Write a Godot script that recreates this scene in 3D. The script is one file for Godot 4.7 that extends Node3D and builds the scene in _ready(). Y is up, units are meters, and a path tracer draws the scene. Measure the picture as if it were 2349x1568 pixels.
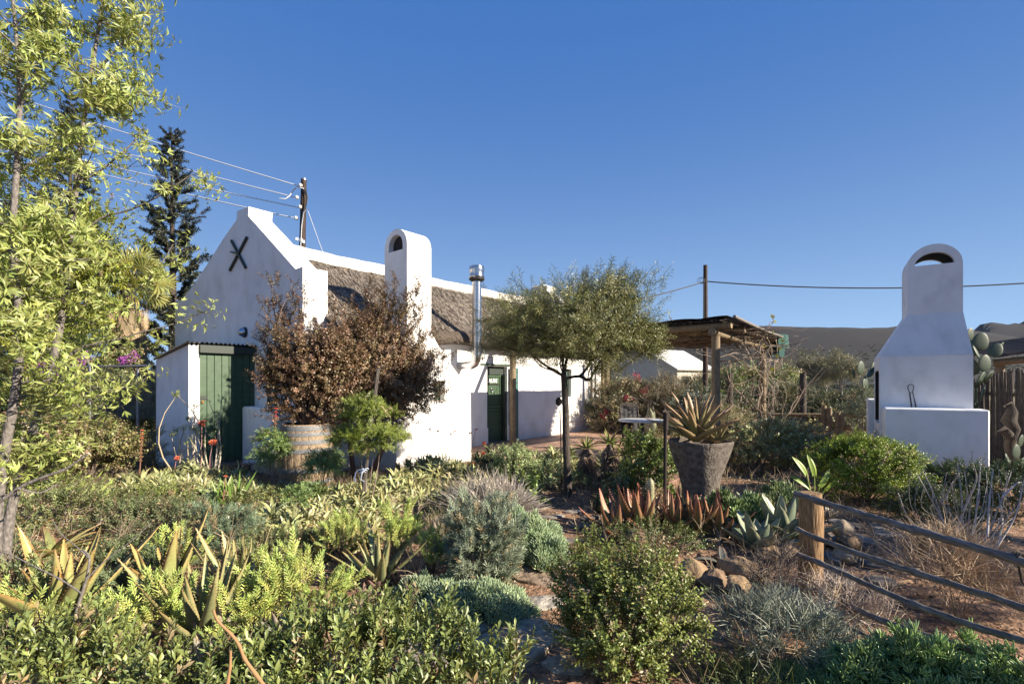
extends Node3D
# A white thatched cottage in a garden of aloes and succulents. y is up, metres; the camera stands at the origin and looks along -z.

const F := 1110.0      # lens constants used while measuring the place
const CX := 1174.0
const CY := 878.0
const EYE := 1.55

var rng := RandomNumberGenerator.new()
var soil_noise := FastNoiseLite.new()
var lump := FastNoiseLite.new()
var used := {}
var M := {}
var SP := {}

# ---------------------------------------------------------------- measuring
func at(px: float, py: float, d: float) -> Vector3:
	return Vector3((px - CX) / F * d, EYE + (CY - py) / F * d, -d)

func gy(x: float, z: float) -> float:
	var h := -0.1 + soil_noise.get_noise_2d(x * 9.0, z * 9.0) * 0.05
	var far := clampf((Vector2(x, z).length() - 14.0) / 30.0, 0.0, 1.0)
	return lerpf(h, -0.12, far)

func on(px: float, d: float, dy := 0.0) -> Vector3:
	var x := (px - CX) / F * d
	return Vector3(x, gy(x, -d) + dy, -d)

func rf(a: float, b: float) -> float:
	return rng.randf_range(a, b)

func gauss() -> float:
	return rng.randfn(0.0, 1.0)

func rdir() -> Vector3:
	var v := Vector3(gauss(), gauss(), gauss())
	return v.normalized() if v.length() > 0.001 else Vector3.UP

# ---------------------------------------------------------------- mesh builder
class MB:
	var v := PackedVector3Array()
	var c := PackedColorArray()
	var t := PackedVector2Array()
	var i := PackedInt32Array()
	func vert(p: Vector3, col := Color.WHITE, uv := Vector2.ZERO) -> int:
		v.append(p)
		c.append(col)
		t.append(uv)
		return v.size() - 1
	func tri(a: int, b: int, d: int) -> void:
		i.append(a)
		i.append(b)
		i.append(d)
	func quad(a: int, b: int, d: int, e: int) -> void:
		tri(a, b, d)
		tri(a, d, e)
	func face(p: Array, col := Color.WHITE) -> void:
		var s := v.size()
		for k in p.size():
			vert(p[k], col, Vector2(p[k].x + p[k].z, p[k].y))
		for k in range(1, p.size() - 1):
			tri(s, s + k, s + k + 1)
	func mesh() -> ArrayMesh:
		var n := PackedVector3Array()
		n.resize(v.size())
		for k in range(0, i.size(), 3):
			var a := i[k]
			var b := i[k + 1]
			var d := i[k + 2]
			var w := (v[d] - v[a]).cross(v[b] - v[a])
			n[a] += w
			n[b] += w
			n[d] += w
		for k in n.size():
			n[k] = n[k].normalized() if n[k].length_squared() > 1e-20 else Vector3.UP
		var arr := []
		arr.resize(Mesh.ARRAY_MAX)
		arr[Mesh.ARRAY_VERTEX] = v
		arr[Mesh.ARRAY_NORMAL] = n
		arr[Mesh.ARRAY_COLOR] = c
		arr[Mesh.ARRAY_TEX_UV] = t
		arr[Mesh.ARRAY_INDEX] = i
		var am := ArrayMesh.new()
		am.add_surface_from_arrays(Mesh.PRIMITIVE_TRIANGLES, arr)
		return am

func side_basis(dir: Vector3, roll := 0.0) -> Basis:
	var y := dir.normalized()
	var x := y.cross(Vector3.FORWARD if absf(y.z) < 0.9 else Vector3.RIGHT).normalized()
	var b := Basis(x, y, x.cross(y))
	return b * Basis(Vector3.UP, roll)

# a tube along points with a radius at each
func tube(m: MB, p: Array, r: Array, sides := 6, col := Color.WHITE, col2 = null, cap := true) -> void:
	var prev := -1
	var first := -1
	var x := Vector3.ZERO
	var run := 0.0
	for k in p.size():
		var d: Vector3 = (p[mini(k + 1, p.size() - 1)] - p[maxi(k - 1, 0)])
		d = d.normalized() if d.length() > 1e-6 else Vector3.UP
		if x == Vector3.ZERO:
			x = d.cross(Vector3.FORWARD if absf(d.z) < 0.9 else Vector3.RIGHT).normalized()
		else:
			x = (x - d * x.dot(d)).normalized()
		var y := d.cross(x)
		if k > 0:
			run += p[k].distance_to(p[k - 1])
		var s := m.v.size()
		if first < 0:
			first = s
		var cc: Color = col if col2 == null else col.lerp(col2, float(k) / maxf(1.0, p.size() - 1.0))
		for q in sides + 1:
			var a := TAU * q / sides
			m.vert(p[k] + (x * cos(a) + y * sin(a)) * r[k], cc, Vector2(float(q) / sides, run))
		if prev >= 0:
			for q in sides:
				m.quad(prev + q, prev + q + 1, s + q + 1, s + q)
		prev = s
	if cap:
		for e in 2:
			var s: int = first if e == 0 else prev
			var pt: Vector3 = p[0] if e == 0 else p[-1]
			var cc: Color = col if e == 0 or col2 == null else col2
			var h := m.vert(pt, cc, Vector2(0.5, 0.5))
			for q in sides:
				var a := m.vert(m.v[s + q], cc, Vector2(0.4, 0.1))
				var b := m.vert(m.v[s + q + 1], cc, Vector2(0.6, 0.1))
				if e == 0:
					m.tri(h, b, a)
				else:
					m.tri(h, a, b)

# a box with chamfered edges, centred on xf
func block(m: MB, xf: Transform3D, size: Vector3, bev := 0.0, col := Color.WHITE) -> void:
	var h := size * 0.5
	var b := minf(bev, minf(h.x, minf(h.y, h.z)) * 0.9)
	if b <= 0.0:
		for ax in 3:
			for sg in [-1.0, 1.0]:
				var pts := []
				for q in [[-1, -1], [1, -1], [1, 1], [-1, 1]]:
					var p := Vector3.ZERO
					p[ax] = h[ax] * sg
					p[(ax + 1) % 3] = h[(ax + 1) % 3] * q[0] * sg
					p[(ax + 2) % 3] = h[(ax + 2) % 3] * q[1]
					pts.append(xf * p)
				pts.reverse()
				m.face(pts, col)
		return
	for ax in 3:
		var a1 := (ax + 1) % 3
		var a2 := (ax + 2) % 3
		for sg in [-1.0, 1.0]:
			var pts := []
			for q in [[-1, -1], [1, -1], [1, 1], [-1, 1]]:
				var p := Vector3.ZERO
				p[ax] = h[ax] * sg
				p[a1] = (h[a1] - b) * q[0] * sg
				p[a2] = (h[a2] - b) * q[1]
				pts.append(xf * p)
			pts.reverse()
			m.face(pts, col)
		for s1 in [-1.0, 1.0]:
			for s2 in [-1.0, 1.0]:
				var pts := []
				for q in [[0, -1], [0, 1], [1, 1], [1, -1]]:
					var p := Vector3.ZERO
					p[ax] = (h[ax] - b) * q[1]
					p[a1] = (h[a1] - (b if q[0] == 1 else 0.0)) * s1
					p[a2] = (h[a2] - (0.0 if q[0] == 1 else b)) * s2
					pts.append(xf * p)
				if s1 * s2 < 0:
					pts.reverse()
				m.face(pts, col)
	for sx in [-1.0, 1.0]:
		for sy in [-1.0, 1.0]:
			for sz in [-1.0, 1.0]:
				var pts := [xf * Vector3(h.x * sx, (h.y - b) * sy, (h.z - b) * sz), xf * Vector3((h.x - b) * sx, h.y * sy, (h.z - b) * sz), xf * Vector3((h.x - b) * sx, (h.y - b) * sy, h.z * sz)]
				if sx * sy * sz > 0:
					pts.reverse()
				m.face(pts, col)

func bx(m: MB, lo: Vector3, hi: Vector3, bev := 0.0, col := Color.WHITE) -> void:
	block(m, Transform3D(Basis(), (lo + hi) * 0.5), hi - lo, bev, col)

# a profile of (radius, height) turned round y
func lathe(m: MB, prof: Array, sides := 24, wob := 0.0, col := Color.WHITE, from := 0.0, to := TAU) -> void:
	var prev := -1
	for k in prof.size():
		var s := m.v.size()
		for q in sides + 1:
			var a := lerpf(from, to, float(q) / sides)
			var w := 1.0 + wob * lump.get_noise_3d(cos(a) * 60.0, sin(a) * 60.0, prof[k].y * 90.0)
			m.vert(Vector3(cos(a) * prof[k].x * w, prof[k].y, sin(a) * prof[k].x * w), col, Vector2(float(q) / sides, prof[k].y))
		if prev >= 0:
			for q in sides:
				m.quad(prev + q, s + q, s + q + 1, prev + q + 1)
		prev = s

# a flat outline (Vector2 list) pushed along dir; place turns (x, y) into a point
func prism(m: MB, poly: PackedVector2Array, place: Callable, push: Vector3, col := Color.WHITE) -> void:
	var idx := Geometry2D.triangulate_polygon(poly)
	for e in 2:
		var s := m.v.size()
		for p in poly:
			m.vert(place.call(p) + push * e, col, p)
		for k in range(0, idx.size(), 3):
			if e == 0:
				m.tri(s + idx[k], s + idx[k + 1], s + idx[k + 2])
			else:
				m.tri(s + idx[k], s + idx[k + 2], s + idx[k + 1])
	var n := poly.size()
	for k in n:
		var a: Vector3 = place.call(poly[k])
		var b: Vector3 = place.call(poly[(k + 1) % n])
		m.face([a, b, b + push, a + push], col)

# a lumpy stone
func stone(m: MB, size: Vector3, sd: float, flat := 0.0, col := Color.WHITE, nu := 14, nv := 9) -> void:
	var rows := []
	for j in nv + 1:
		var row := []
		var th := PI * j / nv
		for q in nu + 1:
			var ph := TAU * (q % nu) / nu
			var d := Vector3(sin(th) * cos(ph), cos(th), sin(th) * sin(ph))
			var k := 1.0 + 0.28 * lump.get_noise_3d(d.x * 55.0 + sd * 91.0, d.y * 55.0, d.z * 55.0 + sd * 37.0) + 0.1 * lump.get_noise_3d(d.x * 160.0 + sd * 17.0, d.y * 160.0, d.z * 160.0)
			var p := d * k
			if flat > 0.0:
				p.y = clampf(p.y, -1.0, flat) / maxf(flat, 0.2)
			row.append(m.vert(p * size * 0.5, col * (1.0 + 0.18 * lump.get_noise_3d(d.x * 70.0, d.y * 70.0 + sd * 50.0, d.z * 70.0)), Vector2(q * 0.1, j * 0.1)))
		rows.append(row)
	for j in nv:
		for q in nu:
			m.quad(rows[j][q], rows[j][q + 1], rows[j + 1][q + 1], rows[j + 1][q])

# ---------------------------------------------------------------- naming
func numbered(n: String) -> String:
	used[n] = used.get(n, 0) + 1
	return n if used[n] == 1 else "%s_%03d" % [n, used[n] - 1]

func part(called: String, mesh: Mesh, mat: Material, parent: Node, xf := Transform3D()) -> MeshInstance3D:
	var o := MeshInstance3D.new()
	o.name = called
	o.mesh = mesh
	o.material_override = mat
	o.transform = xf
	parent.add_child(o, true)
	return o

func thing(called: String, label: String, category: String, where := Vector3.ZERO, turn := 0.0, group := "") -> Node3D:
	var o := Node3D.new()
	o.name = numbered(called)
	add_child(o)
	o.position = where
	o.rotation.y = turn
	tag(o, label, category, group)
	return o

func tag(o: Node, label: String, category: String, group := "", kind := "") -> void:
	if label:
		o.set_meta("label", label)
	if category:
		o.set_meta("category", category)
	if group:
		o.set_meta("group", group)
	if kind:
		o.set_meta("kind", kind)

func single(called: String, label: String, category: String, mesh: Mesh, mat: Material, where := Vector3.ZERO, turn := 0.0, group := "") -> MeshInstance3D:
	var o := part(numbered(called), mesh, mat, self)
	o.position = where
	o.rotation.y = turn
	tag(o, label, category, group)
	return o

func structure(called: String, mesh: Mesh, mat: Material) -> MeshInstance3D:
	var o := part(numbered(called), mesh, mat, self)
	o.set_meta("kind", "structure")
	return o

func many(called: String, mesh: Mesh, mat: Material, parent: Node, xs: Array, cs: Array) -> MultiMeshInstance3D:
	var mm := MultiMesh.new()
	mm.transform_format = MultiMesh.TRANSFORM_3D
	mm.use_colors = true
	mm.mesh = mesh
	mm.instance_count = xs.size()
	for k in xs.size():
		mm.set_instance_transform(k, xs[k])
		mm.set_instance_color(k, cs[k])
	var o := MultiMeshInstance3D.new()
	o.name = called
	o.multimesh = mm
	o.material_override = mat
	o.set_meta("kind", "stuff")
	parent.add_child(o, true)
	return o

# ---------------------------------------------------------------- materials
func noise_tex(freq: float, a: Color, b: Color, oct := 5, sd := 1, size := 512, mid = null, kind := FastNoiseLite.TYPE_SIMPLEX_SMOOTH) -> NoiseTexture2D:
	var n := FastNoiseLite.new()
	n.noise_type = kind
	n.seed = sd
	n.frequency = freq
	n.fractal_octaves = oct
	var t := NoiseTexture2D.new()
	t.width = size
	t.height = size
	t.seamless = true
	t.noise = n
	var g := Gradient.new()
	g.set_color(0, a)
	g.set_color(1, b)
	if mid != null:
		g.add_point(0.5, mid)
	t.color_ramp = g
	return t

func grey_tex(freq: float, oct := 5, sd := 1, size := 512, kind := FastNoiseLite.TYPE_SIMPLEX_SMOOTH) -> NoiseTexture2D:
	return noise_tex(freq, Color(0, 0, 0), Color(1, 1, 1), oct, sd, size, null, kind)

func mat(name_: String, col: Color, rough := 0.8, tex: Texture2D = null, scale := Vector3.ONE, relief: Texture2D = null, depth := 0.0) -> StandardMaterial3D:
	var m := StandardMaterial3D.new()
	m.resource_name = name_
	m.albedo_color = col
	m.roughness = rough
	m.vertex_color_use_as_albedo = true
	if tex or relief:
		m.uv1_triplanar = true
		m.uv1_world_triplanar = true
		m.uv1_scale = scale
	if tex:
		m.albedo_texture = tex
	if relief:
		m.heightmap_enabled = true
		m.heightmap_texture = relief
		m.heightmap_scale = depth
	M[name_] = m
	return m

func lin(r: float, g: float, b: float) -> Color:
	return Color(r, g, b).linear_to_srgb()

func make_materials() -> void:
	var fine := grey_tex(0.02, 5, 3)
	var coarse := grey_tex(0.006, 4, 5)
	# limewash: off-white with faint weather marks and hand-smoothed unevenness
	mat("limewash", lin(0.82, 0.812, 0.795), 0.85, noise_tex(0.008, Color(0.87, 0.86, 0.84), Color(1, 1, 1), 6, 11, 512, Color(0.98, 0.975, 0.97)), Vector3(0.5, 0.3, 0.5), coarse, 2.2)
	mat("limewash_rough", lin(0.78, 0.76, 0.71), 0.9, noise_tex(0.02, Color(0.84, 0.81, 0.77), Color(1, 1, 1), 5, 12), Vector3.ONE * 0.6, fine, 1.2)
	mat("braai_paint", lin(0.74, 0.745, 0.755), 0.75, noise_tex(0.01, Color(0.87, 0.87, 0.865), Color(1, 1, 1), 6, 14, 512, Color(0.98, 0.98, 0.98)), Vector3(0.7, 0.35, 0.7), coarse, 1.6)
	mat("soot_and_dark_room", lin(0.02, 0.018, 0.017), 0.95)  # chimney soot; also paints the darkness of rooms behind windows
	mat("thatch", lin(0.16, 0.13, 0.105), 0.95, noise_tex(0.03, Color(0.5, 0.46, 0.42), Color(1, 1, 1), 5, 21), Vector3(1.0, 1.0, 1.0), grey_tex(0.05, 4, 22), 5.0)
	mat("reed", lin(1, 1, 1), 0.9)
	mat("green_paint", lin(0.058, 0.105, 0.058), 0.55, noise_tex(0.012, Color(0.82, 0.85, 0.82), Color(1, 1, 1), 5, 23), Vector3.ONE * 1.3)
	mat("teal_paint", lin(0.03, 0.11, 0.10), 0.5)
	mat("dark_green", lin(0.022, 0.034, 0.028), 0.55)
	mat("white_paint", lin(0.8, 0.8, 0.79), 0.6)
	mat("black_iron", lin(0.018, 0.017, 0.018), 0.55)
	var st := mat("steel", lin(0.62, 0.62, 0.63), 0.22, noise_tex(0.02, Color(0.8, 0.8, 0.82), Color(1, 1, 1), 3, 24), Vector3.ONE * 1.5)
	st.metallic = 1.0
	var zinc := mat("zinc", lin(0.34, 0.35, 0.36), 0.42, noise_tex(0.03, Color(0.7, 0.7, 0.72), Color(1, 1, 1), 4, 25), Vector3.ONE)
	zinc.metallic = 0.75
	mat("rust_pipe", lin(0.035, 0.024, 0.02), 0.75, noise_tex(0.05, Color(0.5, 0.45, 0.45), Color(1, 0.9, 0.8), 4, 26), Vector3.ONE * 2.0)
	# timber: grain stretched along y (posts) by world triplanar scale
	mat("pole_wood", lin(0.36, 0.295, 0.205), 0.8, noise_tex(0.03, Color(0.55, 0.5, 0.44), Color(1, 0.98, 0.94), 5, 31), Vector3(3.0, 0.35, 3.0), fine, 0.5)
	mat("post_wood", lin(0.42, 0.285, 0.15), 0.8, noise_tex(0.03, Color(0.5, 0.42, 0.34), Color(1, 1, 1), 5, 32), Vector3(3.5, 0.5, 3.5), fine, 0.6)
	mat("grey_wood", lin(0.40, 0.36, 0.32), 0.85, noise_tex(0.03, Color(0.4, 0.39, 0.4), Color(1, 1, 1), 5, 33), Vector3(4.0, 4.0, 0.45), fine, 0.8)
	mat("lath_wood", lin(0.20, 0.175, 0.155), 0.9, noise_tex(0.03, Color(0.42, 0.4, 0.4), Color(1, 1, 1), 5, 34), Vector3(5.0, 0.4, 5.0), fine, 0.8)
	mat("dark_wood", lin(0.035, 0.022, 0.018), 0.6, noise_tex(0.03, Color(0.6, 0.55, 0.5), Color(1, 1, 1), 4, 35), Vector3.ONE * 2.0)
	mat("tar_pole", lin(0.085, 0.052, 0.036), 0.75, noise_tex(0.04, Color(0.25, 0.22, 0.2), Color(1, 0.9, 0.8), 4, 36), Vector3(3.0, 0.25, 3.0))
	mat("oak", lin(0.44, 0.345, 0.24), 0.75, noise_tex(0.03, Color(0.55, 0.5, 0.45), Color(1, 1, 1), 5, 37), Vector3(4.0, 0.6, 4.0), fine, 0.4)
	mat("hoop", lin(0.32, 0.345, 0.37), 0.6, noise_tex(0.03, Color(0.4, 0.36, 0.34), Color(1, 1, 1), 5, 38), Vector3.ONE * 3.0)
	mat("palm_wood", lin(0.24, 0.21, 0.185), 0.95, noise_tex(0.015, Color(0.4, 0.37, 0.34), Color(1, 1, 1), 5, 39), Vector3(1.8, 1.5, 1.8), grey_tex(0.03, 5, 40), 0.8)
	mat("bark_dark", lin(0.105, 0.085, 0.07), 0.9, noise_tex(0.04, Color(0.5, 0.48, 0.46), Color(1, 1, 1), 5, 41), Vector3(4.0, 1.2, 4.0), fine, 1.0)
	mat("bark_grey", lin(0.30, 0.275, 0.255), 0.85, noise_tex(0.03, Color(0.45, 0.43, 0.42), Color(1, 1, 1), 5, 42), Vector3(4.0, 1.5, 4.0), fine, 0.6)
	mat("bark_plain", lin(1, 1, 1), 0.85)
	mat("soil", lin(0.44, 0.26, 0.155), 1.0, noise_tex(0.02, Color(0.52, 0.5, 0.48), Color(1, 1, 1), 6, 43), Vector3.ONE * 0.8, grey_tex(0.05, 5, 44), 1.6)
	mat("flagstone", lin(1, 1, 1), 0.85, noise_tex(0.015, Color(0.55, 0.53, 0.52), Color(1, 1, 1), 5, 45), Vector3.ONE * 1.1, fine, 1.2)
	mat("boulder", lin(1, 1, 1), 0.85, noise_tex(0.02, Color(0.62, 0.58, 0.54), Color(1, 1, 1), 5, 46), Vector3.ONE * 1.3, fine, 1.2)
	mat("paving_tile", lin(1, 1, 1), 0.75, noise_tex(0.03, Color(0.75, 0.72, 0.7), Color(1, 1, 1), 4, 47), Vector3.ONE)
	mat("hillside", lin(1, 1, 1), 1.0, noise_tex(0.03, Color(0.25, 0.25, 0.25), Color(1, 1, 1), 6, 48, 1024), Vector3.ONE * 0.012)
	mat("fabric", lin(1, 1, 1), 0.9)
	mat("dried_flower", lin(0.24, 0.13, 0.06), 0.9)
	mat("porcelain", lin(0.78, 0.77, 0.72), 0.3)
	mat("cable", lin(0.03, 0.03, 0.035), 0.6)
	mat("bare_wire", lin(0.7, 0.7, 0.72), 0.5)
	mat("netting", lin(0.012, 0.07, 0.062), 0.8)
	mat("plastic_pipe", lin(0.55, 0.56, 0.58), 0.4)
	mat("cream_wall", lin(0.50, 0.46, 0.38), 0.9)
	mat("pale_roof", lin(0.50, 0.50, 0.46), 0.7)
	mat("marble", lin(0.62, 0.63, 0.64), 0.35, noise_tex(0.01, Color(0.82, 0.83, 0.85), Color(1, 1, 1), 4, 49), Vector3.ONE)
	var gl := mat("pane", Color(0.75, 0.85, 0.85, 0.12), 0.03)
	gl.transparency = BaseMaterial3D.TRANSPARENCY_ALPHA
	gl.vertex_color_use_as_albedo = false
	mat("lace", lin(0.6, 0.6, 0.58), 0.9)
	for d in [["leaf", 0.4, 0.7], ["leaf_thin", 0.42, 0.8], ["succulent", 0.38, 0.2], ["dry_leaf", 0.8, 0.4], ["petal", 0.6, 0.5]]:
		var l := mat(d[0], Color.WHITE, d[1])
		l.backlight_enabled = true
		l.backlight = Color(d[2], d[2], d[2] * 0.8)
	mat("cactus_skin", lin(1, 1, 1), 0.55, noise_tex(0.06, Color(0.75, 0.75, 0.75), Color(1, 1, 1), 3, 50), Vector3.ONE * 2.0)
	mat("aloe_skin", lin(1, 1, 1), 0.45, noise_tex(0.03, Color(0.78, 0.78, 0.74), Color(1, 1, 1), 5, 51), Vector3.ONE * 2.2)
	mat("spotted_skin", lin(1, 1, 1), 0.5, noise_tex(0.09, Color(0.42, 0.42, 0.4), Color(1, 1, 1), 2, 52), Vector3.ONE * 1.6)

# ================================================================ the scene
func _ready() -> void:
	rng.seed = 20240607
	soil_noise.seed = 4
	soil_noise.frequency = 0.05
	lump.seed = 9
	lump.frequency = 0.02
	# ---- camera
	var cam := Camera3D.new()
	cam.name = "camera"
	cam.projection = Camera3D.PROJECTION_FRUSTUM
	cam.keep_aspect = Camera3D.KEEP_HEIGHT
	cam.near = 0.1
	cam.far = 6000.0
	cam.size = 0.1 * 1568.0 / F
	cam.frustum_offset = Vector2(0.0, 0.1 * (CY - 784.0) / F)
	cam.position = Vector3(0, EYE, 0)
	add_child(cam)
	cam.current = true
	# ---- sky
	var sky_mat := ProceduralSkyMaterial.new()
	sky_mat.sky_top_color = Color(0.152, 0.298, 0.505)
	sky_mat.sky_horizon_color = Color(0.485, 0.59, 0.69)
	sky_mat.sky_curve = 0.17
	sky_mat.ground_bottom_color = Color(0.33, 0.29, 0.24)
	sky_mat.ground_horizon_color = Color(0.45, 0.43, 0.40)
	sky_mat.sun_angle_max = 1.0
	var sky := Sky.new()
	sky.sky_material = sky_mat
	var env := Environment.new()
	env.background_mode = Environment.BG_SKY
	env.sky = sky
	env.background_energy_multiplier = 1.0
	env.tonemap_mode = Environment.TONE_MAPPER_LINEAR
	env.tonemap_exposure = 2.4
	env.fog_enabled = true
	env.fog_density = 0.000015
	env.fog_light_color = Color(0.72, 0.80, 0.92)
	env.sdfgi_enabled = true
	env.ssao_enabled = true
	env.ssil_enabled = true
	var we := WorldEnvironment.new()
	we.name = "world_environment"
	we.environment = env
	add_child(we)
	# ---- sun: from the right and a little behind the camera, low on a winter day
	var sun := DirectionalLight3D.new()
	sun.name = "sun"
	var el := deg_to_rad(27.0)
	var towards := Vector3(0.919 * cos(el), sin(el), 0.396 * cos(el))
	sun.light_color = Color(1.0, 0.945, 0.86)
	sun.light_energy = 1.6
	sun.light_angular_distance = 0.5
	sun.shadow_enabled = true
	add_child(sun)
	sun.look_at_from_position(towards * 50.0, Vector3.ZERO)
	# ---- the place
	make_materials()
	make_sprigs()
	build_ground()
	build_hills()
	build_cottage()
	build_shed()
	build_pergola()
	build_patio_things()
	build_fireplace()
	build_right_side()
	build_fence()
	build_poles()
	build_barrel()
	build_pot()
	build_back_trees()
	build_left_tree()
	build_centre_tree()
	build_background()
	build_path()
	build_garden()
	build_shade_tree()
	print("ms ", Time.get_ticks_msec())

# ---------------------------------------------------------------- ground and hills
func build_ground() -> void:
	var m := MB.new()
	var xs := []
	var zs := []
	var k := -60.0
	while k <= 60.0:
		xs.append(k)
		k += 0.14 if absf(k) < 8.0 else 1.5
	k = 4.0
	while k >= -70.0:
		zs.append(k)
		k -= 0.14 if k > -13.0 else 1.5
	for z in zs:
		for x in xs:
			var p := Vector3(x, gy(x, z), z)
			var w: float = soil_noise.get_noise_2d(x * 4.0 + 200.0, z * 4.0)
			var g := clampf((Vector2(x, z).length() - 16.0) / 12.0, 0.0, 1.0)
			var c := Color(1.0 + 0.25 * w, 1.0 + 0.2 * w, 1.0 + 0.15 * w)
			m.vert(p, c.lerp(Color(0.75, 1.0, 0.8), g))
	var n := xs.size()
	for j in zs.size() - 1:
		for q in n - 1:
			m.quad(j * n + q, j * n + q + 1, j * n + n + q + 1, j * n + n + q)
	structure("ground", m.mesh(), M.soil)
	# behind the camera and far to the sides the land simply goes on
	var far := MB.new()
	far.face([Vector3(-1500, -0.6, 1500), Vector3(-1500, -0.6, -1400), Vector3(1500, -0.6, -1400), Vector3(1500, -0.6, 1500)], Color(0.05, 0.056, 0.03))
	structure("plain", far.mesh(), M.hillside)

func hill_height(x: float, z: float) -> float:
	# a long even hill across the valley, and a rocky mountain farther off to the right
	var d := -z
	var r := x / d
	var crest := 112.0 + 2.5 * sin(r * 7.0 + 0.6) + 10.0 * lump.get_noise_2d(x * 0.12, 7.0)
	crest *= clampf(1.0 - maxf(0.0, r - 0.84) * 1.1, 0.3, 1.1) * clampf(0.6 + (r - 0.1) * 1.3, 0.25, 1.0)
	var up := clampf((d - 330.0) / 620.0, 0.0, 1.0)
	var h := crest * up * up * (3.0 - 2.0 * up) * (1.0 if d < 960.0 else maxf(0.2, 1.0 - (d - 960.0) / 900.0))
	h += lump.get_noise_2d(x * 0.5, z * 0.5) * 5.0 * up * (1.0 - up * 0.7)
	if d > 1500.0:
		var s := clampf((d - 1500.0) / 700.0, 0.0, 1.0)
		var e := exp(-pow((r - 1.13) / 0.22, 2.0)) * 335.0 + exp(-pow((r - 0.98) / 0.06, 2.0)) * 50.0
		e *= 1.0 + 0.32 * lump.get_noise_2d(x * 0.16, z * 0.16)
		h = maxf(h, e * s * (1.0 if d < 2300.0 else maxf(0.0, 1.0 - (d - 2300.0) / 600.0)))
	return h - 0.6

func build_hills() -> void:
	var m := MB.new()
	var cols := 150
	var ds := []
	var d := 60.0
	while d < 2700.0:
		ds.append(d)
		d *= 1.045
	for q in ds.size():
		for k in cols + 1:
			var r := lerpf(-1.6, 2.0, float(k) / cols)
			var x: float = r * ds[q]
			var y := hill_height(x, -ds[q])
			var w := lump.get_noise_2d(x * 1.2, ds[q] * 1.2)
			var low := clampf(1.0 - (y - 16.0 - 12.0 * w) / 26.0, 0.0, 1.0)
			var c := Color(0.019, 0.0175, 0.018).lerp(Color(0.024, 0.032, 0.014), low * 0.85)
			if ds[q] > 1500.0:
				c = Color(0.02, 0.02, 0.022)
			m.vert(Vector3(x, y, -ds[q]), c * (1.0 + 0.55 * w + 0.25 * lump.get_noise_2d(x * 7.0, ds[q] * 7.0)))
	for q in ds.size() - 1:
		for k in cols:
			var a := q * (cols + 1) + k
			m.quad(a, a + 1, a + cols + 2, a + cols + 1)
	structure("hills", m.mesh(), M.hillside)
	# bushes dotted over the slope
	var xs := []
	var cs := []
	for k in 5200:
		var dd := 110.0 + 520.0 * sqrt(rng.randf())
		var r := rf(0.2, 1.25)
		var x := r * dd
		var y := hill_height(x, -dd)
		if y > 34.0 + 14.0 * gauss():
			continue
		var s := rf(0.5, 1.7)
		xs.append(Transform3D(Basis(Vector3.UP, rf(0, TAU)).scaled(Vector3(s, s * rf(0.5, 0.8), s)), Vector3(x, y, -dd)))
		cs.append(Color(0.42, 0.5, 0.4) * rf(0.6, 1.2))
	var o := many("scrub", SP.far_bush, M.leaf, self, xs, cs)
	o.set_meta("kind", "stuff")
	tag(o, "low scrub bushes dotted over the far hillside", "scrub")

# ---------------------------------------------------------------- the cottage
# The cottage stands in its own axes: x runs along the long wall away from the near gable, z points out of that wall.
const HOUSE := Vector3(-3.707, 0.0, -8.54)
var house_turn := deg_to_rad(50.0)

func house_point(u: float, y: float, n: float) -> Vector3:
	return HOUSE + Basis(Vector3.UP, house_turn) * Vector3(u, y, n)

# where a sight line meets the near gable's face: (distance from the corner, height)
func gable_point(px: float, py: float) -> Vector2:
	var r := (px - CX) / F
	var s := (-3.707 + r * -8.54) / (0.7986 + r * 0.6018)
	return Vector2(s, EYE + (CY - py) / F * (8.54 + 0.6018 * s))

func csg_box(lo: Vector3, hi: Vector3, parent: Node, called: String, cut := false) -> CSGBox3D:
	var b := CSGBox3D.new()
	b.name = called
	b.size = hi - lo
	b.position = (lo + hi) * 0.5
	if cut:
		b.operation = CSGShape3D.OPERATION_SUBTRACTION
	parent.add_child(b, true)
	return b

func csg_part(called: String, parent: Node, m: Material) -> CSGCombiner3D:
	var c := CSGCombiner3D.new()
	c.name = called
	c.material_override = m
	parent.add_child(c, true)
	return c

func roof_y(n: float) -> float:
	return 4.5 - 0.69 * (n + 2.45)

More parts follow.
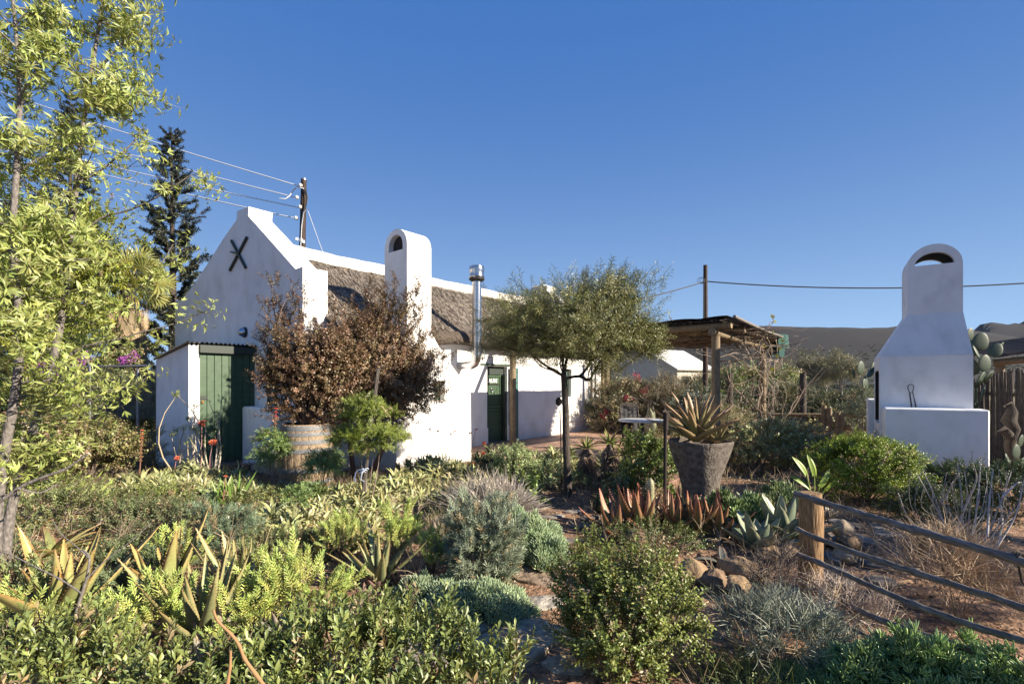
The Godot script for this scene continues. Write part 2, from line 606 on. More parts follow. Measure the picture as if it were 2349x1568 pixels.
func build_cottage() -> void:
	var h := thing("cottage", "long white limewashed cottage with stepped gable and brown thatched roof", "cottage", HOUSE, house_turn)
	# near gable: outline on the face, pushed back along the house
	var pts := PackedVector2Array()
	for q in [[400.5, 690], [415.3, 688], [427, 673], [441.6, 655.7], [458, 630], [476.7, 603], [510, 549], [541.6, 503.6], [543, 484], [569.5, 473.5], [568.3, 494.8], [600, 530], [640, 575], [677, 617], [693.5, 611]]:
		pts.append(gable_point(q[0], q[1]))
	pts.append(Vector2(0.0, -0.3))
	pts.append(Vector2(pts[0].x, -0.3))
	var place := func(p: Vector2) -> Vector3: return Vector3(-0.0525 * p.x, p.y, -0.9987 * p.x)
	var m := MB.new()
	prism(m, pts, place, Vector3(0.47, 0, 0))
	part("gable_wall", m.mesh(), M.limewash, h)
	# far gable of the same outline, its chimney block on top
	m = MB.new()
	var place2 := func(p: Vector2) -> Vector3: return Vector3(10.15, p.y, -0.9987 * p.x)
	prism(m, pts, place2, Vector3(0.45, 0, 0))
	bx(m, Vector3(10.1, 4.3, -2.75), Vector3(10.85, 5.15, -2.1), 0.04)
	part("gable_wall", m.mesh(), M.limewash, h)
	# long wall with its openings
	var w := csg_part("wall", h, M.limewash)
	csg_box(Vector3(0.3, -0.3, -0.42), Vector3(10.5, 2.72, 0.0), w, "wall_body")
	csg_box(Vector3(2.0, -0.3, -0.1), Vector3(10.5, 0.42, 0.035), w, "plinth")
	csg_box(Vector3(4.79, -0.05, -0.17), Vector3(5.57, 1.98, 0.2), w, "door_opening", true)
	csg_box(Vector3(8.1, 1.12, -0.16), Vector3(8.68, 1.98, 0.2), w, "window_opening", true)
	m = MB.new()
	bx(m, Vector3(0.4, -0.3, -4.75), Vector3(10.4, 2.9, -4.35))
	part("wall", m.mesh(), M.limewash, h)
	# chimney breast: outline seen along n, pushed from the wall out to 1.0
	m = MB.new()
	var br := PackedVector2Array([Vector2(1.26, -0.4), Vector2(1.3, 1.2), Vector2(1.4, 2.0), Vector2(1.5, 2.6), Vector2(2.08, 2.6)])
	for k in 9:
		var f := k / 8.0
		br.append(Vector2(lerpf(2.1, 3.14, f), 2.56 - 1.12 * pow(f, 0.85)))
	br.append(Vector2(3.2, 1.3))
	br.append(Vector2(3.22, -0.4))
	var cb := csg_part("chimney_breast", h, M.limewash)
	var pg := CSGPolygon3D.new()
	pg.name = "breast_body"
	pg.polygon = br
	pg.depth = 1.05
	pg.position = Vector3(0, 0, 1.0)
	cb.add_child(pg, true)
	csg_box(Vector3(2.16, 1.2, 0.8), Vector3(2.46, 1.59, 1.2), cb, "window_opening", true)
	# chimney stack: an arch-topped block with an arched mouth that faces the gable
	var ck := csg_part("chimney_stack", h, M.limewash)
	var arch := PackedVector2Array([Vector2(0.30, 2.3), Vector2(1.003, 2.3)])
	for k in 15:
		var a := PI * k / 14.0
		arch.append(Vector2(0.6515 + 0.3515 * cos(a), 4.16 + 0.34 * sin(a)))
	var st := CSGPolygon3D.new()
	st.name = "stack_body"
	st.polygon = arch
	st.depth = 0.585
	st.rotation.y = -PI / 2.0
	st.position = Vector3(1.515, 0, 0)
	ck.add_child(st, true)
	var mouth := PackedVector2Array([Vector2(0.43, 4.08), Vector2(0.87, 4.08)])
	for k in 11:
		var a := PI * k / 10.0
		mouth.append(Vector2(0.65 + 0.22 * cos(a), 4.17 + 0.22 * sin(a)))
	var mo := CSGPolygon3D.new()
	mo.name = "mouth"
	mo.polygon = mouth
	mo.depth = 0.55
	mo.rotation.y = -PI / 2.0
	mo.position = Vector3(1.4, 0, 0)
	mo.operation = CSGShape3D.OPERATION_SUBTRACTION
	ck.add_child(mo, true)
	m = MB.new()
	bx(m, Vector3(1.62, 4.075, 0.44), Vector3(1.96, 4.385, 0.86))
	part("flue_lining", m.mesh(), M.soot_and_dark_room, h)
	# thatch
	build_thatch(h)
	# plastered ridge
	m = MB.new()
	var ridge := []
	var rad := []
	var rows := []
	for k in 41:
		var u := lerpf(0.3, 10.3, k / 40.0)
		var dy := 0.018 * sin(u * 2.1) + 0.03 * sin(u * 0.7)
		var row := []
		for q in [[-0.36, -0.19], [-0.34, -0.05], [-0.2, 0.06], [0.0, 0.12], [0.2, 0.06], [0.36, -0.06], [0.40, -0.12], [0.39, -0.24]]:
			row.append(m.vert(Vector3(u, 4.5 + q[1] + dy + 0.012 * sin(u * 9.0 + q[0] * 20.0), -2.45 + q[0] + 0.012 * sin(u * 5.0 + q[0] * 9.0))))
		rows.append(row)
	for k in 40:
		for q in 7:
			m.quad(rows[k][q], rows[k][q + 1], rows[k + 1][q + 1], rows[k + 1][q])
	part("ridge", m.mesh(), M.limewash_rough, h)
	# iron tie on the gable: two crossed bars and a short one
	m = MB.new()
	for q in [[[569, 544, ], [529, 621]], [[533, 552], [566, 615]], [[532, 578], [551, 582]]]:
		var a := gable_point(q[0][0], q[0][1])
		var b := gable_point(q[1][0], q[1][1])
		var p0: Vector3 = place.call(a)
		var p1: Vector3 = place.call(b)
		var y := (p1 - p0).normalized()
		var x := y.cross(Vector3(1, 0, 0)).normalized()
		var wide := 0.03 if q[0][0] == 532 else 0.052
		block(m, Transform3D(Basis(x, y, x.cross(y)), (p0 + p1) * 0.5 + Vector3(-0.03, 0, 0)), Vector3(wide, p0.distance_to(p1), 0.04), 0.006)
	part("gable_cross", m.mesh(), M.dark_green, h)
	# narrow green window in the gable beside the shed, with a plastered ledge
	var ga := gable_point(617, 800)
	var gb := gable_point(637, 930)
	var win := Node3D.new()
	win.name = "window"
	h.add_child(win, true)
	m = MB.new()
	bx(m, Vector3(-0.10, gb.y, -ga.x), Vector3(-0.06, ga.y, -ga.x + 0.06))
	bx(m, Vector3(-0.10, gb.y, -gb.x - 0.06), Vector3(-0.06, ga.y, -gb.x))
	bx(m, Vector3(-0.10, ga.y - 0.06, -ga.x + 0.06), Vector3(-0.06, ga.y, -gb.x - 0.06))
	bx(m, Vector3(-0.10, gb.y, -ga.x + 0.06), Vector3(-0.06, gb.y + 0.07, -gb.x - 0.06))
	bx(m, Vector3(-0.10, (ga.y + gb.y) * 0.5 - 0.02, -ga.x + 0.06), Vector3(-0.065, (ga.y + gb.y) * 0.5 + 0.02, -gb.x - 0.06))
	part("window_frame", m.mesh(), M.dark_green, win)
	m = MB.new()
	bx(m, Vector3(-0.082, gb.y + 0.06, -ga.x + 0.05), Vector3(-0.078, ga.y - 0.05, -gb.x - 0.05))
	part("pane", m.mesh(), M.pane, win)
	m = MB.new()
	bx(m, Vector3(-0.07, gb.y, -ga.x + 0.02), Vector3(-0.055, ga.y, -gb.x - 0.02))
	part("dark_room_board", m.mesh(), M.soot_and_dark_room, win)  # near-black board added in place of the unlit room behind the pane
	m = MB.new()
	bx(m, Vector3(-0.34, -0.2, -1.72), Vector3(-0.02, gb.y - 0.03, -0.42), 0.03)
	part("ledge", m.mesh(), M.limewash, h)
	build_house_doors(h)
	# stainless flue on the long wall
	var fl := Node3D.new()
	fl.name = "flue_pipe"
	fl.position = Vector3(3.83, -0.02, 0)
	h.add_child(fl, true)
	m = MB.new()
	tube(m, [Vector3(0, 1.98, -0.05), Vector3(0, 1.98, 0.3), Vector3(0, 1.985, 0.4), Vector3(0, 2.03, 0.5), Vector3(0, 2.12, 0.56), Vector3(0, 2.22, 0.57), Vector3(0, 3.99, 0.57)], [0.105, 0.105, 0.105, 0.105, 0.105, 0.105, 0.105], 20)
	part("pipe", m.mesh(), M.steel, fl)
	for y in [2.3, 2.78, 3.3, 3.8]:
		m = MB.new()
		tube(m, [Vector3(0, y, 0.57), Vector3(0, y + 0.035, 0.57)], [0.11, 0.11], 20)
		part("band", m.mesh(), M.steel, fl)
	m = MB.new()
	lathe(m, [Vector2(0.11, 3.930), Vector2(0.175, 3.970), Vector2(0.175, 4.020), Vector2(0.165, 4.020), Vector2(0.165, 4.130), Vector2(0.175, 4.130), Vector2(0.175, 4.210), Vector2(0.165, 4.210), Vector2(0.165, 4.230), Vector2(0.17, 4.240), Vector2(0.02, 4.245)], 24)
	part("cowl", m.mesh(), M.steel, fl, Transform3D(Basis(), Vector3(0, 0, 0.57)))
	m = MB.new()
	lathe(m, [Vector2(0.115, 3.890), Vector2(0.18, 3.935), Vector2(0.18, 3.960), Vector2(0.115, 3.960)], 24)
	part("collar", m.mesh(), M.black_iron, fl, Transform3D(Basis(), Vector3(0, 0, 0.57)))

func build_thatch(h: Node3D) -> void:
	var m := MB.new()
	var nu := 120
	var nn := 26
	var top := []
	# the front slope rolls over a thick rounded eave
	for j in nn + 8:
		var row := []
		for k in nu + 1:
			var u := lerpf(0.42, 10.2, float(k) / nu)
			var n: float
			var y: float
			var wav := 0.028 * lump.get_noise_2d(u * 22.0, j * 3.0) + 0.012 * lump.get_noise_2d(u * 90.0, j * 11.0)
			var low := 0.035 * sin(u * 1.3) + 0.05 * lump.get_noise_2d(u * 30.0, 3.0)
			if j <= nn:
				n = lerpf(-2.5, 0.12, float(j) / nn)
				y = roof_y(n) + wav - (low if j > nn - 6 else 0.0) * 0.5
			else:
				var a := PI * 0.62 * (j - nn) / 7.0
				n = 0.12 + 0.19 * sin(a)
				y = roof_y(0.12) - 0.21 * (1.0 - cos(a)) - 0.06 * sin(a) + wav * 0.4 - low
				if j == nn + 7:
					n = -0.15
			row.append(m.vert(Vector3(u, y, n), Color.WHITE * (1.0 + wav * 3.0)))
		top.append(row)
	for j in top.size() - 1:
		for k in nu:
			m.quad(top[j][k], top[j + 1][k], top[j + 1][k + 1], top[j][k + 1])
	# back slope
	m.face([Vector3(0.42, 4.45, -2.45), Vector3(0.42, 2.9, -5.0), Vector3(10.2, 2.9, -5.0), Vector3(10.2, 4.45, -2.45)])
	var r := part("roof", m.mesh(), M.thatch, h)
	# reed ends standing out of the surface
	var xs := []
	var cs := []
	for k in 17000:
		var u := rf(0.45, 10.15)
		var n := rf(-2.15, 0.2)
		var ang := atan(0.69)
		var y := roof_y(n) + 0.02 + 0.028 * lump.get_noise_2d(u * 22.0, (n + 2.5) / 2.62 * 78.0)
		if n > 0.1:
			ang += (n - 0.1) * 5.0
			y -= (n - 0.1) * 0.5
		var b := Basis(Vector3(1, 0, 0), ang + PI / 2.0 - 0.17 + rf(-0.22, 0.08)) * Basis(Vector3.UP, rf(-0.35, 0.35))
		b = Basis(Vector3.UP, rf(-0.12, 0.12)) * b
		var s := rf(0.7, 1.4)
		xs.append(Transform3D(b.scaled(Vector3(s, s * 1.5, s)), Vector3(u, y, n)))
		var t := rf(0.25, 1.75) * (1.0 + 0.5 * lump.get_noise_2d(u * 12.0, n * 40.0))
		cs.append(Color(0.33, 0.265, 0.205).lerp(Color(0.36, 0.325, 0.285), rng.randf()) * t)
	# frayed eave
	for k in 2600:
		var u := rf(0.6, 10.1)
		var low := 0.035 * sin(u * 1.3) + 0.05 * lump.get_noise_2d(u * 30.0, 3.0)
		var q := rng.randf()
		var p := Vector3(u, roof_y(0.12) - 0.20 - low + rf(-0.06, 0.05), 0.12 + 0.16 * q + 0.02)
		var b := Basis(Vector3(1, 0, 0), PI * 0.85 - 0.5 * q + rf(-0.2, 0.2)) * Basis(Vector3.UP, rf(-0.5, 0.5))
		xs.append(Transform3D(b.scaled(Vector3.ONE * rf(0.5, 1.0)), p))
		cs.append(Color(0.23, 0.185, 0.14) * rf(0.5, 1.3))
	var e := many("reed_ends", SP.reeds, M.reed, r, xs, cs)
	e.set_meta("kind", "stuff")

func build_house_doors(h: Node3D) -> void:
	# stable door: plank leaf set back in the wall
	var d := Node3D.new()
	d.name = "door"
	d.position = Vector3(4.79, 0, -0.17)
	h.add_child(d, true)
	var m := MB.new()
	for k in 9:
		m = MB.new()
		bx(m, Vector3(0.065 + k * 0.062, 0.98, 0.0), Vector3(0.065 + k * 0.062 + 0.056, 1.70, 0.035), 0.006)
		part("plank", m.mesh(), M.green_paint, d)
	for k in 9:
		m = MB.new()
		bx(m, Vector3(0.065 + k * 0.062, 0.02, 0.0), Vector3(0.065 + k * 0.062 + 0.056, 0.80, 0.035), 0.006)
		part("plank", m.mesh(), M.green_paint, d)
	m = MB.new()
	bx(m, Vector3(0.0, 0.0, -0.02), Vector3(0.70, 1.94, 0.02))
	bx(m, Vector3(0.0, 0.82, 0.0), Vector3(0.66, 0.89, 0.05), 0.008)
	bx(m, Vector3(0.0, 0.9, 0.0), Vector3(0.66, 0.97, 0.055), 0.008)
	bx(m, Vector3(0.0, 1.71, 0.0), Vector3(0.66, 1.75, 0.045), 0.006)
	bx(m, Vector3(0.0, 0.0, 0.0), Vector3(0.06, 1.94, 0.045), 0.006)
	bx(m, Vector3(0.63, 0.0, 0.0), Vector3(0.69, 1.94, 0.045), 0.006)
	part("door_leaf", m.mesh(), M.green_paint, d)
	m = MB.new()
	bx(m, Vector3(0.0, 1.77, 0.0), Vector3(0.78, 1.98, 0.06))
	bx(m, Vector3(0.69, 0.0, 0.0), Vector3(0.775, 1.77, 0.165))
	part("door_frame", m.mesh(), M.dark_green, d)
	m = MB.new()
	bx(m, Vector3(0.06, 1.53, 0.036), Vector3(0.60, 1.68, 0.05), 0.004)
	var sg := part("name_board", m.mesh(), M.green_paint, d)
	m = MB.new()
	bx(m, Vector3(0.05, 1.505, 0.036), Vector3(0.60, 1.53, 0.06), 0.004)
	bx(m, Vector3(0.05, 1.53, 0.036), Vector3(0.075, 1.63, 0.06), 0.004)
	part("name_board_rail", m.mesh(), M.dark_wood, d)
	var tm := TextMesh.new()
	tm.text = "ALOE"
	var font := SystemFont.new()
	font.font_names = PackedStringArray(["Droid Sans"])
	font.font_weight = 800
	tm.font = font
	tm.font_size = 22
	tm.pixel_size = 0.0062
	tm.depth = 0.012
	part("lettering", tm, M.white_paint, sg, Transform3D(Basis(), Vector3(0.34, 1.605, 0.055)))
	# ring knocker
	m = MB.new()
	var ring := []
	var rr := []
	for k in 17:
		var a := TAU * k / 16.0
		ring.append(Vector3(0.31 + 0.035 * cos(a), 1.36 + 0.055 * sin(a), 0.06))
		rr.append(0.009)
	tube(m, ring, rr, 6)
	block(m, Transform3D(Basis(), Vector3(0.31, 1.425, 0.05)), Vector3(0.04, 0.05, 0.03), 0.008)
	part("knocker", m.mesh(), M.steel, d)
	m = MB.new()
	bx(m, Vector3(-0.25, 1.995, 0.0), Vector3(1.12, 2.04, 0.03), 0.006)
	part("lintel", m.mesh(), M.green_paint, h, Transform3D(Basis(), Vector3(4.79, 0, 0)))
	m = MB.new()
	bx(m, Vector3(4.75, -0.08, -0.16), Vector3(5.6, 0.035, 0.12), 0.012)
	part("door_step", m.mesh(), M.palm_wood, h)
	# outer door folded back against the wall
	var o := Node3D.new()
	o.name = "outer_door"
	o.position = Vector3(5.6, 0, 0.03)
	o.rotation.y = deg_to_rad(-8)
	h.add_child(o, true)
	for k in 3:
		m = MB.new()
		bx(m, Vector3(0.02 + k * 0.1, 0.06, 0.0), Vector3(0.115 + k * 0.1, 1.95, 0.035), 0.006)
		part("plank", m.mesh(), M.teal_paint, o)
	m = MB.new()
	bx(m, Vector3(0.02, 1.55, 0.036), Vector3(0.3, 1.57, 0.05))
	part("hinge_strap", m.mesh(), M.steel, o)
	m = MB.new()
	bx(m, Vector3(0.05, 1.08, 0.036), Vector3(0.13, 1.1, 0.08))
	part("latch", m.mesh(), M.steel, o)
	# window in the breast
	var wn := Node3D.new()
	wn.name = "window"
	wn.position = Vector3(2.16, 1.2, 0.82)
	h.add_child(wn, true)
	m = MB.new()
	for q in [[0.0, 0.0, 0.035, 0.39], [0.2, 0.0, 0.235, 0.39], [0.035, 0.0, 0.2, 0.035], [0.035, 0.35, 0.2, 0.39], [0.235, 0.0, 0.30, 0.39]]:
		bx(m, Vector3(q[0], q[1], 0), Vector3(q[2], q[3], 0.04), 0.004)
	part("window_frame", m.mesh(), M.green_paint, wn)
	m = MB.new()
	bx(m, Vector3(0.03, 0.03, 0.015), Vector3(0.205, 0.36, 0.02))
	part("pane", m.mesh(), M.pane, wn)
	m = MB.new()
	bx(m, Vector3(0.02, 0.02, -0.01), Vector3(0.25, 0.15, -0.004))
	part("curtain", m.mesh(), M.lace, wn)
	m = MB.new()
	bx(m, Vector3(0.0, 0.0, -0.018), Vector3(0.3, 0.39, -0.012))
	part("dark_room_board", m.mesh(), M.soot_and_dark_room, wn)  # dark sheet painted as the shade of the room behind the curtain
	# window towards the far end
	wn = Node3D.new()
	wn.name = "window"
	wn.position = Vector3(8.1, 1.12, -0.15)
	h.add_child(wn, true)
	m = MB.new()
	for q in [[0.0, 0.0, 0.05, 0.86], [0.53, 0.0, 0.58, 0.86], [0.05, 0.0, 0.53, 0.05], [0.05, 0.81, 0.53, 0.86], [0.27, 0.05, 0.31, 0.81], [0.05, 0.41, 0.27, 0.45], [0.31, 0.41, 0.53, 0.45]]:
		bx(m, Vector3(q[0], q[1], 0), Vector3(q[2], q[3], 0.05), 0.004)
	part("window_frame", m.mesh(), M.green_paint, wn)
	m = MB.new()
	bx(m, Vector3(0.04, 0.04, 0.02), Vector3(0.54, 0.82, 0.025))
	part("pane", m.mesh(), M.pane, wn)
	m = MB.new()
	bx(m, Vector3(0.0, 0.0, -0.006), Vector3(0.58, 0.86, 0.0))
	part("dark_room_board", m.mesh(), M.soot_and_dark_room, wn)  # room darkness put in as a near-black board, no real interior
	# lantern on the wall
	var lw := thing("wall_lantern", "small black wall lantern with glass panes above the green door", "lantern", house_point(4.42, 2.07, 0.0), house_turn)
	m = MB.new()
	block(m, Transform3D(Basis(), Vector3(0, 0.32, 0.012)), Vector3(0.07, 0.12, 0.024), 0.01)
	tube(m, [Vector3(0, 0.34, 0.02), Vector3(0, 0.4, 0.08), Vector3(0, 0.40, 0.17), Vector3(0, 0.35, 0.19)], [0.012, 0.012, 0.012, 0.012], 6)
	part("bracket", m.mesh(), M.black_iron, lw)
	m = MB.new()
	lathe(m, [Vector2(0.006, 0.41), Vector2(0.012, 0.36), Vector2(0.045, 0.34), Vector2(0.085, 0.28), Vector2(0.105, 0.255), Vector2(0.095, 0.25)], 6)
	part("lantern_roof", m.mesh(), M.black_iron, lw, Transform3D(Basis(), Vector3(0, 0, 0.19)))
	m = MB.new()
	for k in 6:
		var a := TAU * k / 6.0
		tube(m, [Vector3(cos(a) * 0.092, 0.255, 0.19 + sin(a) * 0.092), Vector3(cos(a) * 0.055, 0.085, 0.19 + sin(a) * 0.055)], [0.006, 0.005], 5)
	lathe(m, [Vector2(0.06, 0.09), Vector2(0.06, 0.075), Vector2(0.02, 0.06), Vector2(0.008, 0.03), Vector2(0.012, 0.015), Vector2(0.002, 0.0)], 6)
	for k in m.v.size():
		if k >= m.v.size() - 42:
			m.v[k] += Vector3(0, 0, 0.19)
	part("cage", m.mesh(), M.black_iron, lw)
	m = MB.new()
	lathe(m, [Vector2(0.088, 0.25), Vector2(0.053, 0.09)], 6)
	part("pane", m.mesh(), M.pane, lw, Transform3D(Basis(), Vector3(0, 0, 0.19)))
	m = MB.new()
	lathe(m, [Vector2(0.0, 0.2), Vector2(0.022, 0.18), Vector2(0.026, 0.15), Vector2(0.014, 0.11), Vector2(0.014, 0.085)], 10)
	part("bulb", m.mesh(), M.porcelain, lw, Transform3D(Basis(), Vector3(0, 0, 0.19)))
	# bulkhead lamp on the gable
	var gp := gable_point(562, 762)
	var bl := thing("bulkhead_lamp", "round metal bulkhead lamp on the shaded gable wall", "lamp", house_point(-0.0525 * gp.x, gp.y, -gp.x), house_turn)
	m = MB.new()
	lathe(m, [Vector2(0.105, 0.0), Vector2(0.11, 0.02), Vector2(0.10, 0.045), Vector2(0.095, 0.045)], 24)
	part("rim", m.mesh(), M.black_iron, bl, Transform3D(Basis(Vector3(0, 0, 1), PI / 2.0), Vector3.ZERO))
	m = MB.new()
	lathe(m, [Vector2(0.095, 0.03), Vector2(0.092, 0.06), Vector2(0.075, 0.1), Vector2(0.045, 0.125), Vector2(0.0, 0.135)], 24)
	part("cover", m.mesh(), M.steel, bl, Transform3D(Basis(Vector3(0, 0, 1), PI / 2.0), Vector3.ZERO))

func build_shed() -> void:
	var s := thing("lean_to_shed", "low white lean-to shed with corrugated roof and green plank door", "shed", house_point(0, 0, -1.72), house_turn)
	# walls: door face at z = 0 runs from x = -1.237 to the gable
	var w := csg_part("wall", s, M.limewash)
	csg_box(Vector3(-1.237, -0.3, -2.0), Vector3(0.25, 2.0, 0.0), w, "wall_body")
	csg_box(Vector3(-1.06, 0.06, -0.5), Vector3(-0.06, 2.3, 0.3), w, "door_opening", true)
	var m := MB.new()
	var tri := PackedVector2Array([Vector2(-2.0, 1.98), Vector2(0.0, 1.98), Vector2(0.0, 2.24), Vector2(-2.0, 2.02)])
	prism(m, tri, func(p: Vector2) -> Vector3: return Vector3(-1.235, p.y, p.x), Vector3(0.16, 0, 0))
	part("wall", m.mesh(), M.limewash, s)
	# corrugated sheet sloping down to the back
	m = MB.new()
	var rows := []
	for j in 2:
		for k in 97:
			var x := lerpf(-1.31, 0.1, k / 96.0)
			var y := 0.018 * sin(x / 0.076 * TAU)
			var z := 0.1 if j == 0 else -2.1
			m.vert(Vector3(x, 2.285 + y + (0.0 if j == 0 else -0.25), z), Color.WHITE)
	for k in 96:
		m.quad(k, k + 1, 97 + k + 1, 97 + k)
	part("roof_sheet", m.mesh(), M.zinc, s)
	m = MB.new()
	bx(m, Vector3(-1.07, 2.1, -0.08), Vector3(-0.02, 2.25, 0.05), 0.006)
	part("head_board", m.mesh(), M.dark_green, s)
	var d := Node3D.new()
	d.name = "door"
	d.position = Vector3(-1.06, 0.07, -0.07)
	s.add_child(d, true)
	for k in 8:
		m = MB.new()
		bx(m, Vector3(0.004 + k * 0.125, 0.0, 0.0), Vector3(0.004 + k * 0.125 + 0.119, 2.04, 0.04), 0.005)
		part("plank", m.mesh(), M.green_paint, d)
	m = MB.new()
	bx(m, Vector3(-0.03, 1.18, 0.041), Vector3(0.14, 1.21, 0.055), 0.003)
	bx(m, Vector3(-0.03, 1.225, 0.041), Vector3(0.14, 1.245, 0.05), 0.003)
	part("bolt", m.mesh(), M.steel, d)
	m = MB.new()
	bx(m, Vector3(-0.01, 0.52, 0.041), Vector3(0.16, 0.55, 0.055), 0.003)
	part("bolt", m.mesh(), M.zinc, d)
	m = MB.new()
	block(m, Transform3D(Basis(), Vector3(0.05, 1.13, 0.06)), Vector3(0.04, 0.05, 0.02), 0.005, Color(1.0, 0.75, 0.4))
	part("padlock", m.mesh(), M.post_wood, d)
	m = MB.new()
	bx(m, Vector3(-1.15, -0.2, -0.1), Vector3(0.1, 0.06, 0.42), 0.02)
	part("step", m.mesh(), M.palm_wood, s)
	# waste pipe along the wall foot towards the barrel
	var pm := MB.new()
	tube(pm, [at(560, 1062, 9.0), at(590, 1060, 8.6), at(626, 1054, 8.3), at(629, 1030, 8.3)], [0.045, 0.045, 0.045, 0.04], 12)
	single("waste_pipe", "pale plastic waste pipe on the ground beside the barrel", "pipe", pm.mesh(), M.plastic_pipe)

# ---------------------------------------------------------------- pergola
func pole(m: MB, a: Vector3, b: Vector3, r0: float, r1: float, sides := 12, bend := 0.0) -> void:
	var p := []
	var r := []
	var side := (b - a).cross(Vector3.UP).normalized()
	for k in 9:
		var f := k / 8.0
		var w := 1.0 + 0.06 * lump.get_noise_3d(a.x * 40.0 + f * 60.0, a.y * 40.0, a.z * 40.0)
		p.append(a.lerp(b, f) + Vector3.DOWN * bend * sin(f * PI) + side * 0.3 * bend * sin(f * 5.0))
		r.append(lerpf(r0, r1, f) * w)
	tube(m, p, r, sides)

func build_pergola() -> void:
	var g := thing("pergola", "rustic pole pergola with a flat reed roof beside the cottage", "pergola", HOUSE, house_turn)
	var top := 2.42
	for q in [[5.17, 5.45, 0.08, top], [8.76, 5.45, 0.07, top - 0.1], [5.12, 0.57, 0.08, 2.5], [9.6, 0.72, 0.075, 2.5]]:
		var m := MB.new()
		pole(m, Vector3(q[0], -0.35, q[1]), Vector3(q[0], q[3], q[1]), q[2] * 1.03, q[2] * 0.97)
		part("post", m.mesh(), M.pole_wood, g)
	# short posts by the wall end
	for q in [[10.0, 0.35, 0.06], [10.25, 0.42, 0.05]]:
		var m := MB.new()
		pole(m, Vector3(q[0], -0.3, q[1]), Vector3(q[0], 2.4, q[1]), q[2], q[2] * 0.9)
		part("post", m.mesh(), M.pole_wood, g)
	# beams along the house (on the posts), then across
	for q in [[5.45, 4.95, 9.1, top + 0.065], [2.75, 4.95, 9.0, 2.5]]:
		var m := MB.new()
		pole(m, Vector3(q[1], q[3], q[0]), Vector3(q[2], q[3] - 0.06, q[0]), 0.07, 0.062)
		part("beam", m.mesh(), M.pole_wood, g)
	for u in [5.1, 6.0, 6.9, 7.8, 8.7]:
		var m := MB.new()
		pole(m, Vector3(u, 2.6, 5.75), Vector3(u, 2.58, 0.45 if u < 5.5 else 2.5), 0.068, 0.06)
		part("rafter", m.mesh(), M.pole_wood, g)
	# reeds laid side by side along the house, over the outer bay
	var n0 := 2.6
	for k in 62:
		var n := lerpf(n0, 5.78, k / 61.0) + rf(-0.012, 0.012)
		var m := MB.new()
		var c := Color.WHITE * rf(0.35, 0.75)
		var p := []
		var r := []
		for j in 5:
			p.append(Vector3(lerpf(4.95 + rf(-0.06, 0.03), 9.0 + rf(-0.15, 0.1), j / 4.0), 2.685 + rf(-0.012, 0.012), n + rf(-0.01, 0.01)))
			r.append(rf(0.014, 0.022))
		tube(m, p, r, 5, c)
		part("lath", m.mesh(), M.lath_wood, g)
	# a bleached board along the near edge and black sheeting on top
	var m := MB.new()
	var rows := []
	for j in 2:
		for k in 41:
			var n := lerpf(2.7, 5.72, k / 40.0)
			m.vert(Vector3(4.93 if j == 0 else 8.9, 2.735 + 0.025 * absf(sin(n * 4.2)), n), Color.WHITE)
	for k in 40:
		m.quad(k, k + 1, 41 + k + 1, 41 + k)
	part("roof_sheet", m.mesh(), M.cable, g)
	m = MB.new()
	pole(m, Vector3(4.9, 2.72, 5.85), Vector3(9.05, 2.66, 5.85), 0.03, 0.025, 8, 0.03)
	part("edge_pole", m.mesh(), M.grey_wood, g)
	# dry vine stems woven under the roof
	m = MB.new()
	for k in 170:
		var a := Vector3(rf(5.0, 8.8), rf(2.40, 2.62), rf(2.4, 5.5))
		var d := Vector3(gauss() * 0.6, 0, gauss())
		d = d.normalized()
		var p := []
		var r := []
		for j in 7:
			p.append(a)
			r.append(lerpf(0.011, 0.003, j / 6.0))
			d = (d + Vector3(gauss() * 0.35, gauss() * 0.12, gauss() * 0.35)).normalized()
			a += d * rf(0.12, 0.25)
			a.y = clampf(a.y, 2.38, 2.64)
		tube(m, p, r, 4, Color(0.16, 0.12, 0.09) * rf(0.6, 1.6))
	part("vine_stems", m.mesh(), M.bark_plain, g).set_meta("kind", "stuff")
	# green netting rolled at the far corner
	m = MB.new()
	for k in 14:
		var a := Vector3(8.95 + rf(-0.1, 0.15), 2.72, 5.6 + rf(-0.1, 0.25))
		var b := a + Vector3(rf(-0.03, 0.08), -rf(0.25, 0.55), rf(-0.02, 0.1))
		var w := Vector3(0.09, 0, 0.05) * rf(0.6, 1.4)
		m.face([a - w, a + w, b + w * 0.6, b - w * 0.5])
	part("netting", m.mesh(), M.netting, g)
	# grapevine climbing the far post
	var v := thing("grapevine", "bare twisting grapevine with a few yellow leaves on pergola post", "vine", house_point(8.72, -0.1, 5.4), house_turn)
	m = MB.new()
	var tips := []
	for k in 110:
		var a := Vector3(rf(-0.35, 0.45) if k < 60 else rf(-2.6, 0.2), 0.0 if k < 5 else (rf(0.4, 2.4) if k < 60 else rf(2.1, 2.6)), rf(-0.2, 0.4))
		var d := Vector3(gauss() * 0.4, 1.2 if k < 14 else rf(-0.4, 0.8), gauss() * 0.5).normalized()
		var p := []
		var r := []
		var r0 := 0.03 if k < 5 else rf(0.006, 0.014)
		for j in 9:
			p.append(a)
			r.append(lerpf(r0, r0 * 0.3, j / 8.0))
			d = (d + rdir() * 0.45 + Vector3(0, 0.12 if k < 14 else -0.02, 0)).normalized()
			a += d * (0.3 if k < 5 else rf(0.1, 0.2))
			if a.y > 2.75:
				a.y = 2.75
		tips.append(a)
		tube(m, p, r, 5, Color(0.24, 0.19, 0.15) * rf(0.5, 1.5))
	part("stem", m.mesh(), M.bark_plain, v).set_meta("kind", "stuff")
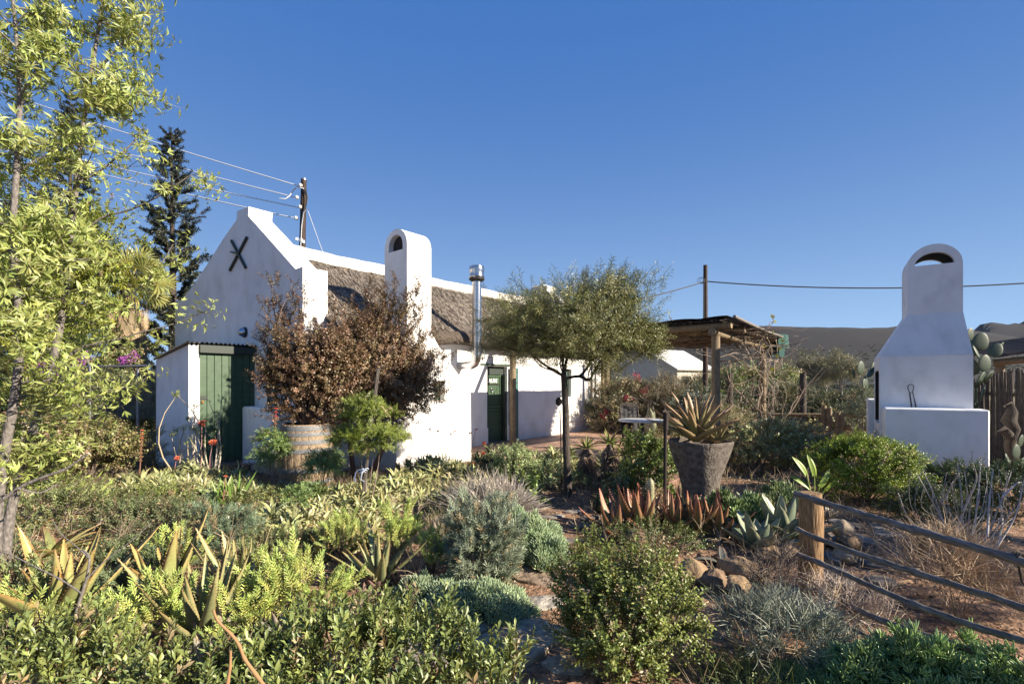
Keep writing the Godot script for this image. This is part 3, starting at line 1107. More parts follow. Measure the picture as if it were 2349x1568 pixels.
	for q in [[-1.5, 2.95, 0.6], [-1.45, 3.12, 0.55], [-1.3, 3.05, 0.5], [-3.4, 3.0, -0.9], [-0.7, 2.75, 0.45], [-0.3, 2.6, 0.5], [-0.15, 2.45, 0.42], [0.0, 2.5, 0.4], [-0.9, 2.5, 0.3], [0.1, 2.3, 0.3], [-0.5, 2.66, 0.5], [-0.05, 1.95, 0.3]]:
		part("leaf", SP.vine_leaf, M.leaf_thin, v, Transform3D(side_basis(rdir() + Vector3(0, 0.3, 0.3), rf(0, TAU)).scaled(Vector3.ONE * rf(0.8, 1.5)), Vector3(q[0], q[1], q[2])))
	m = MB.new()
	for q in [[[-1.7, 2.72, 0.5], [-1.5, 2.95, 0.6], [-1.44, 3.12, 0.55]], [[-1.6, 2.8, 0.5], [-1.35, 2.95, 0.5], [-1.1, 3.0, 0.55]], [[-3.55, 2.72, -0.7], [-3.4, 3.0, -0.9]]]:
		var p := []
		var r := []
		for e in q:
			p.append(Vector3(e[0], e[1], e[2]))
			r.append(0.008)
		tube(m, p, r, 4, Color(0.12, 0.08, 0.06))
	part("shoot", m.mesh(), M.bark_plain, v)

# ---------------------------------------------------------------- patio, table and chair
func build_patio_things() -> void:
	var m := MB.new()
	var b := Transform3D(Basis(Vector3.UP, house_turn), HOUSE)
	# slab
	block(m, b * Transform3D(Basis(), Vector3(7.2, -0.16, 2.7)), Vector3(7.9, 0.3, 5.3), 0.02, Color(0.30, 0.18, 0.125))
	var slab := structure("patio", m.mesh(), M.paving_tile)
	var tm := []
	for k in 4:
		m = MB.new()
		bx(m, Vector3(-0.146, 0, -0.146), Vector3(0.146, 0.022, 0.146), 0.006, Color(0.42, 0.265, 0.185) * [0.85, 1.0, 1.12, 0.95][k])
		tm.append(m.mesh())
	for i in 26:
		for j in 11:
			var p := b * Vector3(3.45 + i * 0.3, -0.012 + rf(-0.002, 0.002), 0.22 + j * 0.3)
			part("tile", tm[rng.randi() % 4], M.paving_tile, slab, Transform3D(Basis(Vector3.UP, house_turn), p))
	# round table
	var c := at(1472, 968, 10.2)
	var t := thing("garden_table", "round pale stone-topped garden table on an iron pedestal", "table", Vector3(c.x, 0.02, c.z))
	m = MB.new()
	lathe(m, [Vector2(0.0, 0.72), Vector2(0.47, 0.72), Vector2(0.485, 0.73), Vector2(0.485, 0.75), Vector2(0.475, 0.76), Vector2(0.0, 0.76)], 40)
	part("table_top", m.mesh(), M.marble, t)
	m = MB.new()
	lathe(m, [Vector2(0.05, 0.0), Vector2(0.04, 0.3), Vector2(0.035, 0.72)], 12)
	part("pedestal", m.mesh(), M.black_iron, t)
	for k in 3:
		m = MB.new()
		var a := TAU * k / 3.0 + 0.5
		var d := Vector3(cos(a), 0, sin(a))
		tube(m, [d * 0.04 + Vector3(0, 0.2, 0), d * 0.2 + Vector3(0, 0.12, 0), d * 0.36 + Vector3(0, 0.015, 0)], [0.02, 0.018, 0.015], 6)
		part("foot", m.mesh(), M.black_iron, t)
	# striped folding chair on the far side
	var cp := at(1447, 1000, 10.7)
	var ch := thing("garden_chair", "dark wooden garden chair with grey striped fabric behind the table", "chair", Vector3(cp.x, 0.02, cp.z), deg_to_rad(12))
	for s in [-1.0, 1.0]:
		m = MB.new()
		tube(m, [Vector3(s * 0.215, 0.0, 0.2), Vector3(s * 0.215, 0.45, 0.0), Vector3(s * 0.21, 1.02, -0.12)], [0.018, 0.018, 0.018], 8)
		part("leg", m.mesh(), M.dark_wood, ch)
		m = MB.new()
		tube(m, [Vector3(s * 0.235, 0.0, -0.22), Vector3(s * 0.235, 0.45, 0.2)], [0.018, 0.018], 8)
		part("leg", m.mesh(), M.dark_wood, ch)
	m = MB.new()
	var crest := PackedVector2Array([Vector2(-0.225, 0.0), Vector2(0.225, 0.0), Vector2(0.225, 0.06)])
	for k in 9:
		var a := PI * k / 8.0
		crest.append(Vector2(0.17 * cos(a), 0.06 + 0.045 * sin(a)))
	crest.append(Vector2(-0.225, 0.06))
	prism(m, crest, func(p: Vector2) -> Vector3: return Vector3(p.x, 0.99 + p.y, -0.125), Vector3(0, 0, 0.025))
	part("crest_rail", m.mesh(), M.dark_wood, ch)
	for y in [0.07, 0.15, 0.23]:
		m = MB.new()
		bx(m, Vector3(-0.21, y, -0.02), Vector3(0.21, y + 0.035, 0.005), 0.004)
		part("stretcher", m.mesh(), M.dark_wood, ch)
	for e in 2:
		m = MB.new()
		var n := 44
		for k in n:
			var x0 := lerpf(-0.2, 0.2, float(k) / n)
			var x1 := lerpf(-0.2, 0.2, float(k + 1) / n)
			var col: Color = Color(0.085, 0.082, 0.075) if k % 11 in [1, 3, 5] else Color(0.018, 0.018, 0.022)
			if k % 11 in [2, 4]:
				col = Color(0.022, 0.022, 0.026)
			if e == 0:
				m.face([Vector3(x0, 0.46, 0.0), Vector3(x1, 0.46, 0.0), Vector3(x1, 0.99, -0.11), Vector3(x0, 0.99, -0.11)], col)
			else:
				m.face([Vector3(x0, 0.45, 0.22), Vector3(x1, 0.45, 0.22), Vector3(x1, 0.44, 0.0), Vector3(x0, 0.44, 0.0)], col)
				m.face([Vector3(x0, 0.30, 0.21), Vector3(x1, 0.30, 0.21), Vector3(x1, 0.45, 0.22), Vector3(x0, 0.45, 0.22)], col)
		part("back_sling" if e == 0 else "seat_sling", m.mesh(), M.fabric, ch)

# ---------------------------------------------------------------- outdoor fireplace
func build_fireplace() -> void:
	var turn := deg_to_rad(-33.0)
	# its own axes: x to the right along the front, z towards the camera
	var f := thing("outdoor_fireplace", "tall white plastered outdoor fireplace with arched chimney and side counter", "fireplace", Vector3(5.777, -0.1, -7.5), turn)
	# counter in front
	var m := MB.new()
	bx(m, Vector3(0.0, -0.2, -0.42), Vector3(1.19, 1.265, 0.0), 0.018)
	part("counter", m.mesh(), M.braai_paint, f)
	# body with the fire opening on its left face
	var z0 := -0.40
	var body := csg_part("hearth", f, M.braai_paint)
	csg_box(Vector3(-0.03, -0.2, z0 - 1.05), Vector3(1.09, 2.08, z0), body, "hearth_body")
	csg_box(Vector3(-0.2, 0.98, z0 - 0.93), Vector3(0.85, 1.86, z0 - 0.13), body, "fire_opening", true)
	csg_box(Vector3(-0.2, -0.1, z0 - 0.48), Vector3(0.7, 0.84, z0 - 0.10), body, "wood_niche", true)
	csg_box(Vector3(-0.2, -0.1, z0 - 0.95), Vector3(0.7, 0.84, z0 - 0.57), body, "wood_niche", true)
	# sloping shoulders up to the chimney
	m = MB.new()
	var lo := [Vector3(-0.03, 2.08, z0), Vector3(1.09, 2.08, z0), Vector3(1.09, 2.08, z0 - 1.05), Vector3(-0.03, 2.08, z0 - 1.05)]
	var hi := [Vector3(0.34, 2.75, z0 - 0.2), Vector3(1.012, 2.75, z0 - 0.2), Vector3(1.012, 2.75, z0 - 0.85), Vector3(0.34, 2.75, z0 - 0.85)]
	for k in 4:
		var q := (k + 1) % 4
		var n := 6
		for j in n:
			for i in n:
				var a := func(s: float, t: float) -> Vector3:
					var p: Vector3 = lo[k].lerp(lo[q], s).lerp(hi[k].lerp(hi[q], s), t)
					return p + Vector3(0, 0.012 * lump.get_noise_3d(p.x * 130.0, p.y * 130.0, p.z * 130.0), 0)
				m.face([a.call(float(i) / n, float(j + 1) / n), a.call(float(i + 1) / n, float(j + 1) / n), a.call(float(i + 1) / n, float(j) / n), a.call(float(i) / n, float(j) / n)])
	part("shoulder", m.mesh(), M.braai_paint, f)
	var ck := csg_part("chimney", f, M.braai_paint)
	var arch := PackedVector2Array([Vector2(0.34, 2.74), Vector2(1.012, 2.74)])
	for k in 19:
		var a := PI * k / 18.0
		arch.append(Vector2(0.676 + 0.336 * cos(a), 3.5 + 0.345 * sin(a)))
	var pg := CSGPolygon3D.new()
	pg.name = "chimney_body"
	pg.polygon = arch
	pg.depth = 0.65
	pg.position = Vector3(0, 0, z0 - 0.2)
	ck.add_child(pg, true)
	var mouth := PackedVector2Array([Vector2(0.435, 3.52), Vector2(0.917, 3.52)])
	for k in range(1, 14):
		var a := PI * k / 14.0
		mouth.append(Vector2(0.676 + 0.241 * cos(a), 3.52 + 0.195 * sin(a)))
	var mo := CSGPolygon3D.new()
	mo.name = "mouth"
	mo.polygon = mouth
	mo.depth = 1.0
	mo.position = Vector3(0, 0, z0)
	mo.operation = CSGShape3D.OPERATION_SUBTRACTION
	ck.add_child(mo, true)
	# smoke-black lining
	m = MB.new()
	for k in 12:
		var a0 := PI * (0.02 + 0.96 * k / 12.0)
		var a1 := PI * (0.02 + 0.96 * (k + 1) / 12.0)
		var p0 := Vector3(0.676 + 0.238 * cos(a0), 3.521 + 0.192 * sin(a0), z0 - 0.27)
		var p1 := Vector3(0.676 + 0.238 * cos(a1), 3.521 + 0.192 * sin(a1), z0 - 0.27)
		m.face([p0, p1, p1 + Vector3(0, 0, -0.52), p0 + Vector3(0, 0, -0.52)])
	part("chimney_lining", m.mesh(), M.soot_and_dark_room, f)
	m = MB.new()
	bx(m, Vector3(0.1, 0.99, z0 - 0.92), Vector3(0.84, 1.0, z0 - 0.14))
	bx(m, Vector3(0.83, 1.0, z0 - 0.92), Vector3(0.845, 1.85, z0 - 0.14))
	bx(m, Vector3(-0.02, 1.0, z0 - 0.925), Vector3(0.83, 1.85, z0 - 0.915))
	part("fire_lining", m.mesh(), M.soot_and_dark_room, f)
	# back counter seen past the left edge
	m = MB.new()
	bx(m, Vector3(-0.12, -0.2, z0 - 1.5), Vector3(1.0, 1.36, z0 - 1.06), 0.015)
	part("counter", m.mesh(), M.braai_paint, f)
	# wire grill handle leaning against the hearth
	m = MB.new()
	var base := Vector3(0.395, 1.272, z0 + 0.03)
	var loop := [Vector3(-0.03, 0.0, 0), Vector3(-0.055, 0.24, 0), Vector3(-0.075, 0.31, 0), Vector3(-0.06, 0.345, 0), Vector3(-0.035, 0.355, 0), Vector3(-0.005, 0.345, 0), Vector3(0.0, 0.31, 0), Vector3(-0.015, 0.24, 0), Vector3(0.03, 0.0, 0)]
	var rr := []
	for k in loop.size():
		loop[k] = base + loop[k] + Vector3(0, 0, 0.02 - 0.05 * loop[k].y)
		rr.append(0.0055)
	tube(m, loop, rr, 6)
	var in_loop := [base + Vector3(-0.022, 0, 0.018), base + Vector3(-0.045, 0.2, 0.01), base + Vector3(-0.033, 0.235, 0.01), base + Vector3(-0.012, 0.23, 0.01), base + Vector3(0.022, 0.0, 0.018)]
	tube(m, in_loop, [0.005, 0.005, 0.005, 0.005, 0.005], 6)
	var gr := single("grill_handle", "thin dark wire grill handle leaning on the fireplace counter", "grill handle", m.mesh(), M.black_iron, f.position, turn)

# ---------------------------------------------------------------- right-hand side behind the fireplace
func build_right_side() -> void:
	# lath fence
	var a := at(2238, 878, 9.6)
	var b := at(2480, 878, 7.6)
	var fe := thing("lath_fence", "weathered grey upright lath fence behind the white fireplace", "fence")
	var n := 74
	for k in n:
		var f := float(k) / n
		var p := a.lerp(b, f)
		var g := gy(p.x, p.z)
		var top := 1.62 + 0.16 * clampf((f - 0.15) * 6.0, 0.0, 1.0) + rf(-0.05, 0.05)
		var m := MB.new()
		var c := Color.WHITE * rf(0.55, 1.25)
		var lean := rf(-0.03, 0.03)
		var w := rf(0.016, 0.024)
		tube(m, [Vector3(p.x, g - 0.1, p.z), Vector3(p.x + lean * 0.4 + rf(-0.01, 0.01), 0.6, p.z + rf(-0.015, 0.015)), Vector3(p.x + lean, top, p.z + rf(-0.02, 0.02))], [w, w * 0.95, w * 0.8], 5, c)
		part("lath", m.mesh(), M.lath_wood, fe)
	var m := MB.new()
	for y in [0.35, 1.35]:
		pole(m, a + Vector3(0.03, y - a.y, -0.05), b + Vector3(0.03, y - b.y, -0.05), 0.03, 0.03, 6)
	part("rail", m.mesh(), M.lath_wood, fe)
	# pole shelter far right, its roof edge over the fence
	var sh := thing("pole_shelter", "rough pole shelter with a bark-covered roof beyond the lath fence", "shelter")
	for q in [[2294, 10.8], [2420, 10.2]]:
		m = MB.new()
		pole(m, on(q[0], q[1]), at(q[0], 836, q[1]), 0.09, 0.085)
		part("post", m.mesh(), M.pole_wood, sh)
	m = MB.new()
	pole(m, at(2278, 832, 10.8), at(2450, 815, 10.0), 0.075, 0.07)
	part("beam", m.mesh(), M.pole_wood, sh)
	for k in 26:
		var f := k / 25.0
		m = MB.new()
		var p0 := at(lerpf(2276, 2480, f), lerpf(818, 792, f), lerpf(10.75, 10.0, f))
		tube(m, [p0 + Vector3(-0.1, 0.0, 0.18), p0 + Vector3(0.6, 0.32, -1.4)], [rf(0.025, 0.04), 0.03], 5, Color.WHITE * rf(0.5, 1.2))
		part("roof_lath", m.mesh(), M.lath_wood, sh)
	# prickly pear behind the fireplace
	var pc := thing("prickly_pear", "tall prickly pear cactus with round pads beside the fireplace", "cactus", at(2250, 878, 9.2) * Vector3(1, 0, 1))
	for q in [[2223, 765, 9.3, 0.24, 0.2], [2243, 782, 9.2, 0.36, 0.3], [2222, 800, 9.3, 0.34, 0.1], [2249, 806, 9.1, 0.30, -0.5], [2276, 800, 9.0, 0.28, 0.5], [2286, 792, 9.05, 0.22, 0.7], [2256, 832, 9.0, 0.32, 0.15], [2230, 840, 9.3, 0.36, -0.2], [2240, 868, 9.1, 0.34, 0.5], [2256, 858, 9.2, 0.28, 0.8], [2232, 905, 9.1, 0.36, 0.0], [2250, 900, 9.2, 0.34, 0.25], [2236, 945, 9.1, 0.40, 0.1], [2240, 1000, 9.1, 0.45, 0.0], [2240, 1060, 9.1, 0.45, 0.1]]:
		var c := at(q[0], q[1], q[2]) - pc.position
		part("pad", SP.pad, M.cactus_skin, pc, Transform3D(Basis(Vector3(0, 0, 1), -q[4]) * Basis(Vector3.UP, rf(-0.9, 0.9)) * Basis.from_scale(Vector3.ONE * q[3] / 0.36), c - Vector3(0, q[3] * 0.5, 0)))
	# two pale pads over the hedge on the left of the fireplace
	pc = thing("prickly_pear", "prickly pear with two pale sunlit pads above the hedge", "cactus", at(1980, 878, 15.0) * Vector3(1, 0, 1))
	for q in [[1973, 843, 15.0, 0.42, 0.1, 0.3], [1992, 850, 15.0, 0.42, 0.5, 1.5], [2006, 845, 15.0, 0.42, 0.0, 0.2], [1960, 856, 15.2, 0.3, -0.2, 1.3], [1985, 880, 15.0, 0.45, 0.0, 0.5], [1975, 905, 15.1, 0.45, 0.2, 0.5], [1990, 930, 15.1, 0.5, 0.0, 0.6]]:
		var c := at(q[0], q[1], q[2]) - pc.position
		part("pad", SP.pad, M.cactus_skin, pc, Transform3D(Basis(Vector3(0, 0, 1), -q[4]) * Basis(Vector3.UP, q[5]) * Basis.from_scale(Vector3.ONE * q[3] / 0.36), c - Vector3(0, q[3] * 0.5, 0)))
	# driftwood trunk and small pads at the fence foot
	m = MB.new()
	var p := []
	var r := []
	for q in [[2326, 1060, 0.07], [2318, 1020, 0.075], [2324, 985, 0.06], [2314, 965, 0.07], [2324, 945, 0.08], [2318, 925, 0.04], [2306, 932, 0.02]]:
		p.append(at(q[0], q[1], 7.7))
		r.append(q[2])
	tube(m, p, r, 9, Color(0.6, 0.58, 0.55))
	p = []
	r = []
	for q in [[2318, 1000, 0.07], [2300, 985, 0.06], [2288, 992, 0.02]]:
		p.append(at(q[0], q[1], 7.6))
		r.append(q[2])
	tube(m, p, r, 7, Color(0.6, 0.58, 0.55))
	for k in m.v.size():
		m.v[k] += Vector3(lump.get_noise_3d(m.v[k].x * 500.0, m.v[k].y * 160.0, 0), 0, lump.get_noise_3d(0, m.v[k].y * 160.0, m.v[k].z * 500.0)) * 0.08
	single("driftwood", "gnarled driftwood stump standing against the lath fence", "driftwood", m.mesh(), M.bark_dark)
	pc = thing("prickly_pear", "low prickly pear pads at the foot of the lath fence", "cactus", on(2330, 7.4))
	for q in [[2330, 1035, 7.4, 0.22, 0.1, 0.2], [2318, 1052, 7.4, 0.2, -0.4, 0.7], [2338, 1010, 7.5, 0.2, 0.3, 0.4], [2340, 1060, 7.3, 0.2, 0.5, 0.1]]:
		var c := at(q[0], q[1], q[2]) - pc.position
		part("pad", SP.pad, M.cactus_skin, pc, Transform3D(Basis(Vector3(0, 0, 1), -q[4]) * Basis(Vector3.UP, q[5]) * Basis.from_scale(Vector3.ONE * q[3] / 0.36), c - Vector3(0, q[3] * 0.5, 0)))
	# low pole seat or barrier seen left of the fireplace
	var be := thing("pole_barrier", "low barrier of two pale horizontal poles left of the fireplace", "barrier")
	for q in [[1924, 950, 2006, 955, 0.055], [1930, 980, 1998, 984, 0.06]]:
		m = MB.new()
		pole(m, at(q[0], q[1], 12.0), at(q[2], q[3], 11.4), q[4], q[4])
		part("rail", m.mesh(), M.post_wood, be)
	for q in [[1922, 11.95, 945], [1932, 11.9, 950], [1890, 12.3, 930], [1903, 12.2, 935]]:
		m = MB.new()
		pole(m, on(q[0], q[1], -0.1), at(q[0], q[2], q[1]), 0.06, 0.055)
		part("post", m.mesh(), M.pole_wood, be)
	# post and long rail further left
	var ra := thing("rail_fence", "long low pole rail running through the bare hedge", "fence")
	for q in [[1842, 13.2, 856, 0.085], [1674, 13.8, 855, 0.085]]:
		m = MB.new()
		pole(m, on(q[0], q[1], -0.1), at(q[0], q[2], q[1]), q[3], q[3] * 0.95)
		part("post", m.mesh(), M.bark_dark, ra)
	m = MB.new()
	pole(m, at(1690, 950, 13.5), at(1925, 951, 12.4), 0.04, 0.04)
	part("rail", m.mesh(), M.pole_wood, ra)

# ---------------------------------------------------------------- fence in the foreground
func build_fence() -> void:
	var f := thing("rail_fence", "wooden post with six thin grey rails in the foreground", "fence")
	var base := on(1860, 3.48)
	for q in [0, 1]:
		var m := MB.new()
		var p0 := base + Vector3(0.0, -0.2, 0.0)
		if q == 1:
			p0 = Vector3(2.36, -0.3, -1.35)
		var pts := []
		var rr := []
		for k in 9:
			pts.append(p0 + Vector3(0.004 * sin(k * 1.3), lerpf(0.0, base.y * -1.0 + 0.2 + 0.76 if q == 0 else 1.1, k / 8.0), 0))
			rr.append(0.078 * (1.0 + 0.02 * sin(k * 2.1)))
		rr[-1] *= 0.93
		tube(m, pts, rr, 18)
		part("post", m.mesh(), M.post_wood, f)
	var ends := [[1130, 1285, 0.021], [1210, 1398, 0.017], [1276, 1462, 0.017], [1333, 1530, 0.019], [1377, 1600, 0.016], [1420, 1660, 0.016]]
	for q in ends:
		var a := at(1834, q[0], 3.40)
		var b := at(2348, q[1], 2.17)
		var d := (b - a)
		a -= d * 0.02
		var m := MB.new()
		var p := []
		var r := []
		for k in 61:
			var t := k / 60.0 * 1.75
			var n1 := lump.get_noise_2d(t * 420.0, q[0] * 3.0)
			var n2 := lump.get_noise_2d(t * 420.0, q[0] * 3.0 + 400.0)
			p.append(a + d * t + Vector3(0.012 * sin(t * 5.0 + q[0]) + 0.006 * n1, 0.014 * sin(t * 4.0 + q[0] * 0.7) - 0.03 * sin(clampf(t, 0, 1) * PI) + 0.006 * n2, 0))
			r.append(q[2] * (1.0 + 0.22 * lump.get_noise_2d(t * 900.0, q[0]) + (0.28 if k % 17 == 5 else 0.0)))
		tube(m, p, r, 11)
		for k in m.v.size():
			m.c[k] = Color.WHITE * (0.85 + 0.5 * lump.get_noise_3d(m.v[k].x * 900.0, m.v[k].y * 900.0, m.v[k].z * 120.0))
		part("rail", m.mesh(), M.grey_wood, f)
	# a binding of wire on the top rail
	var a := at(2334, 1280, 2.2)
	var m := MB.new()
	for k in 3:
		var ring := []
		var rr := []
		for j in 13:
			var an := TAU * j / 12.0
			ring.append(a + Vector3(0.03 * cos(an), 0.03 * sin(an), k * 0.012))
			rr.append(0.004)
		tube(m, ring, rr, 5)
	tube(m, [a, a + Vector3(0.02, -0.1, 0.0), a + Vector3(0.06, -0.2, 0.02)], [0.006, 0.005, 0.003], 5)
	part("binding", m.mesh(), M.bark_dark, f)

# ---------------------------------------------------------------- poles and wires
func wire(p0: Vector3, p1: Vector3, sag: float, r: float, col := Color.WHITE) -> ArrayMesh:
	var m := MB.new()
	var p := []
	var rr := []
	for k in 25:
		var f := k / 24.0
		p.append(p0.lerp(p1, f) - Vector3(0, sag * 4.0 * f * (1.0 - f), 0))
		rr.append(r)
	tube(m, p, rr, 5, col)
	return m.mesh()

func build_poles() -> void:
	var d := 15.5
	var o := thing("utility_pole", "dark wooden utility pole with white insulators behind the cottage gable", "utility pole", at(691, 878, d) * Vector3(1, 0, 1))
	var q := func(px: float, py: float, dz := 0.0) -> Vector3: return at(px, py, d) - o.position + Vector3(0, 0, dz)
	var m := MB.new()
	pole(m, Vector3(-0.1, 0, 0), q.call(696, 410), 0.135, 0.085, 12)
	part("mast", m.mesh(), M.tar_pole, o)
	m = MB.new()
	lathe(m, [Vector2(0.09, 0.0), Vector2(0.092, 0.05), Vector2(0.085, 0.06), Vector2(0.0, 0.062)], 16)
	part("cap", m.mesh(), M.zinc, o, Transform3D(Basis(), q.call(696, 414)))
	for e in [[692, 428, 0.1], [682, 454, 0.05], [691, 477, 0.1], [680, 501, 0.05]]:
		m = MB.new()
		lathe(m, [Vector2(0.0, -0.05), Vector2(0.05, -0.05), Vector2(0.055, -0.02), Vector2(0.03, 0.0), Vector2(0.055, 0.02), Vector2(0.05, 0.05), Vector2(0.0, 0.05)], 12)
		part("insulator", m.mesh(), M.porcelain, o, Transform3D(Basis(Vector3(1, 0, 0), PI / 2.0), q.call(e[0], e[1], e[2])))
	m = MB.new()
	tube(m, [q.call(706, 480, 0.1), q.call(699, 490, 0.12), q.call(695, 520, 0.13), q.call(693, 570, 0.14)], [0.02, 0.025, 0.025, 0.025], 8)
	part("conduit", m.mesh(), M.zinc, o)
	for e in [[684, 551], [694, 553], [699, 557]]:
		m = MB.new()
		block(m, Transform3D(Basis(), q.call(e[0], e[1], 0.13)), Vector3(0.08, 0.1, 0.05), 0.01)
		part("clamp", m.mesh(), M.white_paint, o)
	m = MB.new()
	for k in 5:
		tube(m, [q.call(692 + k, 428 + k * 3, 0.1), q.call(706 + k * 0.7, 440 + k * 4, 0.12), q.call(706, 462 + k * 3, 0.12), q.call(700, 486, 0.12)], [0.012, 0.012, 0.012, 0.012], 5)
	part("loop_cable", m.mesh(), M.cable, o)
	m = MB.new()
	tube(m, [q.call(640, 455), q.call(655, 456), q.call(664, 448), q.call(672, 436), q.call(684, 431, 0.1), q.call(700, 436, 0.12)], [0.014, 0.02, 0.022, 0.022, 0.02, 0.016], 6)
	part("jumper", m.mesh(), M.white_paint, o)
	# four wires running off to the left, from high over the trees
	var names := ["topmost pale overhead wire running left from the pole", "second pale overhead wire below the topmost one", "third pale overhead wire down from the pole top", "lowest pale overhead wire, nearest the gable peak"]
	var wy := [[428, 196], [454, 258], [477, 310], [501, 330]]
	for k in 4:
		var p0 := at([690, 682, 690, 680][k], wy[k][0], d)
		var p1 := at(-40, wy[k][1] - 4, 21.0)
		var far := p0 + (p1 - p0) * 1.3
		single("overhead_wire", names[k], "wire", wire(p0, far, 0.12, 0.018), M.bare_wire, Vector3.ZERO, 0.0, "overhead wires left of the pole")
	single("guy_wire", "thin slanting guy wire on the right of the dark pole", "wire", wire(at(705, 482, d), at(762, 640, d + 1.0), 0.0, 0.008), M.bare_wire)
	# second pole over the pergola
	d = 19.0
	var o2 := thing("utility_pole", "slim brown utility pole rising behind the pergola roof", "utility pole", at(1618, 878, d) * Vector3(1, 0, 1))
	m = MB.new()
	pole(m, Vector3(0, -0.2, 0), at(1618, 608, d) - o2.position, 0.115, 0.08, 12)
	part("mast", m.mesh(), M.tar_pole, o2)
	m = MB.new()
	for k in 3:
		var ring := []
		var rr := []
		for j in 13:
			var a := TAU * j / 12.0
			ring.append(at(1612 - k * 2 + 8 * cos(a) * (0.7 + k * 0.2), 643 + 7 * sin(a) * (0.8 + k * 0.15), d - 0.1) - o2.position)
			rr.append(0.007)
		tube(m, ring, rr, 5)
	part("cable_coil", m.mesh(), M.cable, o2)
	m = MB.new()
	tube(m, [at(1614, 640, d - 0.12) - o2.position, at(1614, 740, d - 0.13) - o2.position], [0.02, 0.02], 6)
	part("conduit", m.mesh(), M.cable, o2)
	single("overhead_cable", "black cable running right from the slim pole past the fireplace", "cable", wire(at(1620, 645, d), at(2480, 640, 16.0), 0.28, 0.024), M.cable)
	single("overhead_cable", "black cable dipping left from the slim pole to the cottage", "cable", wire(at(1614, 646, d), at(1390, 702, 17.0), 0.06, 0.022), M.cable)

# ---------------------------------------------------------------- barrel planter
func build_barrel() -> void:
	var c := Vector3((702 - CX) / F * 7.45, -0.06, -7.45)
	var o := thing("barrel_planter", "old oak wine barrel with grey hoops used as a planter", "barrel", c, 0.1)
	var H := 0.99
	var prof := func(f: float) -> float: return 0.35 + 0.075 * sin(f * PI)
	var n := 26
	for k in n:
		var m := MB.new()
		var a0 := TAU * (k + 0.02) / n
		var a1 := TAU * (k + 0.98) / n
		var tone := Color.WHITE * rf(0.78, 1.15)
		var out_ := rf(-0.002, 0.002)
		for j in 10:
			var f := j / 9.0
			var r: float = prof.call(f) + out_
			m.vert(Vector3(cos(a0) * r, f * H, sin(a0) * r), tone)
			m.vert(Vector3(cos(a1) * r, f * H, sin(a1) * r), tone)
			m.vert(Vector3(cos(a1) * (r - 0.028), f * H, sin(a1) * (r - 0.028)), tone)
			m.vert(Vector3(cos(a0) * (r - 0.028), f * H, sin(a0) * (r - 0.028)), tone)
		for j in 9:
			for q in 4:
				m.quad(j * 4 + q, j * 4 + (q + 1) % 4, j * 4 + 4 + (q + 1) % 4, j * 4 + 4 + q)
		m.quad(36, 37, 38, 39)
		part("stave", m.mesh(), M.oak, o)
	for q in [[0.955, 0.045], [0.865, 0.035], [0.75, 0.038], [0.62, 0.04], [0.33, 0.04], [0.14, 0.035], [0.02, 0.04]]:
		var m := MB.new()
		var r0: float = prof.call(q[0] - q[1] / H * 0.5) + 0.004
		var r1: float = prof.call(q[0] + q[1] / H * 0.5) + 0.004
		lathe(m, [Vector2(r0 - 0.003, q[0] * H - q[1]), Vector2(r0 + 0.003, q[0] * H - q[1]), Vector2(r1 + 0.003, q[0] * H + q[1] * 0.6), Vector2(r1 - 0.003, q[0] * H + q[1] * 0.6)], 40)
		part("hoop", m.mesh(), M.hoop, o)
	var m := MB.new()
	var rows := []
	for j in 6:
		for k in 25:
			var r := 0.33 * j / 5.0
			var a := TAU * k / 24.0
			m.vert(Vector3(cos(a) * r, H - 0.05 + rf(-0.012, 0.02), sin(a) * r))
	for j in 5:
		for k in 24:
			m.quad(j * 25 + k, j * 25 + k + 1, j * 25 + 26 + k, j * 25 + 25 + k)
	part("potting_soil", m.mesh(), M.soil, o)

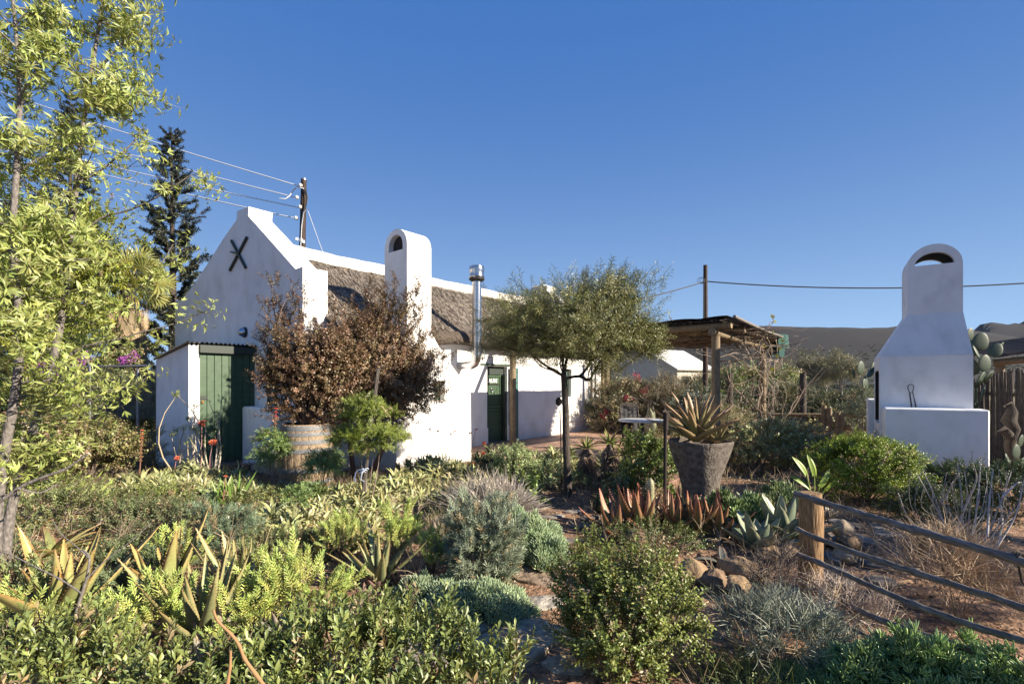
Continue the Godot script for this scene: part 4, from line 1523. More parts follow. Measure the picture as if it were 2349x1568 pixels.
# ---------------------------------------------------------------- palm-trunk pot with its aloe
func build_pot() -> void:
	var d := 5.9
	var c := at(1606, 878, d)
	var o := thing("palm_trunk_pot", "hollowed grey palm trunk pot, wide at the rim", "pot", Vector3(c.x, 0.14, c.z))
	var m := MB.new()
	lathe(m, [Vector2(0.0, -0.02), Vector2(0.2, -0.02), Vector2(0.215, 0.04), Vector2(0.215, 0.12), Vector2(0.225, 0.2), Vector2(0.245, 0.3), Vector2(0.275, 0.4), Vector2(0.305, 0.5), Vector2(0.335, 0.6), Vector2(0.352, 0.68), Vector2(0.36, 0.71), Vector2(0.335, 0.715), Vector2(0.31, 0.68), Vector2(0.3, 0.6)], 36, 0.12)
	part("trunk_shell", m.mesh(), M.palm_wood, o)
	m = MB.new()
	lathe(m, [Vector2(0.0, 0.66), Vector2(0.15, 0.65), Vector2(0.31, 0.64)], 20, 0.1)
	part("potting_soil", m.mesh(), M.soil, o)
	m = MB.new()
	lathe(m, [Vector2(0.0, 0.13), Vector2(0.22, 0.125), Vector2(0.25, 0.1), Vector2(0.27, 0.0), Vector2(0.3, -0.2)], 22, 0.2)
	single("tree_stump", "low dark tree stump under the palm trunk pot", "stump", m.mesh(), M.bark_dark, Vector3(c.x - 0.12, -0.02, c.z))
	# rusty pipe standing to the left
	m = MB.new()
	tube(m, [on(1524, 5.4, -0.1), at(1526, 1000, 5.4), at(1528, 952, 5.4)], [0.021, 0.021, 0.022], 10)
	tube(m, [at(1527, 985, 5.38), at(1527, 945, 5.38)], [0.03, 0.03], 10)
	tube(m, [at(1527, 950, 5.38), at(1523, 942, 5.36), at(1520, 946, 5.34)], [0.022, 0.02, 0.012], 8)
	single("standpipe", "dark rusty iron standpipe left of the palm trunk pot", "standpipe", m.mesh(), M.rust_pipe)
	# small bent rod with a spoon-shaped end by the young tree
	m = MB.new()
	tube(m, [on(1288, 7.0), at(1286, 1000, 7.0), at(1284, 940, 7.0)], [0.009, 0.009, 0.009], 6)
	stone(m, Vector3(0.09, 0.13, 0.03), 3.0)
	for k in m.v.size():
		if k >= m.v.size() - 150:
			m.v[k] += at(1281, 921, 7.0)
	single("garden_stake", "thin dark garden rod with a flat leaf-shaped head", "stake", m.mesh(), M.rust_pipe)

# ---------------------------------------------------------------- leaves and sprigs (grown along +y from the origin)
func leaf4(m: MB, p: Vector3, dir: Vector3, L: float, W: float, col: Color, fold := 0.25, bend := 0.15, wide_at := 0.45) -> void:
	var y := dir.normalized()
	var ref := Vector3.UP if absf(y.y) < 0.95 else Vector3.RIGHT
	var x := y.cross(ref).normalized()
	x = (Basis(y, rf(-0.9, 0.9)) * x).normalized()
	var n := x.cross(y)
	if n.y < 0.0:
		n = -n
	var mid := p + y * L * wide_at + n * L * bend * 0.4
	var tip := p + y * L - n * L * bend * 0.3
	var a := m.vert(p, col * 0.92)
	var l := m.vert(mid - x * W * 0.5 + n * W * fold, col)
	var c := m.vert(mid, col * 0.96)
	var r := m.vert(mid + x * W * 0.5 + n * W * fold, col)
	var t := m.vert(tip, col * 1.05)
	m.tri(a, l, c)
	m.tri(a, c, r)
	m.tri(l, t, c)
	m.tri(c, t, r)

func finger(m: MB, p: Vector3, dir: Vector3, L: float, R: float, bend: Vector3, col: Color, tip: Color, sides := 4) -> void:
	var d := dir.normalized()
	var q := [p, p + d * L * 0.45 + bend * L * 0.25, p + d * L * 0.85 + bend * L * 0.75, p + d * L + bend * L]
	tube(m, q, [R * 0.8, R, R * 0.75, R * 0.12], sides, col, tip, false)

func jitter(c: Color, a := 0.25) -> Color:
	var f := rf(1.0 - a, 1.0 + a)
	return Color(c.r * f * rf(0.9, 1.1), c.g * f, c.b * f * rf(0.85, 1.15))

func make_sprigs() -> void:
	var m := MB.new()
	# long lance leaflets in threes (the tree on the left)
	for v in 3:
		m = MB.new()
		var stem := Color(0.16, 0.12, 0.08)
		tube(m, [Vector3.ZERO, Vector3(0.01, 0.1, 0), Vector3(0.03, 0.2, 0.01), Vector3(0.06, 0.28, 0.0)], [0.0028, 0.0022, 0.0016, 0.001], 3, stem, null, false)
		for k in 8:
			var f := (k + 1) / 8.0
			var p := Vector3(0.06 * f * f, 0.28 * f, 0)
			var a := k * 2.4 + v
			var out := Vector3(cos(a), 0.45, sin(a)).normalized()
			p += out * 0.012
			for j in 3:
				var d := (out + Vector3(cos(a + (j - 1) * 0.9), -0.1 - 0.15 * absf(j - 1), sin(a + (j - 1) * 0.9)) * 0.9 + Vector3(0, rf(-0.35, 0.2), 0)).normalized()
				leaf4(m, p, d, rf(0.07, 0.108) * (1.1 if j == 1 else 0.85), rf(0.014, 0.020), jitter(Color(0.39, 0.42, 0.15), 0.3), 0.2, 0.2, 0.5)
		SP["lance%d" % v] = m.mesh()
	# small oval leaves on a twig
	m = MB.new()
	tube(m, [Vector3.ZERO, Vector3(0.004, 0.07, 0), Vector3(0, 0.13, 0.004)], [0.002, 0.0016, 0.001], 3, Color(0.14, 0.1, 0.07), null, false)
	for k in 15:
		var f := (k + 1.0) / 15.0
		var a := k * 2.4
		leaf4(m, Vector3(0.003, 0.13 * f, 0.002), Vector3(cos(a), rf(0.2, 0.9), sin(a)), rf(0.02, 0.03), rf(0.010, 0.015), jitter(Color.WHITE, 0.28), 0.2, 0.2, 0.55)
	SP.oval = m.mesh()
	# rounder, scattered leaves (smoke-bush kind)
	m = MB.new()
	tube(m, [Vector3.ZERO, Vector3(0.006, 0.1, 0), Vector3(0, 0.2, 0.006)], [0.0025, 0.002, 0.001], 3, Color(0.6, 0.5, 0.45), null, false)
	for k in 17:
		var f := (k + 1.0) / 17.0
		var a := k * 2.4
		leaf4(m, Vector3(0.003, 0.2 * f, 0.002), Vector3(cos(a), rf(-0.2, 0.8), sin(a)), rf(0.026, 0.044), rf(0.018, 0.028), jitter(Color.WHITE, 0.5), 0.15, 0.2, 0.6)
	SP.round = m.mesh()
	# narrow willowy leaves
	m = MB.new()
	tube(m, [Vector3.ZERO, Vector3(0.006, 0.1, 0), Vector3(0.02, 0.2, 0.006)], [0.002, 0.0016, 0.001], 3, Color(0.2, 0.16, 0.1), null, false)
	for k in 20:
		var f := (k + 1.0) / 20.0
		var a := k * 2.4
		leaf4(m, Vector3(0.02 * f * f, 0.2 * f, 0.002), Vector3(cos(a), rf(-0.1, 1.0), sin(a)), rf(0.05, 0.075), rf(0.0055, 0.008), jitter(Color.WHITE, 0.35), 0.1, 0.35, 0.5)
	SP.willow = m.mesh()
	# upright glossy leaves of the front bush
	for v in 2:
		m = MB.new()
		tube(m, [Vector3.ZERO, Vector3(0.006, 0.08, 0), Vector3(0.0, 0.17, 0.006)], [0.003, 0.0025, 0.0015], 4, Color(0.26, 0.2, 0.1), null, false)
		for k in 17:
			var f := (k + 2.0) / 18.0
			var a := k * 2.4 + v
			leaf4(m, Vector3(0.003, 0.17 * f, 0.002), Vector3(cos(a), rf(0.7, 1.6), sin(a)), rf(0.036, 0.054), rf(0.012, 0.017), jitter(Color.WHITE if rng.randf() < 0.85 else Color(1.7, 1.15, 0.8), 0.42), 0.22, 0.12, 0.62)
		SP["glossy%d" % v] = m.mesh()
	# ice plant: clusters of upright fingers
	m = MB.new()
	for k in 9:
		var a := k * 2.4
		var s := 0.004 * sqrt(k)
		finger(m, Vector3(cos(a) * s, 0, sin(a) * s), Vector3(cos(a) * 0.8 * sqrt(k / 9.0), 1, sin(a) * 0.8 * sqrt(k / 9.0)), rf(0.034, 0.06), rf(0.0036, 0.005), Vector3(0, 0.08, 0), jitter(Color(0.8, 0.85, 0.8), 0.15), jitter(Color(1.2, 1.15, 1.1), 0.1))
	SP.ice = m.mesh()
	# finer, bluish needle succulents
	m = MB.new()
	tube(m, [Vector3.ZERO, Vector3(0.0, 0.11, 0)], [0.002, 0.0012], 3, Color(0.9, 0.8, 0.7), null, false)
	for k in 20:
		var a := k * 2.4
		finger(m, Vector3(0, 0.015 + 0.095 * k / 20.0, 0), Vector3(cos(a), rf(0.7, 1.4), sin(a)), rf(0.024, 0.04), rf(0.0018, 0.0026), Vector3(0, 0.15, 0), jitter(Color.WHITE, 0.25), jitter(Color(1.2, 1.2, 1.2), 0.1), 3)
	SP.needle = m.mesh()
	# bottle-brush stems of the yellow-green succulent
	for v in 2:
		m = MB.new()
		tube(m, [Vector3.ZERO, Vector3(0.008, 0.08, 0), Vector3(0.02, 0.17, 0.0)], [0.004, 0.0035, 0.002], 4, Color(0.25, 0.2, 0.12), Color(0.3, 0.36, 0.09), false)
		for k in 46:
			var f := k / 46.0
			var a := k * 2.4 + v
			var c := Color(0.52, 0.53, 0.17).lerp(Color(0.34, 0.44, 0.12), f)
			finger(m, Vector3(0.02 * f * f, 0.02 + 0.15 * f, 0), Vector3(cos(a), 0.15 + f * 0.8, sin(a)), rf(0.022, 0.03), rf(0.0026, 0.0033), Vector3(0, 0.35, 0), jitter(c, 0.16), jitter(c * 1.1, 0.1), 3)
		SP["brush%d" % v] = m.mesh()
	# dark conifer spray
	m = MB.new()
	tube(m, [Vector3.ZERO, Vector3(0, 0.3, -0.02), Vector3(0, 0.55, -0.02)], [0.012, 0.009, 0.004], 4, Color(0.12, 0.09, 0.07), null, false)
	for k in 34:
		var f := (k + 2.0) / 36.0
		var a := k * 2.4
		var d := Vector3(cos(a) * 1.0, 0.5, sin(a) * 0.6)
		for j in 2:
			leaf4(m, Vector3(0, 0.55 * f, -0.02) + d * 0.05 * j, d + rdir() * 0.5, rf(0.10, 0.17), rf(0.03, 0.055), jitter(Color(0.034, 0.042, 0.026), 0.4), 0.4, 0.2)
	SP.conifer = m.mesh()
	# broad glossy leaves
	m = MB.new()
	tube(m, [Vector3.ZERO, Vector3(0.0, 0.25, 0)], [0.004, 0.002], 3, Color(0.15, 0.1, 0.07), null, false)
	for k in 22:
		var a := k * 2.4
		leaf4(m, Vector3(0, 0.03 + 0.22 * k / 22.0, 0), Vector3(cos(a), rf(0.0, 0.9), sin(a)), rf(0.045, 0.07), rf(0.025, 0.035), jitter(Color.WHITE, 0.4), 0.2, 0.2)
	SP.broad = m.mesh()
	# loose clump for trees far off
	m = MB.new()
	for k in 46:
		var p := rdir() * pow(rng.randf(), 0.4) * 0.4
		leaf4(m, p, p.normalized() + rdir() * 0.8 + Vector3(0, -0.2, 0), rf(0.09, 0.16), rf(0.035, 0.06), jitter(Color.WHITE, 0.4))
	SP.clump = m.mesh()
	m = MB.new()
	for k in 44:
		var p := rdir()
		p.y = absf(p.y)
		leaf4(m, p * rf(0.5, 1.0), p + rdir() * 0.7, rf(0.35, 0.6), rf(0.25, 0.4), jitter(Color(0.085, 0.09, 0.05), 0.35))
	SP.far_bush = m.mesh()
	# bare twig
	m = MB.new()
	for k in 6:
		var a := Vector3(0, rf(0.0, 0.12), 0)
		var d := (Vector3(gauss(), 1.6, gauss())).normalized()
		tube(m, [a, a + d * 0.07 + rdir() * 0.01, a + d * 0.15 + rdir() * 0.03], [0.0022, 0.0016, 0.0008], 3, jitter(Color.WHITE, 0.3), null, false)
	SP.twig = m.mesh()
	# dry grass
	m = MB.new()
	for k in 12:
		var d := Vector3(gauss() * 0.5, 1.0, gauss() * 0.5).normalized()
		var e := Vector3(d.x, -0.1, d.z) * 0.35
		finger(m, Vector3(gauss() * 0.01, 0, gauss() * 0.01), d, rf(0.2, 0.34), rf(0.0018, 0.003), e, jitter(Color.WHITE, 0.3), jitter(Color(1.2, 1.2, 1.2), 0.2), 3)
	SP.grass = m.mesh()
	# strap leaves
	m = MB.new()
	for k in 11:
		var a := k * 2.4
		var d := Vector3(cos(a) * 0.45, 1.0, sin(a) * 0.45).normalized()
		strap(m, Vector3(cos(a) * 0.02, 0, sin(a) * 0.02), d, rf(0.32, 0.5), rf(0.012, 0.02), rf(0.2, 0.9), jitter(Color.WHITE, 0.25))
	SP.strap = m.mesh()
	# small aloe rosettes: three, of different sweep
	for v in 3:
		m = MB.new()
		for k in 17:
			var a := k * 2.4 + v * 0.7
			var el := lerpf(1.35, 0.25, k / 17.0)
			var d := Vector3(cos(a) * cos(el), sin(el), sin(a) * cos(el))
			var L := lerpf(0.14, 0.27, sqrt(k / 17.0)) * rf(0.85, 1.15)
			strap(m, Vector3(0, -0.006 * k, 0) + d * 0.012, d, L, rf(0.017, 0.023), rf(1.0, 2.0), jitter(Color.WHITE, 0.2), jitter(Color(1.3, 1.0, 0.8), 0.25), 0.35)
		SP["rosette%d" % v] = m.mesh()
	# feathery leaves
	m = MB.new()
	for s in 3:
		var a := s * 2.2
		var p := Vector3.ZERO
		var d := Vector3(cos(a) * 0.7, 0.6, sin(a) * 0.7).normalized()
		for k in 9:
			var side := d.cross(Vector3.UP).normalized()
			for g in [-1.0, 1.0]:
				leaf4(m, p, side * g + d * 0.5 + Vector3(0, 0.15, 0), rf(0.018, 0.026), rf(0.009, 0.012), jitter(Color.WHITE, 0.25), 0.15, 0.15)
			p += d * 0.015
			d = (d + Vector3(0, -0.08, 0)).normalized()
	SP.pinnate = m.mesh()
	# thatch reed ends
	m = MB.new()
	for k in 7:
		var x := rf(-0.05, 0.05)
		var z := rf(-0.02, 0.02)
		var L := rf(0.07, 0.13)
		var c := Color.WHITE * rf(0.6, 1.3)
		m.face([Vector3(x, 0, z), Vector3(x + rf(0.006, 0.010), 0, z), Vector3(x + rf(-0.01, 0.01), L, z + rf(-0.006, 0.012))], c)
	SP.reeds = m.mesh()
	# cactus pad
	m = MB.new()
	var rows := []
	for j in 11:
		var th := PI * j / 10.0
		var row := []
		for q in 17:
			var ph := TAU * q / 16.0
			var wd := 0.135 * (1.0 + 0.18 * (-cos(th)) * -1.0)
			row.append(m.vert(Vector3(sin(th) * cos(ph) * wd, 0.18 - 0.18 * cos(th) * 1.0, sin(th) * sin(ph) * 0.026), Color(0.05, 0.08, 0.048) * (1.0 + 0.25 * sin(q * 3.0 + j * 5.0) * 0.5)))
		rows.append(row)
	for j in 10:
		for q in 16:
			m.quad(rows[j][q], rows[j][q + 1], rows[j + 1][q + 1], rows[j + 1][q])
	SP.pad = m.mesh()
	# vine leaf: five lobes
	m = MB.new()
	var c0 := m.vert(Vector3(0, 0.03, 0), Color(0.40, 0.40, 0.07))
	var ring := []
	for k in 11:
		var a := -0.35 + (PI + 0.7) * k / 10.0
		var r := 0.05 if k % 2 == 0 else 0.03
		ring.append(m.vert(Vector3(cos(a) * r, 0.03 + sin(a) * r, 0.008 * sin(k * 1.7)), Color(0.46, 0.45, 0.08)))
	for k in 10:
		m.tri(c0, ring[k + 1], ring[k])
	m.tri(c0, ring[0], ring[10])
	SP.vine_leaf = m.mesh()
	# fan palm leaf
	for v in 2:
		m = MB.new()
		tube(m, [Vector3.ZERO, Vector3(0, 0.35, 0.03), Vector3(0, 0.7, 0.0)], [0.022, 0.016, 0.012], 5, Color(0.42, 0.34, 0.09), null, false)
		for k in 25:
			var a := lerpf(-1.9, 1.9, k / 24.0)
			var d := Vector3(sin(a), cos(a), 0.0)
			var L := 0.62 * (0.75 + 0.25 * cos(a))
			var b := Vector3(0, 0.68, 0)
			var w := 0.045
			var sd := Vector3(cos(a), -sin(a), 0)
			var z := 0.012 if k % 2 == 0 else -0.012
			var cc: Color = jitter(Color(0.30, 0.30, 0.09), 0.15) if v == 0 else jitter(Color(0.35, 0.27, 0.17), 0.25)
			var dr := Vector3(0, -0.12 - 0.1 * v, 0.08 * rf(-1, 1))
			var i0 := m.vert(b, cc)
			var i1 := m.vert(b + d * L * 0.6 - sd * w * 0.5 + Vector3(0, 0, z), cc)
			var i2 := m.vert(b + d * L * 0.6 + sd * w * 0.5 + Vector3(0, 0, -z), cc * 0.9)
			var i3 := m.vert(b + d * L + dr, cc)
			m.tri(i0, i1, i2)
			m.tri(i1, i3, i2)
		SP["fan%d" % v] = m.mesh()
	# litter leaf, pebble, petals
	m = MB.new()
	leaf4(m, Vector3.ZERO, Vector3(1, 0.1, 0), 0.045, 0.02, Color.WHITE, 0.5, 0.4)
	leaf4(m, Vector3(0.02, 0.004, 0.05), Vector3(-0.4, 0.2, 1), 0.035, 0.016, Color(0.8, 0.8, 0.8), 0.5, 0.4)
	leaf4(m, Vector3(-0.04, 0.004, -0.03), Vector3(-0.9, 0.1, 0.3), 0.03, 0.014, Color(1.2, 1.1, 1.0), 0.5, 0.4)
	SP.litter = m.mesh()
	m = MB.new()
	stone(m, Vector3(0.03, 0.018, 0.024), 5.0, 0.0, Color.WHITE, 6, 4)
	SP.pebble = m.mesh()
	m = MB.new()
	for k in 14:
		var a := k * 2.4
		leaf4(m, Vector3(0, 0, 0), Vector3(cos(a), rf(0.2, 0.9), sin(a)), 0.02, 0.005, jitter(Color.WHITE, 0.2), 0.1, 0.1)
	SP.daisy = m.mesh()
	m = MB.new()
	for k in 16:
		var p := rdir() * 0.035
		leaf4(m, p, p.normalized() + rdir() * 0.5, rf(0.025, 0.035), rf(0.02, 0.028), jitter(Color.WHITE, 0.25), 0.2, 0.2)
	SP.bract = m.mesh()
	# drooping tubular flowers on a stalk head
	m = MB.new()
	for k in 22:
		var a := k * 2.4
		finger(m, Vector3(0, 0, 0), Vector3(cos(a), rf(-0.7, 0.1), sin(a)), rf(0.035, 0.05), 0.005, Vector3(0, -0.4, 0), jitter(Color.WHITE, 0.25), jitter(Color(1.0, 0.8, 0.7), 0.2), 4)
	SP.bells = m.mesh()

func strap(m: MB, p: Vector3, d: Vector3, L: float, W: float, droop: float, col: Color, tip = null, chan := 0.2) -> void:
	var segs := 6
	var side := d.cross(Vector3.UP)
	side = side.normalized() if side.length() > 0.05 else Vector3.RIGHT
	var prev := []
	var pos := p
	var dir := d
	for k in segs + 1:
		var f := float(k) / segs
		var w := W * (1.0 - pow(f, 2.2)) * (0.8 + 0.2 * sin(f * PI)) + 0.0006
		var n := side.cross(dir).normalized()
		if n.y < 0.0:
			n = -n
		var c: Color = col if tip == null else col.lerp(col * tip, f * f)
		var row := [m.vert(pos - side * w + n * w * chan, c), m.vert(pos, c * 0.9), m.vert(pos + side * w + n * w * chan, c)]
		if k > 0:
			m.quad(prev[0], row[0], row[1], prev[1])
			m.quad(prev[1], row[1], row[2], prev[2])
		prev = row
		dir = (dir + Vector3.DOWN * droop / segs * (0.4 + f)).normalized()
		pos += dir * L / segs

# ---------------------------------------------------------------- plants
# foliage on stems: clumps spread unevenly through a crown, sprigs round each clump
func foliage(o: Node3D, sprigs: Array, material: Material, count: int, size: float, c0: Color, c1: Color, centre: Vector3, rad: Vector3, opt := {}) -> Array:
	var clumps: int = opt.get("clumps", 26)
	var up: float = opt.get("up", 0.5)
	var cr: float = opt.get("clump_size", 0.28)
	var fill: float = opt.get("fill", 0.45)
	var floor_: float = opt.get("floor", -0.75)
	var cc := []
	var guard := 0
	var sd := rf(0, 500)
	while cc.size() < clumps and guard < clumps * 30:
		guard += 1
		var d := rdir()
		if d.y < floor_:
			continue
		var lumpy := 0.86 + 0.42 * lump.get_noise_3d(d.x * 45.0 + sd, d.y * 45.0, d.z * 45.0)
		cc.append(d * pow(rng.randf(), fill) * lumpy)
	var sets := []
	for s in sprigs:
		sets.append([[], []])
	var mr := (rad.x + rad.y + rad.z) / 3.0
	for k in count:
		var c: Vector3 = cc[rng.randi() % cc.size()]
		var q: Vector3 = c + Vector3(gauss(), gauss() * 0.8, gauss()) * cr * 0.55
		if q.length() > 1.22:
			q = q.normalized() * rf(0.9, 1.22)
		var p := centre + q * rad
		var dir := (q.normalized() * 0.8 + Vector3.UP * up + rdir() * 0.55).normalized()
		var s := size * rf(0.7, 1.25)
		var w := rng.randi() % sprigs.size()
		sets[w][0].append(Transform3D(side_basis(dir, rf(0, TAU)).scaled(Vector3(s, s, s)), p))
		var f := rf(0.65, 1.35)
		var col: Color = c0.lerp(c1, rng.randf()) * f * opt.get("tone", 1.5)
		if rng.randf() < opt.get("dry", 0.07):
			col = Color(0.36, 0.28, 0.16) * f
		col.a = 1.0
		sets[w][1].append(col)
	for w in sprigs.size():
		if sets[w][0].size():
			many(opt.get("name", "foliage"), SP[sprigs[w]], material, o, sets[w][0], sets[w][1])
	var outp := []
	for c in cc:
		outp.append(centre + c * rad)
	return outp

func stems_to(m: MB, base: Vector3, ends: Array, r0: float, col: Color, wander := 0.12) -> void:
	for e in ends:
		var p := []
		var r := []
		var a: Vector3 = base + Vector3(gauss(), 0, gauss()) * r0 * 1.2
		var mid: Vector3 = a.lerp(e, 0.45) + Vector3(gauss(), absf(gauss()) * 0.6, gauss()) * wander * a.distance_to(e)
		for k in 7:
			var f := k / 6.0
			p.append(a.lerp(mid, f).lerp(mid.lerp(e, f), f))
			r.append(lerpf(r0, r0 * 0.22, f))
		tube(m, p, r, 5, jitter(col, 0.2))

func shrub(called: String, label: String, base: Vector3, w: float, h: float, sprigs: Array, material: Material, count: int, size: float, c0: Color, c1: Color, opt := {}) -> Node3D:
	var o := thing(called, label, opt.get("category", "shrub"), base, 0.0, opt.get("group", ""))
	var low: float = opt.get("low", 0.08)
	var deep: float = opt.get("depth", w)
	var centre := Vector3(0, h * (0.5 + low * 0.5), 0)
	var ends := foliage(o, sprigs, material, count, size, c0, c1, centre, Vector3(w * 0.5, h * (0.5 - low * 0.5), deep * 0.5), opt)
	var m := MB.new()
	stems_to(m, Vector3(0, -0.03, 0), ends.slice(0, opt.get("stems", 16)), opt.get("stem", 0.008), opt.get("stem_col", Color(0.13, 0.1, 0.075)))
	part("stems", m.mesh(), M.bark_plain, o).set_meta("kind", "stuff")
	return o

# a low spreading mat: sprigs stand on a lumpy mound
func carpet(called: String, label: String, base: Vector3, rx: float, rz: float, h: float, sprigs: Array, material: Material, count: int, size: float, c0: Color, c1: Color, opt := {}) -> Node3D:
	var o := thing(called, label, opt.get("category", "ground cover"), base, opt.get("turn", 0.0), opt.get("group", ""))
	var sets := []
	for s in sprigs:
		sets.append([[], []])
	var sd := rf(0, 400)
	var spread: float = opt.get("spread", 0.45)
	for k in count:
		var a := rf(0, TAU)
		var q := sqrt(rng.randf())
		var edge := 0.8 + 0.35 * lump.get_noise_2d(cos(a) * 60.0 + sd, sin(a) * 60.0)
		var x := cos(a) * q * rx * edge
		var z := sin(a) * q * rz * edge
		var top := h * (1.0 - q * q * 0.85) * (0.8 + 0.6 * lump.get_noise_2d(x * 120.0 + sd, z * 120.0))
		var y := gy(base.x + x, base.z + z) - base.y + maxf(0.0, top) * lerpf(1.0, rng.randf(), opt.get("deep", 0.25))
		var s := size * rf(0.7, 1.25)
		var d := (Vector3(cos(a) * q * spread, 1.0, sin(a) * q * spread) + rdir() * spread * 0.7).normalized()
		var w := rng.randi() % sprigs.size()
		sets[w][0].append(Transform3D(side_basis(d, rf(0, TAU)).scaled(Vector3(s, s, s)), Vector3(x, y, z)))
		var col := c0.lerp(c1, rng.randf()) * rf(0.72, 1.28) * 1.2
		col.a = 1.0
		sets[w][1].append(col)
	for w in sprigs.size():
		if sets[w][0].size():
			many("foliage", SP[sprigs[w]], material, o, sets[w][0], sets[w][1])
	return o

# one fleshy leaf: channelled above, keeled below, teeth along both margins
func aloe_leaf(L: float, W: float, T: float, curl: float, chan: float, base: Color, tip: Color, edge: Color, teeth: int, shape := 0.0) -> ArrayMesh:
	var m := MB.new()
	var segs := 7
	var prev := []
	var pos := Vector3.ZERO
	var th := 0.0
	for k in segs + 1:
		var f := float(k) / segs
		var w := W * 0.5 * (0.78 + 0.22 * sin(minf(1.0, f / 0.45) * PI * 0.5)) * pow(1.0 - f, 0.72 - shape * 0.3) + 0.0008
		if shape > 0.0:
			w = W * 0.5 * (0.55 + 0.45 * sin(minf(1.0, f / 0.5) * PI * 0.5)) * pow(1.0 - pow(f, 2.6), 0.8) + 0.0008
		var t := T * pow(1.0 - f, 0.6) + 0.0006
		var up := Vector3(0, -sin(th), cos(th))
		var col := base.lerp(tip, pow(f, 2.6))
		var ec := col.lerp(edge, 0.35 + 0.5 * f)
		var mid := col.lerp(Color(col.r * 0.85, col.g * 0.92, col.b * 0.9), 0.6)
		var lift := up * w * chan
		var row := [m.vert(pos + Vector3(-w, 0, 0) + lift, ec), m.vert(pos + Vector3(-w * 0.55, 0, 0) + lift * 0.25, col), m.vert(pos, mid), m.vert(pos + Vector3(w * 0.55, 0, 0) + lift * 0.25, col), m.vert(pos + Vector3(w, 0, 0) + lift, ec), m.vert(pos + Vector3(w * 0.55, 0, 0) - up * t * 0.8, col), m.vert(pos + Vector3(-w * 0.55, 0, 0) - up * t * 0.8, col)]
		if k > 0:
			for q in 7:
				m.quad(prev[q], row[q], row[(q + 1) % 7], prev[(q + 1) % 7])
			if teeth > 0:
				var tn := maxi(1, teeth / segs)
				for s in [0, 4]:
					for j in tn:
						var e0: Vector3 = m.v[prev[s]].lerp(m.v[row[s]], (j + 0.2) / tn)
						var e1: Vector3 = m.v[prev[s]].lerp(m.v[row[s]], (j + 0.55) / tn)
						var out := Vector3(-1 if s == 0 else 1, 0.35, 0) * minf(0.009, W * 0.1)
						m.face([e0, e1, (e0 + e1) * 0.5 + out], edge)
		prev = row
		th += curl / segs
		pos += Vector3(0, cos(th), sin(th)) * L / segs
	return m.mesh()

var leaf_store := {}
# kind: [L, W, T, curl, channel, base, tip, edge, teeth, shape]
var KIND := {
	"tall": [0.62, 0.17, 0.014, 0.12, 0.45, Color(0.36, 0.42, 0.17), Color(0.48, 0.37, 0.14), Color(0.42, 0.2, 0.08), 21, 0.0],
	"slim": [0.62, 0.11, 0.012, 0.10, 0.5, Color(0.32, 0.39, 0.20), Color(0.42, 0.37, 0.17), Color(0.38, 0.24, 0.11), 21, 0.0],
	"sprawl": [0.62, 0.105, 0.012, -0.6, 0.4, Color(0.33, 0.36, 0.12), Color(0.50, 0.25, 0.17), Color(0.48, 0.22, 0.14), 21, 0.0],
	"recurved": [0.38, 0.06, 0.010, -1.5, 0.5, Color(0.32, 0.36, 0.15), Color(0.50, 0.32, 0.19), Color(0.48, 0.30, 0.18), 14, 0.0],
	"red": [0.45, 0.125, 0.014, 0.45, 0.5, Color(0.21, 0.21, 0.09), Color(0.42, 0.15, 0.10), Color(0.46, 0.17, 0.12), 21, 0.0],
	"spotted": [0.34, 0.11, 0.010, -0.7, 0.35, Color(0.30, 0.31, 0.25), Color(0.36, 0.25, 0.20), Color(0.40, 0.19, 0.15), 14, 0.5],
	"blue": [0.48, 0.19, 0.012, 0.25, 0.4, Color(0.22, 0.29, 0.215), Color(0.27, 0.31, 0.22), Color(0.40, 0.36, 0.22), 0, 0.6],
	"grey": [0.30, 0.105, 0.009, 0.3, 0.4, Color(0.30, 0.34, 0.29), Color(0.42, 0.32, 0.28), Color(0.44, 0.30, 0.27), 14, 0.6],
	"purple": [0.20, 0.06, 0.012, 0.6, 0.4, Color(0.24, 0.17, 0.16), Color(0.30, 0.18, 0.17), Color(0.36, 0.2, 0.18), 0, 0.4],
	"potted": [0.66, 0.13, 0.016, -0.12, 0.55, Color(0.24, 0.255, 0.115), Color(0.48, 0.30, 0.19), Color(0.50, 0.28, 0.19), 21, 0.0],
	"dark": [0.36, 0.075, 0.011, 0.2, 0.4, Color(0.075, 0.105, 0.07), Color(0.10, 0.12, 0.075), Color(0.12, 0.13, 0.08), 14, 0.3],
	"green": [0.34, 0.062, 0.010, -0.2, 0.45, Color(0.24, 0.32, 0.10), Color(0.40, 0.33, 0.12), Color(0.44, 0.28, 0.12), 14, 0.1],
}

